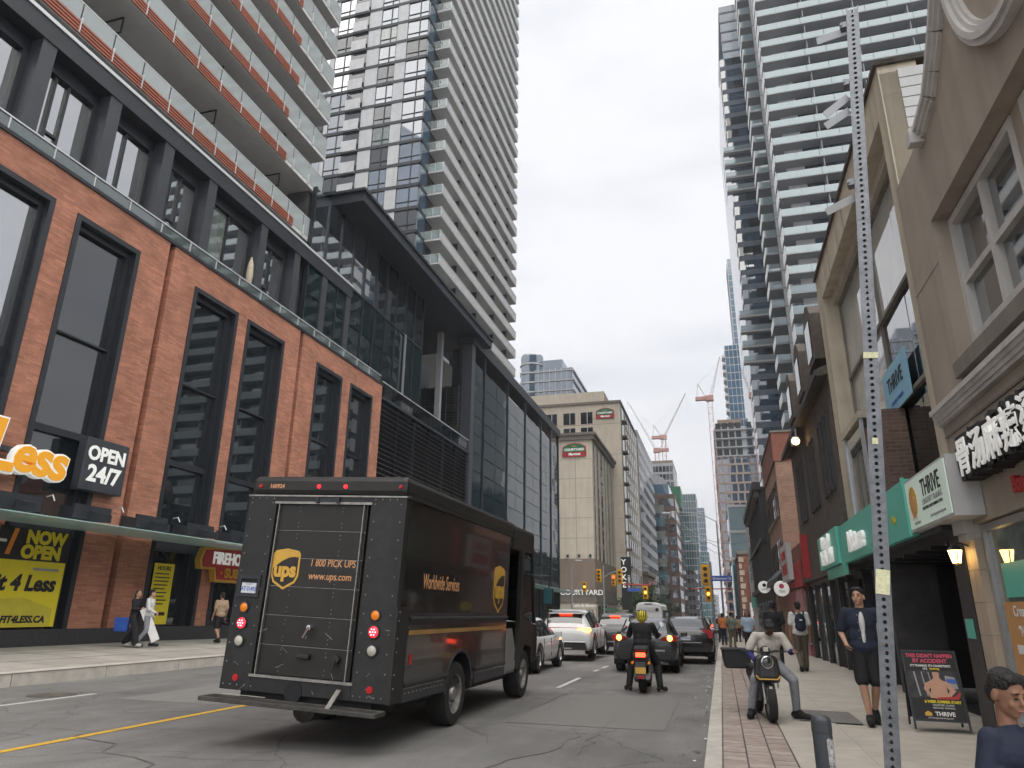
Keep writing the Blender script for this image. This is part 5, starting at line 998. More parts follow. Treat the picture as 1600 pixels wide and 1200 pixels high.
f = MB(); f.prism([(.12, ZB)]+[(RW-.54*math.cos(math.pi*i/14), .52+.54*math.sin(math.pi*i/14)) for i in range(1, 14)]+[(4.72, ZB), (4.72, 2.96), (.12, 2.96)], 'x', W2-.05, W2); side = f.build('right_side', 'truck_gloss', tk); f = MB(); f.box(-W2, -W2+.05, .12, 4.72, ZB, 2.96); f.build('left_side', 'truck_gloss', tk); pc('floor', 'truck_grey', tk, -W2+.06, W2-.06, .1, 6.3, ZB+.02, ZB+.12)
# roll-up door
dr = pc('roll_door_back', 'dark_void', tk, DX0, DX1, .09, .11, DZ0, DZ1); n = 6; hh = (DZ1-DZ0)/n
for k in range(n):
    z0 = DZ0+k*hh; p = MB(); p.box(DX0+.05, DX1-.05, .035, .085, z0+.006, z0+hh-.006); pl = p.build('door_panel', 'truck_brown', dr, bevel=.006); pc('seam_strip', 'steel_worn', pl, DX0+.05, DX1-.05, .03, .036, z0-.003, z0+.003) if k else None
    rivets(pl, [(x, .035, z0+q) for x in (DX0+.35, DX1-.4) for q in (.05, .1, hh-.1, hh-.05)], r=.008)
for x in (DX0+.04, DX1-.10): pc('door_track', 'steel_worn', dr, x, x+.012, .0, .09, DZ0, DZ1)
pc('door_head', 'steel_worn', dr, DX0-.02, DX1+.02, -.012, .0, DZ1-.01, DZ1+.02); pc('door_sill', 'steel_worn', dr, DX0-.02, DX1+.02, -.02, .03, DZ0-.03, DZ0)
b = MB(); b.cyl((.0, .035, 1.36), (.0, -.01, 1.36), .035, .03, 10); b.tube([(.0, -.02, 1.36), (.03, -.05, 1.37), (-.04, -.05, 1.24)], .014, 6); b.build('latch_handle', 'chrome', dr)
b = MB(); b.box(-.12, .06, -.03, .034, 1.0, 1.05); b.build('pull_handle', 'black_metal', dr, bevel=.01); b = MB(); b.cyl((.42, .035, 1.02), (.42, -.02, 1.02), .05, .045, 12); b.tube([(.42, -.02, 1.02), (.40, -.03, .90)], .016, 6); b.build('lock', 'truck_grey', dr)
def shield(parent, face, c, s, nm='shield_logo'):
    def poly(k, dz=0): return [(-.5*k, .42*k+dz), (-.42*k, .53*k+dz), (0, .60*k+dz), (.42*k, .53*k+dz), (.5*k, .42*k+dz), (.5*k, -.25*k+dz), (.40*k, -.46*k+dz), (0, -.68*k+dz), (-.40*k, -.46*k+dz), (-.5*k, -.25*k+dz)]
    T = Matrix.Translation(c) @ FACE[face] @ Matrix.Scale(s, 4)
    o = inst(nm, MB().prism(poly(1), 'z', 0, .012).mesh(nm, 'shield_gold'), parent, T)
    inst('shield_field', MB().prism(poly(.88), 'z', .012, .018).mesh('field', 'truck_brown'), o, T)
    sw = [(-.44, .37), (-.37, .465), (0, .525), (.37, .465), (.44, .37), (.44, .33), (.30, .345), (.10, .32), (-.15, .20), (-.44, -.02)]
    inst('shield_swoosh', MB().prism(sw, 'z', .018, .022).mesh('swoosh', 'gold_print'), o, T)
    inst('lettering', text_mesh('ups', .62, 'shield_gold', depth=.004, bold=.028, sx=.95), o, T @ Matrix.Translation((0, -.08, .026)))
    return o
shield(dr, '-y', (-.47, .034, 2.06), .40); text('lettering', '1 800 PICK UPS', .125, 'copper_print', dr, (.20, .033, 2.13), '-y', depth=.001, bold=.001, shear=.1, sx=.78); text('lettering', 'www.ups.com', .125, 'copper_print', dr, (.18, .033, 1.97), '-y', depth=.001, bold=.001, shear=.1, sx=.85)
text('fleet_number', '160924', .075, 'copper_print', roof, (-.75, -.003, 3.10), '-y', depth=.001, bold=.002)
for x in (-.12, .27, -1.0, 1.05): MB().lathe([(0, -.02), (.022, -.02), (.028, 0)], (x, 0, 3.10), 'y', 10).build('marker_lamp', 'red_lens' if abs(x) < .5 else 'red_dot', roof)
b = MB(); b.box(-.1, .2, -.03, .0, 2.90, 2.94); b.box(-.12, -.08, -.04, 0, 2.88, 2.96); b.box(.18, .22, -.04, 0, 2.88, 2.96); b.build('grab_handle', 'black_metal', rf)
for sx, px in ((-1, -.965), (1, .885)):
    for z, m, r in ((1.55, 'amber_lens', .055), (1.36, 'red_lens', .065), (1.15, 'white_lens', .06)):
        o = MB().lathe([(r+.016, 0), (r+.016, -.018), (r, -.02)], (px, 0, z), 'y', 20).build('lamp_ring', 'black_metal', rf, smooth=True); MB().lathe([(0, -.035), (r*.6, -.03), (r, -.015)], (px, 0, z), 'y', 20).build('lamp_lens', m, o, smooth=True)
        if m == 'red_lens':
            b = MB()
            for i in range(7):
                a = i*math.pi/3; q = .035 if i < 6 else 0; b.lathe([(0, -.040), (.009, -.036)], (px+q*math.cos(a), 0, z+q*math.sin(a)), 'y', 6)
            b.build('led_dots', 'led', o)
    MB().lathe([(0, -.012), (.04, -.01), (.042, 0)], (px+sx*.02 if sx > 0 else px+.03, 0, .72), 'y', 14).build('reflector', 'red_dot', rf)
f = MB(); f.box(-1.10, -.78, -.02, 0, 1.90, 1.95); f.box(-1.10, -.78, -.02, 0, 1.68, 1.72); f.box(-1.10, -1.06, -.02, 0, 1.72, 1.9); f.box(-.82, -.78, -.02, 0, 1.72, 1.9); pb = f.build('plate_frame', 'black_metal', rf); pc('plate_recess', 'dark_void', pb, -1.06, -.82, -.004, -.001, 1.72, 1.9)
pt = pc('licence_plate', 'plate_white', pb, -1.05, -.835, -.008, -.004, 1.725, 1.85); text('plate_number', 'AT·31493', .075, 'blue_print', pt, (-.942, -.009, 1.775), '-y', depth=.0005, bold=.002, sx=.72); text('plate_text', 'ONTARIO', .022, 'blue_print', pt, (-.942, -.009, 1.835), '-y', depth=.0005)
rivets(rf, [(x, 0, z) for x in (-1.1, -.78, .72, 1.08) for z in [.9+.22*i for i in range(10)]]+[(-1.1+.1*i, 0, .64) for i in range(5)]+[(.7+.09*i, 0, .64) for i in range(5)]+[(-1.1+.11*i, 0, 2.94) for i in range(4)]+[(.72+.1*i, 0, 2.94) for i in range(4)])
# bumper step with grating
b = MB(); b.box(-1.20, 1.15, -.30, -.26, .47, .52); b.box(-1.20, 1.15, -.06, -.02, .47, .52); b.box(-1.20, -1.16, -.26, -.06, .47, .52); b.box(1.11, 1.15, -.26, -.06, .47, .52); st = b.build('bumper_step', 'rust_step', tk, bevel=.008)
for k in range(7): pc('grating_bar', 'rust_step', st, -1.16, 1.11, -.25+k*.03, -.242+k*.03, .465, .515)
for k in range(20): pc('grating_cross', 'rust_step', st, -1.15+k*.117, -1.13+k*.117, -.26, -.06, .47, .505)
pc('white_scuff', 'white_lens', st, -1.05, -.45, -.05, -.03, .531, .536); b = MB(); b.obox((.52, -.14, .60), (.06, .3, .01), (math.radians(38), 0, 0)); b.build('step_strap', 'steel_worn', st); b = MB(); b.lathe([(0, -.012), (.12, -.012), (.12, 0)], (-.1, 0, .62), 'y', 16); b.build('tow_recess', 'dark_void', st)
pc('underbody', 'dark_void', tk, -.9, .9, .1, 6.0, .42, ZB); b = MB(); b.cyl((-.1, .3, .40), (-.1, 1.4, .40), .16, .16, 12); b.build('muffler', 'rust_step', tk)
rs_ = random.Random(5)
for k in range(16):                                         # scratches and scuffs on the rear
    x = rs_.uniform(-1.1, 1.1); z = rs_.uniform(.62, 1.5); b = MB(); b.obox((x, .030 if DX0 < x < DX1 and z > DZ0 else -.002, z), (rs_.uniform(.03, .14), .002, rs_.uniform(.003, .008)), (0, rs_.uniform(-1.2, 1.2), 0)); b.build('scuff', 'steel_worn', rf)
# right side trim
pc('corner_guard', 'truck_grey', side, W2-.02, W2+.025, -.01, .34, ZB, 1.66); rivets(side, [(W2+.025, .05, z) for z in (.75, .9, 1.15, 1.3, 1.5, 1.6)], 'x')
b = MB(); b.cyl((W2+.015, .38, 1.52), (W2+.015, 4.66, 1.52), .03, .03, 10); b.build('rub_rail', 'truck_grey', side, smooth=True); pc('rail_base', 'black_metal', side, W2-.01, W2+.012, .38, 4.68, 1.44, 1.60); pc('gold_stripe', 'gold_line', side, W2, W2+.006, .42, 4.66, 1.33, 1.385)
for y0, y1 in ((.36, 1.85), (3.05, 4.66)): b = MB(); b.cyl((W2+.01, y0, .76), (W2+.01, y1, .76), .032, .032, 8); b.build('skirt_rail', 'truck_grey', side, smooth=True); pc('skirt', 'black_metal', side, W2-.03, W2+.006, y0, y1, ZB-.02, .70)
rivets(side, [(W2+.006, .45+.12*i, .66) for i in range(11)], 'x'); pc('side_reflector', 'red_dot', side, W2, W2+.01, .5, .57, .98, 1.1)
text('lettering', 'Worldwide Services', .27, 'copper_print', side, (W2+.004, 1.42, 1.98), '+x', depth=.001, bold=.002, sx=.62, shear=.05); shield(side, '+x', (W2+.003, 4.12, 2.02), .62)
for y in (.13, 4.70): pc('panel_joint', 'black_metal', side, W2-.005, W2+.004, y-.006, y+.006, 1.7 if y < 1 else .7, 2.96)
# wheels
def wheel(parent, x, y, z, r, w_, rim_r, side_, rim='steel_worn', nm='wheel', spokes=0):
    s_ = side_; b = MB(); b.lathe([(rim_r, x-s_*w_), (r*.93, x-s_*w_), (r, x-s_*w_*.85), (r, x-s_*w_*.12), (r*.94, x), (rim_r, x), (rim_r*.98, x-s_*.03)], (0, y, z), 'x', 32); t = b.build(nm, 'rubber', parent, smooth=True)
    b = MB(); b.lathe([(rim_r*.99, x-s_*.005), (rim_r*.93, x-s_*.02), (rim_r*.90, x-s_*.09), (rim_r*.45, x-s_*.12), (rim_r*.3, x-s_*.02), (0, x-s_*.015)], (0, y, z), 'x', 32)
    if spokes:
        for k in range(spokes): a = 2*math.pi*k/spokes; c = Vector((x-s_*.03, y+math.cos(a)*rim_r*.55, z+math.sin(a)*rim_r*.55)); b.obox(c, (.03, rim_r*.8, rim_r*.2), (a, 0, 0))
    else:
        for k in range(8): a = 2*math.pi*k/8; b.cyl((x-s_*.11, y+math.cos(a)*rim_r*.62, z+math.sin(a)*rim_r*.62), (x-s_*.05, y+math.cos(a)*rim_r*.62, z+math.sin(a)*rim_r*.62), .018, .018, 6)
    b.build('rim', rim, t, smooth=True); return t
for y in (RW, FW):
    for s_, dz in ((1, .05), (-1, -.05)): wheel(tk, s_*(W2-.03 if y == RW else W2-.02), y, .43+dz, .43, .30, .27, s_)
b = MB()
for i in range(14):
    a0, a1 = math.pi*i/14, math.pi*(i+1)/14; b.prism([(RW+.575*math.cos(a0), .52+.575*math.sin(a0)), (RW+.575*math.cos(a1), .52+.575*math.sin(a1)), (RW+.535*math.cos(a1), .52+.535*math.sin(a1)), (RW+.535*math.cos(a0), .52+.535*math.sin(a0))], 'x', W2-.35, W2+.012)
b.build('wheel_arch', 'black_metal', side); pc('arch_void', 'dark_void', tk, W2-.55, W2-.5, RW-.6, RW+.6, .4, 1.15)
# cab
f = MB(); f.box(-W2, W2, 4.9, 6.55, 2.75, ZT-.03); cab = f.build('cab_roof', 'truck_brown', tk, bevel=.07)
pc('cab_partition', 'dark_void', tk, -W2+.05, W2-.05, 4.74, 4.80, ZB, 2.9); pc('cab_floor', 'cab_grey', tk, -W2+.05, W2-.03, 4.8, 6.2, .60, .75)
b = MB(); b.prism([(4.72, .55), (5.55, .55), (5.62, .85), (5.3, 1.3), (5.3, 1.32), (4.72, 1.32)], 'x', W2-.09, W2-.05); b.build('door_well', 'cab_grey', cab)
b = MB(); b.prism([(5.62, 2.8), (5.78, 2.8), (5.78, 1.55), (6.9, 1.35), (6.95, .85), (6.62, .62), (6.55, .95), (6.12, 1.02), (5.72, .85), (5.62, .6), (5.5, .6), (5.62, 1.3)], 'x', W2-.08, W2); b.build('front_pillar', 'truck_brown', cab)
b = MB(); b.prism([(5.80, 1.58), (6.72, 1.42), (6.42, 2.72), (5.80, 2.72)], 'x', W2-.05, W2-.03); b.build('side_window', 'window_dark', cab); b = MB(); b.prism([(6.40, 2.8), (6.50, 2.8), (6.92, 1.4), (6.82, 1.4)], 'x', W2-.07, W2-.0); b.build('screen_pillar', 'truck_brown', cab)
b = MB(); b.add([(-W2+.06, 6.48, 2.78), (W2-.06, 6.48, 2.78), (W2-.06, 6.88, 1.42), (-W2+.06, 6.88, 1.42)], [(0,1,2,3)]); b.build('windscreen', 'window_dark', cab); b = MB(); b.box(-W2, W2, 6.6, 7.15, .62, 1.4); b.build('bonnet', 'truck_brown', cab, bevel=.1); b = MB(); b.prism([(-W2, ZB), (-W2+.05, ZB), (-W2+.05, 2.8), (-W2, 2.8)], 'y', 4.7, 6.7); b.build('cab_left_side', 'truck_brown', cab); pc('front_bumper', 'black_metal', cab, -W2-.02, W2+.02, 7.1, 7.3, .5, .75)
b = MB(); b.tube([(W2-.03, 6.5, 2.35), (W2+.32, 6.62, 2.35), (W2+.32, 6.62, 1.35), (W2-.03, 6.7, 1.35)], .014, 6); ma = b.build('mirror_arm', 'black_metal', cab); b = MB(); b.box(W2+.22, W2+.42, 6.56, 6.66, 1.78, 2.12); b.build('mirror', 'black_metal', ma, bevel=.03); pc('mirror_glass', 'glass_teal', ma, W2+.235, W2+.405, 6.553, 6.559, 1.80, 2.10)
b = MB(); b.cyl((W2-.15, 5.05, 2.6), (W2-.15, 5.05, .8), .015, .015, 6); b.build('grab_pole', 'steel_worn', cab); b = MB(); b.box(-.1, .5, 5.3, 5.8, .75, 1.25); b.box(-.1, .5, 5.25, 5.4, 1.25, 1.9); b.build('driver_seat', 'charcoal', tk, bevel=.05)
place(tk, (-4.95, 8.05, .0), ry=math.radians(2.4), rz=math.radians(0.0))
# ================================================================ cars
mat('car_white', (.62,.63,.63), .3, var=.05, coat=.7); mat('car_black', (.012,.012,.014), .3, var=.1, coat=.8); mat('car_grey', (.045,.048,.055), .32, metal=.3, var=.1, coat=.7); mat('car_silver', (.40,.41,.43), .3, metal=.5, var=.08, coat=.6); mat('car_red', (.22,.02,.02), .3, var=.1, coat=.7); mat('car_plastic', (.022,.022,.023), .7, var=.15)
glassmat('car_glass', (.010,.012,.014), 2.2, .03, var=.2); mat('tail_red', (.35,.012,.015), .2, var=.1); mat('tail_lit', (.8,.05,.02), .3, var=0, emit=(1,.06,.02), estr=2.2); mat('tail_amber', (1,.4,.1), .3, var=0, emit=(1,.30,.05), estr=4)
def crom(a, b, c, d, t): return .5*((2*b)+(-a+c)*t+(2*a-5*b+4*c-d)*t*t+(-a+3*b-3*c+d)*t**3)
def interp(st, sub):
    out = []
    for i in range(len(st)-1):
        p0, p1, p2, p3 = st[max(i-1, 0)], st[i], st[i+1], st[min(i+2, len(st)-1)]
        for k in range(sub): out.append([crom(p0[j], p1[j], p2[j], p3[j], k/sub) for j in range(len(p1))])
    out.append(list(st[-1])); return out
def car(name, label, st, glass, paint, wr, wb, group, roof_split=None, hw=None, plastic=None):
    # st: (y, z_low, z_belt, z_top, half width, half width at top); glass: (rear0, rear1, side0, side1, front0, front1) in y
    t = thing(name, label, 'car', (0, 0, 0), group); S = interp(st, 4); V = []; rows = []
    for (y, zl, zb, zt, w_, wt) in S:
        gh = max(zt-zb, .02); wt = min(wt, w_*.99)
        pr = [(0, zl), (w_*.86, zl), (w_*.965, zl+.06), (w_, zl+(zb-zl)*.42), (w_*.992, zl+(zb-zl)*.68), (w_*.965, zb-.03), (w_*.93+(wt-w_*.93)*.06, zb+.015), (w_*.93+(wt-w_*.93)*.55, zb+gh*.52), (wt+.02, zt-min(.10, gh*.35)), (wt*.90, zt-.03*min(1, gh*4)), (wt*.55, zt-.006), (0, zt)]
        ring = pr+[(-a, b) for a, b in pr[-2:0:-1]]
        rows.append(len(V)); V += [(a, y, b) for a, b in ring]
    n = 22; fb, fg, fh_, fr_, ff, fp = [], [], [], [], [], []
    g0, g1, s0, s1, f0, f1 = glass
    for i in range(len(rows)-1):
        ym = (S[i][0]+S[i+1][0])/2; gh = (S[i][3]+S[i+1][3])/2-(S[i][2]+S[i+1][2])/2
        for j in range(n):
            q = (rows[i]+j, rows[i]+(j+1) % n, rows[i+1]+(j+1) % n, rows[i+1]+j); jj = j if j < 11 else 21-j
            if gh > .16 and jj in (6, 7) and s0 < ym < s1: (fg if j < 11 else fh_).append(q)
            elif jj in (9, 10) and g0 < ym < g1: fr_.append(q)
            elif jj in (9, 10) and f0 < ym < f1: ff.append(q)
            elif plastic and jj in (0, 1) : fp.append(q)
            else: fb.append(q)
    fb.append(tuple(range(n))); fb.append(tuple(rows[-1]+k for k in range(n-1, -1, -1)))
    def sub(nm, fs, m, parent):
        if not fs: return None
        used = sorted({i for f in fs for i in f}); mp_ = {a: b for b, a in enumerate(used)}; b = MB(); b.v = [V[i] for i in used]; b.f = [tuple(mp_[i] for i in f) for f in fs]; b.m = [0]*len(fs)
        return b.build(nm, m, parent, smooth=50)
    body = sub('body', fb, paint, t); sub('side_glass', fg, 'car_glass', t); sub('side_glass', fh_, 'car_glass', t); sub('rear_window', fr_, 'car_glass', t); sub('windscreen', ff, 'car_glass', t); sub('sill', fp, 'car_plastic', t)
    w_ = max(s[4] for s in st)
    # pillars over the side glass
    for yy in plastic or []:
        pass
    cut = bpy.data.objects.new('cut', None)
    for y in wb:
        for s_ in (-1, 1):
            wheel(t, s_*(w_-.02), y, wr, wr, .22, wr*.66, s_, 'alu' if paint != 'car_black' else 'steel_worn', spokes=5)
            b = MB()
            R = wr+.07
            b.lathe([(0, s_*(w_-.26)), (R, s_*(w_-.26)), (R, s_*(w_+.006)), (R+.035, s_*(w_+.004)), (R+.035, s_*(w_-.3))], (0, y, wr), 'x', 28)
            b.v = [(a, yb, max(zc, .19)) for a, yb, zc in b.v]
            b.build('wheel_arch', 'car_plastic' if paint != 'car_black' else 'car_plastic', t)
            # hole through the flank
    bpy.data.objects.remove(cut)
    md = body.modifiers
    for k, y in enumerate(wb):
        c = MB(); c.cyl((-w_-.2, y, wr), (w_+.2, y, wr), wr+.065, wr+.065, 24); co = bpy.data.objects.new('cutter', c.mesh('cutter', paint)); _tmp.collection.objects.link(co)
        m_ = md.new('arch', 'BOOLEAN'); m_.operation = 'DIFFERENCE'; m_.solver = 'EXACT'; m_.object = co
    COL.objects.unlink(body); me = bake(body); body.modifiers.clear(); body.data = me; COL.objects.link(body)
    for o in [o for o in _tmp.collection.objects]: _tmp.collection.objects.unlink(o); bpy.data.objects.remove(o)
    for s_ in (-1, 1):
        yb = f0-.35 if f0 else s1-.3
        b = MB(); b.obox((s_*(w_+.09), s1-.45, st[len(st)//2][2]+.06), (.2, .12, .14)); b.obox((s_*(w_-.02), s1-.42, st[len(st)//2][2]+.0), (.14, .05, .05)); b.build('door_mirror', paint, t, bevel=.03)
        for yy in hw or []: pc('door_gap', 'car_plastic', t, s_*(w_*.985), s_*(w_*1.0), yy-.006, yy+.006, .38, st[len(st)//2][2]-.04); pc('door_handle', paint, t, s_*(w_*.97), s_*(w_*1.012), yy+.08, yy+.26, st[len(st)//2][2]-.17, st[len(st)//2][2]-.13)
        for yy in hw or []: b = MB(); zb = st[len(st)//2][2]; zt = st[len(st)//2][3]; wt = st[len(st)//2][5]; b.obox((s_*((w_*.93+wt)/2+.008), yy, (zb+zt)/2), (.03, .07, (zt-zb)*.92), (0, -s_*math.atan2(w_*.93-wt, zt-zb), 0)); b.build('pillar', 'car_plastic', t)
    return t
def plate(t, y, z, m='plate_white', word='CKTR 482'):
    p = pc('licence_plate', m, t, -.155, .155, y-.012, y, z-.08, z+.08); text('plate_number', word, .085, 'blue_print', p, (0, y-.013, z-.01), '-y', depth=.0005, bold=.001, sx=.8)
SUV = [(0, .45, .80, .88, .80, .66), (.06, .36, .86, 1.02, .93, .72), (.22, .32, .98, 1.14, .985, .74), (.62, .31, 1.02, 1.50, .995, .66), (1.15, .30, 1.03, 1.66, 1.0, .66), (2.2, .30, 1.03, 1.69, 1.0, .67), (3.0, .30, 1.01, 1.58, 1.0, .66), (3.55, .30, 1.0, 1.16, 1.0, .74), (4.3, .32, .92, 1.0, .97, .80), (4.8, .36, .78, .86, .90, .74), (4.98, .42, .62, .68, .75, .6)]
SEDAN = [(0, .48, .78, .92, .72, .60), (.08, .36, .84, 1.02, .86, .72), (.4, .30, .88, 1.06, .90, .70), (.75, .26, .90, 1.10, .905, .66), (1.45, .25, .91, 1.39, .905, .58), (2.1, .25, .91, 1.45, .905, .58), (2.8, .25, .91, 1.36, .905, .57), (3.5, .25, .88, 1.0, .90, .68), (4.2, .28, .78, .84, .86, .72), (4.6, .36, .62, .68, .72, .58)]
HATCH = [(0, .48, .80, 1.0, .76, .64), (.10, .36, .86, 1.08, .88, .70), (.38, .30, .90, 1.18, .905, .66), (.9, .26, .91, 1.42, .905, .60), (1.7, .25, .91, 1.50, .905, .59), (2.5, .25, .91, 1.44, .905, .58), (3.25, .25, .89, 1.03, .90, .68), (3.95, .28, .80, .86, .86, .72), (4.35, .36, .64, .7, .72, .58)]
GRP = 'vehicles queued in the right hand lanes'
a = car('suv', 'white coupe styled SUV with amber turn signal lit, ahead of the truck', SUV, (.30, .98, .75, 3.3, 2.75, 3.5), 'car_white', .40, (.92, 3.92), GRP, hw=(1.55, 2.5))
b = MB(); b.prism([(-.92, .98), (.92, .98), (.90, 1.07), (-.90, 1.07)], 'y', .10, .16); lb = b.build('light_bar', 'tail_red', a)
for s_ in (-1, 1): b = MB(); b.prism([(s_*.5, .955), (s_*.93, .94), (s_*.96, .98), (s_*.93, 1.075), (s_*.5, 1.05)], 'y', .06, .30); b.build('tail_lamp', 'tail_amber' if s_ > 0 else 'tail_lit', a)
pc('brake_lamp', 'tail_lit', a, -.24, .24, .56, .66, 1.515, 1.55); plate(a, .045, .82); b = MB(); b.prism([(-.86, .36), (.86, .36), (.80, .60), (-.80, .60)], 'y', -.01, .3); b.build('rear_bumper', 'car_plastic', a); b = MB(); b.tube([(-.86, -.01, .38), (-.78, -.015, .60), (.78, -.015, .60), (.86, -.01, .38)], .016, 6); b.build('bumper_trim', 'alu', a); b = MB(); b.tube([(-.70, .95, 1.66), (-.70, 2.8, 1.66)], .02, 6); b.tube([(.70, .95, 1.66), (.70, 2.8, 1.66)], .02, 6); b.build('roof_rails', 'alu', a); pc('spoiler', 'car_white', a, -.66, .66, .52, .95, 1.53, 1.57); pc('diffuser', 'alu', a, -.5, .3, -.012, .05, .37, .41)
place(a, (-5.38, 25.4, 0), rz=math.radians(1.5))
bs = car('suv', 'black SUV with red brake lights right of the white SUV', SUV, (.30, .98, .75, 3.3, 2.75, 3.5), 'car_black', .39, (.92, 3.9), GRP, hw=(1.55, 2.5))
for s_ in (-1, 1): b = MB(); b.prism([(s_*.72, .95), (s_*.95, .93), (s_*.97, 1.15), (s_*.86, 1.2)], 'y', .06, .34); b.build('tail_lamp', 'tail_lit', bs)
pc('brake_lamp', 'tail_lit', bs, -.22, .22, .56, .66, 1.52, 1.56); plate(bs, .04, .86, word='DBMK 917'); pc('bumper_trim', 'alu', bs, -.8, .8, -.012, .1, .5, .56); b = MB(); b.prism([(-.86, .58), (.86, .58), (.86, .7), (-.86, .7)], 'y', -.005, .2); b.build('rear_bumper', 'car_plastic', bs)
place(bs, (-4.42, 31.2, g(31)), rz=math.radians(1))
ws = car('sedan', 'white sedan half hidden ahead of the delivery truck', SEDAN, (.45, 1.35, .85, 3.2, 2.4, 3.4), 'car_white', .335, (.85, 3.5), GRP, hw=(1.35, 2.25)); 
for s_ in (-1, 1): b = MB(); b.prism([(s_*.5, .86), (s_*.88, .86), (s_*.90, .98), (s_*.5, .96)], 'y', .03, .25); b.build('tail_lamp', 'tail_lit', ws)
plate(ws, .02, .72); place(ws, (-5.72, 18.9, 0))
ds = car('sedan', 'dark grey sedan with glowing tail lamps directly ahead of the motor scooter', SEDAN, (.45, 1.35, .85, 3.2, 2.4, 3.4), 'car_grey', .335, (.85, 3.5), GRP, hw=(1.35, 2.25))
for s_ in (-1, 1): b = MB(); b.prism([(s_*.42, .86), (s_*.86, .84), (s_*.90, .90), (s_*.86, 1.0), (s_*.5, .95)], 'y', .0, .26); b.build('tail_lamp', 'tail_red', ds); b = MB(); b.lathe([(0, -.02), (.07, -.01), (.08, .01)], (s_*.70, 0, .92), 'y', 12); b.build('brake_lamp', 'tail_amber', ds)
plate(ds, .02, .74, word='CXNA 305'); pc('bumper_trim', 'alu', ds, -.1, .55, -.012, .05, .58, .62); pc('rear_bumper', 'car_plastic', ds, -.7, .7, -.005, .2, .36, .5); place(ds, (-2.12, 20.9, 0), rz=math.radians(.8))
cv = car('hatchback', 'black fastback car with red wrap-around tail lamps beside the right kerb', HATCH, (.28, .98, .6, 3.0, 2.3, 3.1), 'car_black', .335, (.8, 3.4), GRP, hw=(1.3, 2.15))
for s_ in (-1, 1): b = MB(); b.prism([(s_*.52, .90), (s_*.84, .78), (s_*.90, .86), (s_*.89, 1.05), (s_*.55, 1.06)], 'y', .02, .30); b.build('tail_lamp', 'tail_red', cv)
plate(cv, .0, .80, word='BTHS 660'); pc('badge', 'chrome', cv, -.05, .05, .06, .10, 1.0, 1.06); pc('bumper_trim', 'alu', cv, -.5, .5, -.012, .02, .64, .665); pc('lip', 'tail_red', cv, -.78, .78, .10, .16, 1.055, 1.075); pc('rear_bumper', 'car_plastic', cv, -.72, .72, -.01, .2, .36, .5); place(cv, (-1.22, 25.9, 0))
def far_car(src, x, y, label, paint, s=1.):
    r = copy_tree(src); place(r, (x, y, g(y)), s=s); r['label'] = label
    for c in r.children:
        if c.name.split('.')[0] in ('body', 'spoiler', 'door_mirror', 'door_handle'):
            c.data = c.data.copy(); c.data.materials.clear(); c.data.materials.append(M(paint)); c.data.polygons.foreach_set('material_index', [0]*len(c.data.polygons))
    return r
r = far_car(bs, -1.45, 32.2, 'silver car with roof rack in front of the black fastback', 'car_silver', .93); 
far_car(ds, -2.2, 39, 'white car two places ahead of the black fastback with red lamps', 'car_white'); far_car(cv, -1.6, 46, 'dark red hatchback far ahead in the kerb lane', 'car_red'); far_car(bs, -4.9, 40, 'silver SUV following the white van', 'car_silver', .95); far_car(ds, -1.7, 54, 'grey sedan far ahead in the kerb lane', 'car_grey'); far_car(ws, -1.8, 63, 'distant white sedan in the kerb lane', 'car_white'); far_car(bs, -1.8, 72, 'distant black SUV in the kerb lane', 'car_black'); far_car(ds, -5.2, 72, 'distant white sedan beyond the white van', 'car_white'); far_car(cv, -1.9, 82, 'farthest dark hatchback in the kerb lane', 'car_grey')
vn = thing('white_van', 'tall white passenger van seen from behind in the middle lane', 'van', (0, 0, 0), GRP)
b = MB(); pr = [(-1.0, .45), (1.0, .45), (1.03, 1.2), (1.0, 1.9), (.93, 2.5), (.80, 2.68), (.5, 2.74), (-.5, 2.74), (-.80, 2.68), (-.93, 2.5), (-1.0, 1.9), (-1.03, 1.2)]; b.prism(pr, 'y', 0, 6.2); b.build('body', 'car_white', vn, bevel=.08)
pc('roof_lamp', 'car_plastic', vn, -.3, .3, -.03, .02, 2.60, 2.68); MB().prism([(-.86, 2.0), (.86, 2.0), (.80, 2.38), (-.80, 2.38)], 'y', -.012, .002).build('rear_panel', 'panel_light', vn); pc('panel_line', 'grey_print', vn, -.6, .45, -.02, -.012, 2.12, 2.15); MB().lathe([(0, -.022), (.13, -.022), (.13, -.012)], (.62, 0, 2.22), 'y', 14).build('emblem', 'black_print', vn); pc('rear_bumper', 'car_plastic', vn, -1.0, 1.0, -.08, .1, .4, .65); plate(vn, -.085, .8)
for s_ in (-1, 1):
    pc('tail_lamp', 'tail_lit', vn, s_*.90, s_*1.0, -.02, .05, 1.1, 1.6); pc('side_glass', 'car_glass', vn, s_*1.0, s_*1.035, .6, 5.6, 1.55, 2.2)
    for y in (1.1, 5.0): wheel(vn, s_*.98, y, .36, .36, .24, .22, s_)
place(vn, (-5.25, 56, g(56)))
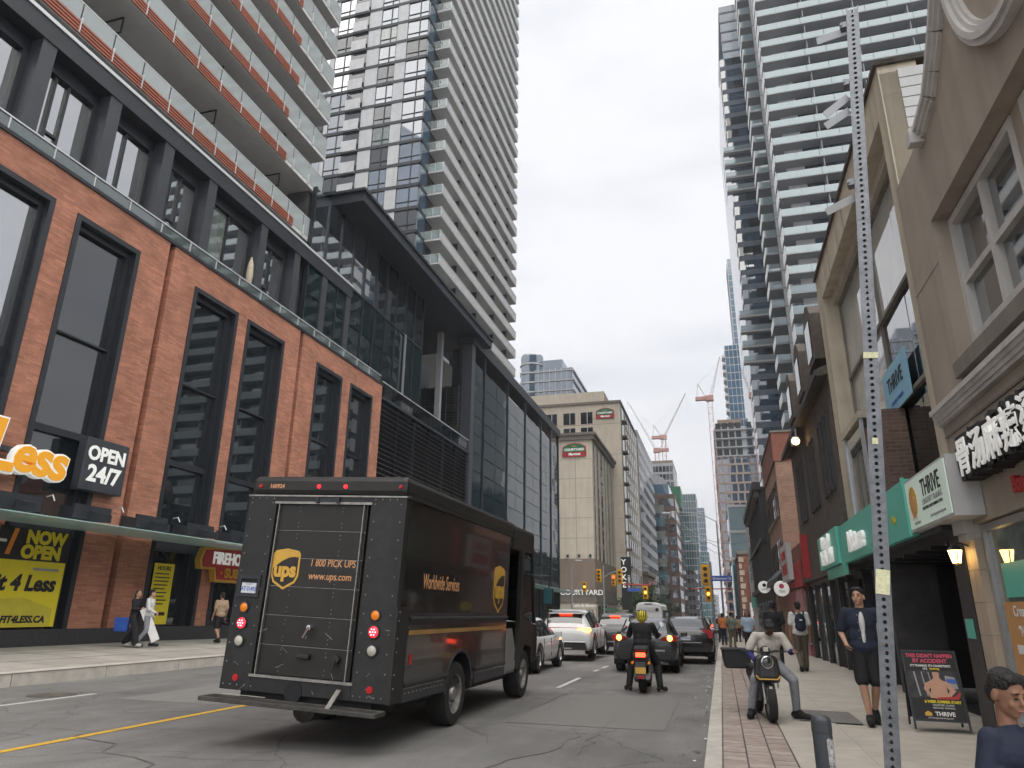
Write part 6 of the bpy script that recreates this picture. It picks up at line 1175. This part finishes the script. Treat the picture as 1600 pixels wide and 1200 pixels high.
# ================================================================ motor scooter (ridden, seen from behind)
mat('moto_black', (.015,.015,.016), .4, var=.2, vscale=12, coat=.3); mat('plate_gold', (.55,.32,.05), .5, var=.1)
def moto_wheel(parent, y, z, r, w_, m='steel_worn'):
    b = MB(); b.lathe([(r*.62, -w_/2), (r*.9, -w_/2), (r, -w_/4), (r, w_/4), (r*.9, w_/2), (r*.62, w_/2)], (0, y, z), 'x', 28); t = b.build('wheel', 'rubber', parent, smooth=True); b = MB(); b.lathe([(r*.63, -w_*.4), (r*.2, -w_*.3), (r*.2, w_*.3), (r*.63, w_*.4)], (0, y, z), 'x', 16); b.build('rim', m, t)
mo = thing('motor_scooter', 'black motor scooter with lit red tail lamp stopped behind the dark sedan', 'motorcycle', (0, 0, 0))
moto_wheel(mo, 0, .29, .29, .15); moto_wheel(mo, 1.35, .29, .29, .13)
b = MB(); b.prism([(-.28, .52), (-.34, .74), (-.15, .86), (.45, .80), (.62, .62), (.95, .48), (1.0, .34), (.2, .34), (.05, .5)], 'x', -.16, .16); b.build('body', 'moto_black', mo, bevel=.05); b = MB(); b.prism([(1.0, .34), (.98, .6), (1.12, 1.0), (1.22, 1.02), (1.16, .5)], 'x', -.20, .20); b.build('leg_shield', 'moto_black', mo, bevel=.04); b = MB(); b.prism([(-.32, .80), (.48, .84), (.50, .90), (-.05, .93), (-.36, .88)], 'x', -.15, .15); b.build('seat', 'car_plastic', mo, bevel=.03)
MB().obox((0, -.36, .755), (.20, .05, .085)).build('tail_lamp', 'tail_lit', mo, bevel=.01); b = MB(); b.prism([(-.40, .62), (-.46, .30), (-.43, .30), (-.32, .62)], 'x', -.10, .10); b.build('rear_mudguard', 'moto_black', mo); p = MB().obox((0, -.455, .46), (.21, .012, .12), (math.radians(-10), 0, 0)).build('licence_plate', 'plate_gold', mo); MB().obox((0, -.46, .335), (.12, .01, .06)).build('reflector', 'red_dot', mo)
for s_ in (-1, 1):
    b = MB(); b.tube([(s_*.14, 0, .3), (s_*.14, -.05, .68)], .03, 8); b.build('shock', 'steel_worn', mo); b = MB(); b.tube([(0, 1.12, 1.06), (s_*.18, 1.06, 1.12), (s_*.36, .98, 1.10)], .018, 6); b.build('handlebar', 'moto_black', mo); b = MB(); b.tube([(s_*.24, 1.04, 1.1), (s_*.34, 1.02, 1.3)], .008, 5); b.build('mirror_stem', 'moto_black', mo); MB().lathe([(0, -.01), (.055, -.01), (.06, .01), (0, .02)], (s_*.37, 1.02, 1.34), 'y', 14).build('mirror', 'chrome', mo); MB().lathe([(0, -.40), (.028, -.39), (.03, -.34)], (s_*.17, 0, .60), 'y', 8).build('turn_signal', 'amber_lens', mo)
b = MB(); b.cyl((.13, -.35, .33), (.13, .3, .36), .055, .045, 10); b.build('exhaust', 'steel_worn', mo); b = MB(); b.box(-.18, .18, -.02, .2, .2, .42); b.build('engine', 'rust_step', mo, bevel=.04); b = MB(); b.tube([(0, 1.14, 1.0), (0, 1.35, .29)], .04, 8); b.build('fork', 'moto_black', mo)
place(mo, (-1.68, 15.95, 0), rz=math.radians(1))
# ================================================================ delivery e-bike on the pavement (seen from the front; front is -y)
eb = thing('electric_moped', 'black electric moped with round headlamp and delivery box on the right pavement', 'motorcycle', (0, 0, 0))
moto_wheel(eb, 0, .28, .28, .13); moto_wheel(eb, 1.3, .28, .28, .13)
b = MB(); b.tube([(.08, 0, .28), (.08, .14, .72)], .026, 8); b.tube([(-.08, 0, .28), (-.08, .14, .72)], .026, 8); b.build('fork', 'steel_worn', eb); b = MB(); b.prism([(-.20, .36), (-.13, .52), (.03, .585), (.2, .52), (.29, .36), (.25, .36), (.17, .49), (.03, .545), (-.10, .49), (-.16, .36)], 'x', -.075, .075); b.build('front_mudguard', 'moto_black', eb); pc('mudguard_badge', 'white_lens', eb, -.025, .025, -.135, -.125, .5, .56)
b = MB(); b.prism([(-.19, .60), (.19, .60), (.215, .74), (.18, 1.0), (.10, 1.05), (-.10, 1.05), (-.18, 1.0), (-.215, .74)], 'y', .02, .17); b.build('front_shield', 'moto_black', eb, bevel=.04); b = MB(); b.prism([(-.12, .70), (.12, .70), (.10, .93), (-.10, .93)], 'y', .0, .03); b.build('shield_panel', 'charcoal_light', eb, bevel=.01)
o = MB().lathe([(.10, .01), (.10, -.03), (.085, -.035), (.075, -.01)], (0, 0, .93), 'y', 24).build('headlamp_ring', 'chrome', eb, smooth=True); MB().lathe([(0, -.02), (.05, -.015), (.078, .0)], (0, 0, .93), 'y', 20).build('headlamp', 'car_glass', o); b = MB(); b.tube([(-.2, .0, .72), (-.15, -.01, .66), (.15, -.01, .66), (.2, .0, .72)], .012, 6); b.build('gold_trim', 'gold_print', eb); b = MB(); b.lathe([(0, .0), (.07, .02), (.09, .08), (.08, .14)], (0, .02, 1.10), 'y', 14); b.build('dash_pod', 'moto_black', eb); pc('dash_badge', 'white_lens', eb, -.04, .04, .0, .012, 1.10, 1.17)
for s_ in (-1, 1): b = MB(); b.tube([(0, .16, 1.06), (s_*.18, .20, 1.10), (s_*.36, .30, 1.09)], .017, 6); b.build('handlebar', 'moto_black', eb); b = MB(); b.tube([(s_*.22, .16, 1.10), (s_*.30, .10, 1.09), (s_*.38, .2, 1.10)], .008, 5); b.build('brake_lever', 'black_metal', eb)
b = MB(); b.prism([(.2, .30), (.9, .28), (1.15, .5), (1.5, .62), (1.5, .76), (.75, .76), (.62, .42), (.28, .40), (.18, .7)], 'x', -.14, .14); b.build('body', 'moto_black', eb, bevel=.04); b = MB(); b.prism([(.68, .74), (1.5, .78), (1.5, .84), (.7, .82)], 'x', -.14, .14); b.build('seat', 'car_plastic', eb, bevel=.03); mat('box_black', (.02,.02,.022), .75, var=.3, vscale=10)
b = MB(); b.tube([(.2, .3, .5), (.22, .5, .95), (.2, .9, .9)], .014, 6); b.build('side_bar', 'steel_worn', eb)
place(eb, (.57, 11.15, .165), rz=math.radians(7), s=.83)
bx_ = thing('delivery_box', 'black open delivery box strapped behind the moped rider', 'box', (0, 0, 0)); b = MB(); b.prism([(-.24, .0), (.24, .0), (.29, .36), (-.29, .36)], 'y', -.22, .22); b.build('box', 'box_black', bx_, bevel=.03); b = MB(); b.box(-.30, .30, -.24, .24, .34, .39); b.build('rim', 'car_plastic', bx_, bevel=.02); b = MB(); b.tube([(.2, -.22, .02), (.26, -.3, -.35), (.3, -.32, -.52)], .014, 5); b.build('strap', 'box_black', bx_); place(bx_, (.18, 12.4, .77), rz=math.radians(5), s=.76)
# ================================================================ people
for n_, c_ in (('skin_light', (.50,.30,.21)), ('skin_tan', (.38,.21,.135)), ('skin_brown', (.26,.135,.085)), ('skin_dark', (.12,.065,.042))): mat(n_, c_, .55, var=.08, vscale=12)
for n_, c_ in (('hair_black', (.010,.009,.009)), ('navy_cloth', (.014,.020,.042)), ('black_cloth', (.012,.012,.014)), ('white_cloth', (.62,.62,.61)), ('cream_cloth', (.52,.49,.44)), ('grey_cloth', (.26,.27,.30)), ('olive_cloth', (.10,.085,.06)), ('tan_cloth', (.36,.26,.17)), ('blue_cloth', (.03,.10,.45)), ('pale_blue_cloth', (.35,.45,.58)), ('orange_cloth', (.5,.16,.05)), ('green_cloth', (.12,.14,.11)), ('sleeve_blue', (.03,.03,.16)), ('shoe_black', (.012,.012,.013)), ('shoe_white', (.5,.5,.48)), ('shoe_sole', (.45,.44,.42)), ('helmet_yellow', (.62,.52,.04)), ('lips', (.33,.12,.10)), ('eye', (.02,.015,.012))): mat(n_, c_, .85 if 'hair' not in n_ else .5, var=.2 if 'hair' not in n_ else .5, vscale=18 if 'hair' not in n_ else 60, bump=.45 if 'cloth' in n_ else (.9 if 'hair' in n_ else 0), bscale=11 if 'cloth' in n_ else 75)
def V3(p): return Vector(p)
class Blob:
    def __init__(s, k=1.): s.b = MB(); s.k = k
    def cap(s, p0, r0, p1, r1, n=12):               # tapered limb with round ends
        p0, p1 = V3(p0), V3(p1); d = (p1-p0); L_ = max(d.length, 1e-5); q = d.to_track_quat('Z', 'Y'); prof = []
        for k in range(5): a = -math.pi/2+k*math.pi/8; prof.append((r0*math.cos(a), r0*math.sin(a)))
        for k in range(5): a = k*math.pi/8; prof.append((r1*math.cos(a), L_+r1*math.sin(a)))
        k0 = len(s.b.v); prof = [(max(r, .0008), h) for r, h in prof]
        for r, h in prof:
            for i in range(n): t = 2*math.pi*i/n; s.b.v.append(tuple(p0+q@Vector((r*math.cos(t), r*math.sin(t), h))))
        m = len(prof)
        for j in range(m-1):
            for i in range(n): s.b.f.append((k0+j*n+i, k0+j*n+(i+1) % n, k0+(j+1)*n+(i+1) % n, k0+(j+1)*n+i)); s.b.m.append(0)
        s.b.f += [tuple(k0+i for i in range(n-1, -1, -1)), tuple(k0+(m-1)*n+i for i in range(n))]; s.b.m += [0, 0]; return s
    def ell(s, c, r, rot=(0,0,0), n=14):
        if isinstance(rot, Euler) and s.k != 1: r = [q*s.k for q in r]
        E_ = Euler(rot).to_matrix(); k0 = len(s.b.v); m = 9
        for j in range(m+1):
            a = -math.pi/2+math.pi*j/m; a = max(min(a, 1.54), -1.54)
            for i in range(n): t = 2*math.pi*i/n; s.b.v.append(tuple(V3(c)+E_@Vector((r[0]*math.cos(a)*math.cos(t), r[1]*math.cos(a)*math.sin(t), r[2]*math.sin(a)))))
        for j in range(m):
            for i in range(n): s.b.f.append((k0+j*n+i, k0+j*n+(i+1) % n, k0+(j+1)*n+(i+1) % n, k0+(j+1)*n+i)); s.b.m.append(0)
        s.b.f += [tuple(k0+i for i in range(n-1, -1, -1)), tuple(k0+m*n+i for i in range(n))]; s.b.m += [0, 0]; return s
    def make(s, name, m, parent, vox=.012, it=4):
        me = s.b.mesh(name, m, True); o = bpy.data.objects.new(name, me); r = o.modifiers.new('r', 'REMESH'); r.mode = 'VOXEL'; r.voxel_size = vox; r.use_smooth_shade = True
        if it: q = o.modifiers.new('s', 'SMOOTH'); q.iterations = it; q.factor = .5
        me2 = bake(o); bpy.data.objects.remove(o); me2.materials.clear(); me2.materials.append(M(m)); me2.polygons.foreach_set('material_index', [0]*len(me2.polygons)); me2.polygons.foreach_set('use_smooth', [True]*len(me2.polygons))
        return inst(name, me2, parent, Matrix.Identity(4))
def hand(B, wr_, el, s_, k=1., curl=.5, thumb_dir=None):
    w_, e = V3(wr_), V3(el); d = (w_-e).normalized(); side = V3((0, 1, 0)) - d*d.y
    side = side.normalized() if side.length > .2 else V3((1, 0, 0)); nrm = d.cross(side).normalized()*s_
    palm = w_+d*.045*k; B.cap(w_, .024*k, palm+d*.03*k, .03*k); B.ell(palm+d*.01*k, (.022*k, .04*k, .045*k), tuple(d.to_track_quat('Z', 'Y').to_euler()))
    for i, (o_, ln) in enumerate(((-.033, .062), (-.011, .075), (.011, .07), (.031, .055))):
        a = palm+d*.038*k+side*o_*k; m1 = a+(d*math.cos(curl*.6)+nrm*math.sin(curl*.6))*ln*.55*k; m2 = m1+(d*math.cos(curl*1.7)+nrm*math.sin(curl*1.7))*ln*.5*k; B.cap(a, .0095*k, m1, .009*k, 8); B.cap(m1, .009*k, m2, .0075*k, 8)
    a = palm-side*.03*k-d*.01*k; m1 = a-side*.025*k+d*.03*k+nrm*.012*k; B.cap(a, .012*k, m1, .010*k, 8); B.cap(m1, .010*k, m1+d*.03*k+nrm*.012*k, .008*k, 8)
def person(label, J, H=1.72, skin='skin_light', top='white_cloth', bottom='black_cloth', hair='hair_black', shoes='shoe_black', sleeve='short', legs='long', vox=.014, yaw=0., nod=0., loc=(0,0,0), rz=0, name='person', hairstyle='short', fem=False, group=None, build=1., inner=None, hands=True, face=True, scale=None, hk=1.):
    """J overrides joints (metres for a 1.72 m figure facing +y); s mirrors: L has x<0."""
    D = dict(pelvis=(0, 0, .93), chest=(0, .0, 1.28), neck=(0, .0, 1.46), head=(0, .02, 1.60), shL=(-.185, 0, 1.40), shR=(.185, 0, 1.40), elL=(-.23, -.02, 1.12), elR=(.23, -.02, 1.12), wrL=(-.24, .06, .88), wrR=(.24, .06, .88), hpL=(-.09, 0, .90), hpR=(.09, 0, .90), knL=(-.10, .02, .49), knR=(.10, .02, .49), anL=(-.11, -.02, .085), anR=(.11, -.02, .085), toL=(-.13, .15, .03), toR=(.13, .15, .03))
    D.update(J); P = {k: V3(v) for k, v in D.items()}; t = thing(name, label, 'person', (0, 0, 0), group); k = build
    hd = P['head']; HR = Euler((nod, 0, yaw)).to_matrix(); hp = lambda x, y, z: hd+HR@Vector((x*hk, y*hk, z*hk)); he = Euler((nod, 0, yaw))
    B = Blob(hk); B.ell(hp(0, -.008, .02), (.074, .092, .105), he); B.ell(hp(0, .022, -.045), (.058, .068, .072), he); B.ell(hp(0, .058, -.085), (.03, .026, .026), he)
    if face: B.cap(hp(0, .080, .02), .010, hp(0, .102, -.018), .014, 8); B.ell(hp(0, .082, -.055), (.024, .014, .010), he)
    for s_ in (-1, 1):
        B.ell(hp(s_*.077, -.01, -.012), (.010, .020, .032), he)
        if face: B.ell(hp(s_*.033, .066, -.03), (.022, .02, .026), he); B.ell(hp(s_*.03, .078, .034), (.022, .012, .008), he)
    B.cap(hp(0, -.012, -.06), .055, P['neck']-V3((0, .01, .04)), .06); ch, pe = P['chest'], P['pelvis']; wch = .155*k if not fem else .135*k
    B.ell(ch, (wch, .10*k, .17)); B.ell((ch+pe)/2, (.125*k, .09*k, .2)); B.ell(pe, (.145*k, .105*k, .13)); B.cap(P['shL'], .052, P['shR'], .052)
    for s_ in 'LR':
        B.cap(P['sh'+s_], .05*k, P['el'+s_], .040*k); B.cap(P['el'+s_], .039*k, P['wr'+s_], .026); B.cap(P['hp'+s_], .082*k, P['kn'+s_], .055*k); m = P['kn'+s_].lerp(P['an'+s_], .3)-V3((0, .012, 0)); B.cap(P['kn'+s_], .052, m, .054*k); B.cap(m, .054*k, P['an'+s_], .034); B.cap(P['an'+s_], .035, P['to'+s_], .028)
        if hands: hand(B, P['wr'+s_], P['el'+s_], 1 if s_ == 'L' else -1)
        else: B.ell(P['wr'+s_]+(P['wr'+s_]-P['el'+s_]).normalized()*.07, (.03, .035, .07))
    body = B.make('body', skin, t, vox if hands is False or vox > .012 else .0085, 2)
    if face:
        for s_ in (-1, 1): E_ = Blob(hk); E_.ell(hp(s_*.031, .0865, .008), (.015, .006, .0055), he, 10); inst('eye', E_.b.mesh('eye', 'eye'), body, Matrix.Identity(4)); E_ = Blob(hk); E_.ell(hp(s_*.032, .089, .036), (.021, .005, .005), he, 8); inst('eyebrow', E_.b.mesh('eyebrow', 'hair_black'), body, Matrix.Identity(4))
        E_ = Blob(hk); E_.ell(hp(0, .0945, -.055), (.022, .006, .007), he, 10); inst('mouth', E_.b.mesh('mouth', 'lips'), body, Matrix.Identity(4))
    Hh = Blob(hk); Hh.ell(hp(0, -.030, .050), (.081, .088, .088), he)
    if hairstyle == 'short': Hh.ell(hp(0, -.055, .0), (.076, .062, .085), he); Hh.ell(hp(.025, .040, .098), (.052, .040, .030), he); Hh.ell(hp(-.028, .036, .095), (.046, .044, .032), he); Hh.ell(hp(.058, .02, .07), (.024, .04, .04), he); Hh.ell(hp(-.058, .02, .07), (.024, .04, .04), he)
    elif hairstyle == 'long': Hh.ell(hp(0, -.06, -.03), (.085, .06, .14), he); Hh.cap(hp(-.07, -.03, .02), .03, hp(-.085, -.04, -.2), .025); Hh.cap(hp(.07, -.03, .02), .03, hp(.085, -.04, -.2), .025)
    if hairstyle != 'none': Hh.make('hair', hair, t, min(vox, .012), 2)
    # clothes
    C_ = Blob(); g_ = .022
    C_.ell(ch+V3((0, 0, -.01)), (wch+g_+.012, .115*k+g_*.6, .175)); C_.ell((ch+pe)/2, ((.14 if fem else .158)*k+g_, .10*k+g_, .2)); C_.ell(pe+V3((0, 0, .03 if legs != 'wide' else .06)), ((.168 if legs != 'wide' else .15)*k+g_, .122*k+g_, .13)); C_.cap(P['shL']+V3((0, 0, -.004)), .062, P['shR']+V3((0, 0, -.004)), .062); C_.cap(P['neck']-V3((0, 0, .03)), .062, P['chest'], .08)
    for s_ in 'LR':
        sh, el, wr_ = P['sh'+s_], P['el'+s_], P['wr'+s_]
        if sleeve == 'short': C_.cap(sh, .066*k, sh.lerp(el, .78), .070*k)
        elif sleeve == 'long': C_.cap(sh, .066*k, el, .056*k); C_.cap(el, .056*k, el.lerp(wr_, .92), .042)
        else: C_.cap(sh, .06*k, sh.lerp(el, .15), .055*k)
    shirt = C_.make('shirt', top, t, vox)
    if inner:
        I_ = Blob(); I_.ell(ch+V3((0, .062*k+.055, -.02)), (.038, .03, .15)); I_.ell((ch+pe)/2+V3((0, .06*k+.055, -.0)), (.026, .02, .15)); I_.make('undershirt', inner, t, .008, 1)
    T_ = Blob(); T_.ell(pe+V3((0, 0, -.02)), (.150*k+.012, .108*k+.014, .12))
    for s_ in 'LR':
        h_, kn, an = P['hp'+s_], P['kn'+s_], P['an'+s_]
        if legs == 'long': T_.cap(h_, .098*k, kn, .074*k); T_.cap(kn, .074*k, an+V3((0, 0, .02)), .060*k)
        elif legs == 'wide': T_.cap(h_, .105*k, kn, .10*k); T_.cap(kn, .10*k, an+V3((0, 0, .02)), .105*k)
        else: T_.cap(h_, .102*k, h_.lerp(kn, .88), .092*k)
    T_.make('shorts' if legs == 'short' else 'trousers', bottom, t, vox)
    for s_ in 'LR':
        S_ = Blob(); an, to = P['an'+s_], P['to'+s_]; hl = an+(an-to).normalized()*.05; hl.z = to.z+.015; d = (to-hl); S_.cap(hl+V3((0, 0, .012)), .052, to+V3((0, .02, .012)), .050); S_.cap(an+V3((0, 0, -.005)), .054, hl.lerp(to, .55)+V3((0, 0, .02)), .056); S_.cap(hl+V3((0, 0, -.01)), .034, to+V3((0, 0, -.006)), .03); S_.make('shoe', shoes, t, min(vox, .012), 2)
    place(t, loc, rz, s=(scale or H/1.72)); return t, P, hp, he, body
# --- man walking towards the camera in an open navy shirt
m_, P, hp, he, body = person('man in open navy shirt, white tee and black shorts walking towards the camera', dict(pelvis=(0, 0, .93), hpL=(-.09, 0, .90), hpR=(.09, 0, .90), knR=(.085, .14, .50), anR=(.05, .08, .09), toR=(.055, .24, .03), knL=(-.075, .05, .49), anL=(-.03, -.20, .14), toL=(-.035, -.06, .035), elR=(.27, -.07, 1.13), wrR=(.23, .15, 1.0), elL=(-.25, -.06, 1.12), wrL=(-.22, .10, .90)), 1.78, 'skin_light', 'navy_cloth', 'black_cloth', sleeve='short', legs='short', vox=.011, yaw=-.35, nod=.03, loc=(1.9, 11.4, .175), rz=math.pi-.12, inner='white_cloth', build=1.02)
for i in range(5): pc('shirt_button', 'white_print', m_, .045, .053, .142-.012*abs(i-2), .15-.012*abs(i-2)+.002, 1.36-i*.1, 1.368-i*.1)
ph = tag(MB().obox((0, 0, 0), (.075, .15, .01)).build('phone', 'black_print', bevel=.004), 'black phone held in the hand of the man in the navy shirt', 'phone'); place(ph, (1.66, 11.17, 1.16), rz=.5, rx=.3)
pk = tag(MB().obox((0, 0, 0), (.10, .05, .20)).build('carton', 'panel_light', bevel=.004), 'small white and blue carton under the arm of the man in navy', 'carton'); place(pk, (2.13, 11.35, 1.38), rz=.3)
# --- child at the right edge
kd, P, hp, he, body = person('young boy in a dark long sleeved top looking down at his hands, right edge', dict(chest=(0, 0, 1.2), shL=(-.165, 0, 1.29), shR=(.165, 0, 1.29), neck=(0, .0, 1.37), head=(0, .03, 1.55), elL=(-.24, .02, 1.07), wrL=(-.03, .21, 1.09), elR=(.25, -.0, 1.08), wrR=(.05, .24, 1.07)), 1.2, 'skin_brown', 'navy_cloth', 'black_cloth', sleeve='long', legs='long', vox=.011, yaw=0, nod=-.30, loc=(1.21, 3.95, .16), rz=math.pi+.5, build=1.05, hk=1.16)
# --- moped rider, sitting, head bowed
sr, P, hp, he, body = person('rider in cream shirt bent over the electric moped, head down', dict(pelvis=(0, 0, .80), chest=(0, .12, 1.08), neck=(0, .22, 1.23), head=(0, .31, 1.30), shL=(-.20, .16, 1.18), shR=(.20, .16, 1.18), elL=(-.31, .22, .95), wrL=(-.30, .46, .97), elR=(.33, .18, .95), wrR=(.25, .38, .80), hpL=(-.10, .02, .76), hpR=(.10, .02, .76), knL=(-.27, .38, .56), knR=(.29, .38, .56), anL=(-.30, .25, .12), anR=(.36, .24, .12), toL=(-.44, .38, .035), toR=(.42, .40, .035)), 1.62, 'skin_dark', 'cream_cloth', 'grey_cloth', sleeve='short', legs='long', vox=.012, nod=-.95, loc=(.63, 11.85, .16), rz=math.pi+.12)
for s_ in 'LR': sv = Blob(); sv.cap(P['sh'+s_].lerp(P['el'+s_], .75), .052, P['el'+s_], .05); sv.cap(P['el'+s_], .05, P['el'+s_].lerp(P['wr'+s_], .85), .038); sv.make('arm_sleeve', 'sleeve_blue', sr, .012)
# --- motor scooter rider from behind
mr, P, hp, he, body = person('motor scooter rider in black jacket and yellow helmet seen from behind', dict(pelvis=(0, 0, .92), chest=(0, .03, 1.20), neck=(0, .06, 1.34), head=(0, .10, 1.45), shL=(-.21, .04, 1.30), shR=(.21, .04, 1.30), elL=(-.30, .18, 1.10), wrL=(-.33, .44, 1.12), elR=(.30, .18, 1.10), wrR=(.33, .44, 1.12), hpL=(-.11, .02, .88), hpR=(.11, .02, .88), knL=(-.27, .25, .52), knR=(.27, .25, .52), anL=(-.32, .05, .10), anR=(.32, .05, .10), toL=(-.40, .19, .035), toR=(.42, .19, .035)), 1.74, 'skin_tan', 'black_cloth', 'black_cloth', sleeve='long', legs='long', vox=.013, loc=(-1.68, 16.2, .0), rz=.02, shoes='shoe_black', build=1.14, face=False, hairstyle='none')
for s_ in 'LR': S_ = Blob(); S_.cap(P['an'+s_]+V3((0, -.04, -.065)), .026, P['to'+s_]-V3((0, 0, .012)), .024); S_.make('sole', 'shoe_sole', mr, .01, 1)
hm = Blob(); hm.ell(hp(0, -.01, .05), (.125, .15, .115)); hm.ell(hp(0, -.05, .02), (.12, .11, .10)); ho = hm.make('helmet', 'helmet_yellow', mr, .01, 2)
for i in range(5): b = MB(); a = (i-2)*.036; b.tube([tuple(hp(a*1.2, -.165, .02)), tuple(hp(a*1.4, -.145, .10)), tuple(hp(a*1.2, -.06, .165)), tuple(hp(a, .05, .165))], .009, 5); b.build('helmet_vent', 'black_cloth', ho)
# --- couple on the left pavement, man at the sandwich shop
cw, P, *_ = person('woman in black top and wide black trousers carrying a blue bag on the left pavement', dict(knR=(.10, .16, .50), anR=(.10, .22, .10), toR=(.11, .38, .04), knL=(-.10, .05, .49), anL=(-.10, -.24, .13), toL=(-.10, -.10, .04), wrL=(-.23, .12, .92), elR=(.2, .05, 1.14), wrR=(.05, .2, 1.15)), 1.66, 'skin_light', 'black_cloth', 'black_cloth', sleeve='long', legs='wide', vox=.018, hairstyle='long', fem=True, loc=(-17.55, 18.75, .42), rz=-1.35, shoes='shoe_white', hands=False, yaw=-.4)
bg_ = tag(MB().prism([(-.2, 0), (.2, 0), (.23, .42), (-.23, .42)], 'y', -.07, .07).build('shopping_bag', 'blue_cloth', bevel=.03), 'bright blue shopping bag hanging from the arm of the woman in black', 'bag'); place(bg_, (-17.85, 18.62, .85), rz=.3)
cm, P, *_ = person('man in white hooded top and grey trousers carrying a white board on the left pavement', dict(knL=(-.10, .14, .50), anL=(-.10, .18, .10), toL=(-.11, .34, .04), knR=(.10, .04, .49), anR=(.10, -.2, .12), toR=(.10, -.05, .04), elR=(.24, .06, 1.12), wrR=(.14, .24, 1.02)), 1.70, 'skin_light', 'white_cloth', 'grey_cloth', sleeve='long', vox=.018, loc=(-17.25, 19.0, .41), rz=-1.2, hands=False, yaw=.4)
wb_ = tag(MB().prism([(-.28, .0), (-.05, -.06), (.25, .95), (.02, 1.02)], 'y', -.012, .012).build('foam_board', 'white_paint'), 'large white board carried by the man in the white hooded top', 'board'); place(wb_, (-16.93, 19.25, .72), rz=.9, ry=-.75)
fm, P, *_ = person('man in tan tee and black shorts walking past the sandwich shop', dict(knR=(.10, .20, .52), anR=(.10, .14, .11), toR=(.11, .30, .05), knL=(-.10, .02, .49), anL=(-.10, -.28, .16), toL=(-.1, -.15, .05)), 1.72, 'skin_tan', 'tan_cloth', 'black_cloth', legs='short', vox=.02, loc=(-17.2, 22.35, .4), rz=1.2, hands=False)
# --- pedestrians going away on the right
bk, P, hp, he, body = person('pedestrian in white tee and olive trousers wearing a navy backpack, walking away', dict(knL=(-.09, .05, .49), anL=(-.08, -.22, .14), toL=(-.08, -.08, .04), knR=(.09, .10, .5), anR=(.08, .10, .09), toR=(.09, .26, .03)), 1.76, 'skin_tan', 'white_cloth', 'olive_cloth', vox=.014, loc=(2.0, 21.2, .16), rz=.05, hands=False, build=1.08, legs='long', face=False)
K = Blob(); K.ell((0, -.19, 1.24), (.14, .085, .2)); K.ell((0, -.2, 1.1), (.145, .09, .13)); ko = K.make('backpack', 'navy_cloth', bk, .014)
for s_ in (-1, 1): b = MB(); b.tube([(s_*.1, -.16, 1.4), (s_*.12, -.06, 1.475), (s_*.13, .06, 1.46), (s_*.12, .14, 1.3)], .022, 6); b.build('strap', 'navy_cloth', ko)
pc('patch', 'white_print', ko, -.03, .04, -.29, -.285, 1.25, 1.28)
bd, P, *_ = person('pedestrian dressed all in black walking away beside the backpack wearer', dict(), 1.80, 'skin_dark', 'black_cloth', 'black_cloth', vox=.018, loc=(1.45, 22.6, .15), rz=.0, hands=False, build=1.1, sleeve='short', face=False)
far = [('pale_blue_cloth', 'black_cloth', .95, 30, 'distant pedestrian in a pale blue top'), ('green_cloth', 'olive_cloth', .45, 38, 'distant pedestrian in a grey green top'), ('orange_cloth', 'navy_cloth', .05, 44, 'distant pedestrian in an orange top near the kerb'), ('navy_cloth', 'black_cloth', -.1, 50, 'distant pedestrian in navy nearest the kerb'), ('tan_cloth', 'black_cloth', 1.0, 52, 'distant pedestrian in a tan top'), ('white_cloth', 'grey_cloth', 1.6, 46, 'distant pedestrian in white further from the kerb'), ('black_cloth', 'grey_cloth', .4, 60, 'distant pedestrian in a black top'), ('white_cloth', 'navy_cloth', 1.5, 64, 'farthest pedestrian in a white top')]
for i, (tp, bt, x, y, lb) in enumerate(far): person(lb, dict(knR=(.09, .1, .5), anL=(-.1, -.15, .11), toL=(-.1, 0, .04)), 1.66+.03*(i % 4), random.choice(('skin_light', 'skin_tan', 'skin_brown')), tp, bt, vox=.03, loc=(x, y, g(y)+.16), rz=random.uniform(-.3, .3) if i % 3 else math.pi, hands=False, face=False, group='distant pedestrians on the right pavement', hairstyle='long' if i % 3 == 0 else 'short')
# ================================================================ light summer haze
hz = bpy.data.materials.new('haze_air'); hz.use_nodes = True; nt = hz.node_tree; nt.nodes.clear()
pv = nt.nodes.new('ShaderNodeVolumePrincipled'); pv.inputs['Color'].default_value = (.86, .90, .96, 1); pv.inputs['Density'].default_value = .0005; pv.inputs['Anisotropy'].default_value = .2
nt.links.new(pv.outputs[0], nt.nodes.new('ShaderNodeOutputMaterial').inputs['Volume']); _mats['haze_air'] = hz
tag(MB().box(-710, 710, -60, 1420, -5, 180).build('haze', 'haze_air'), kind='stuff')
# ================================================================ tidy up
bpy.data.scenes.remove(_tmp)
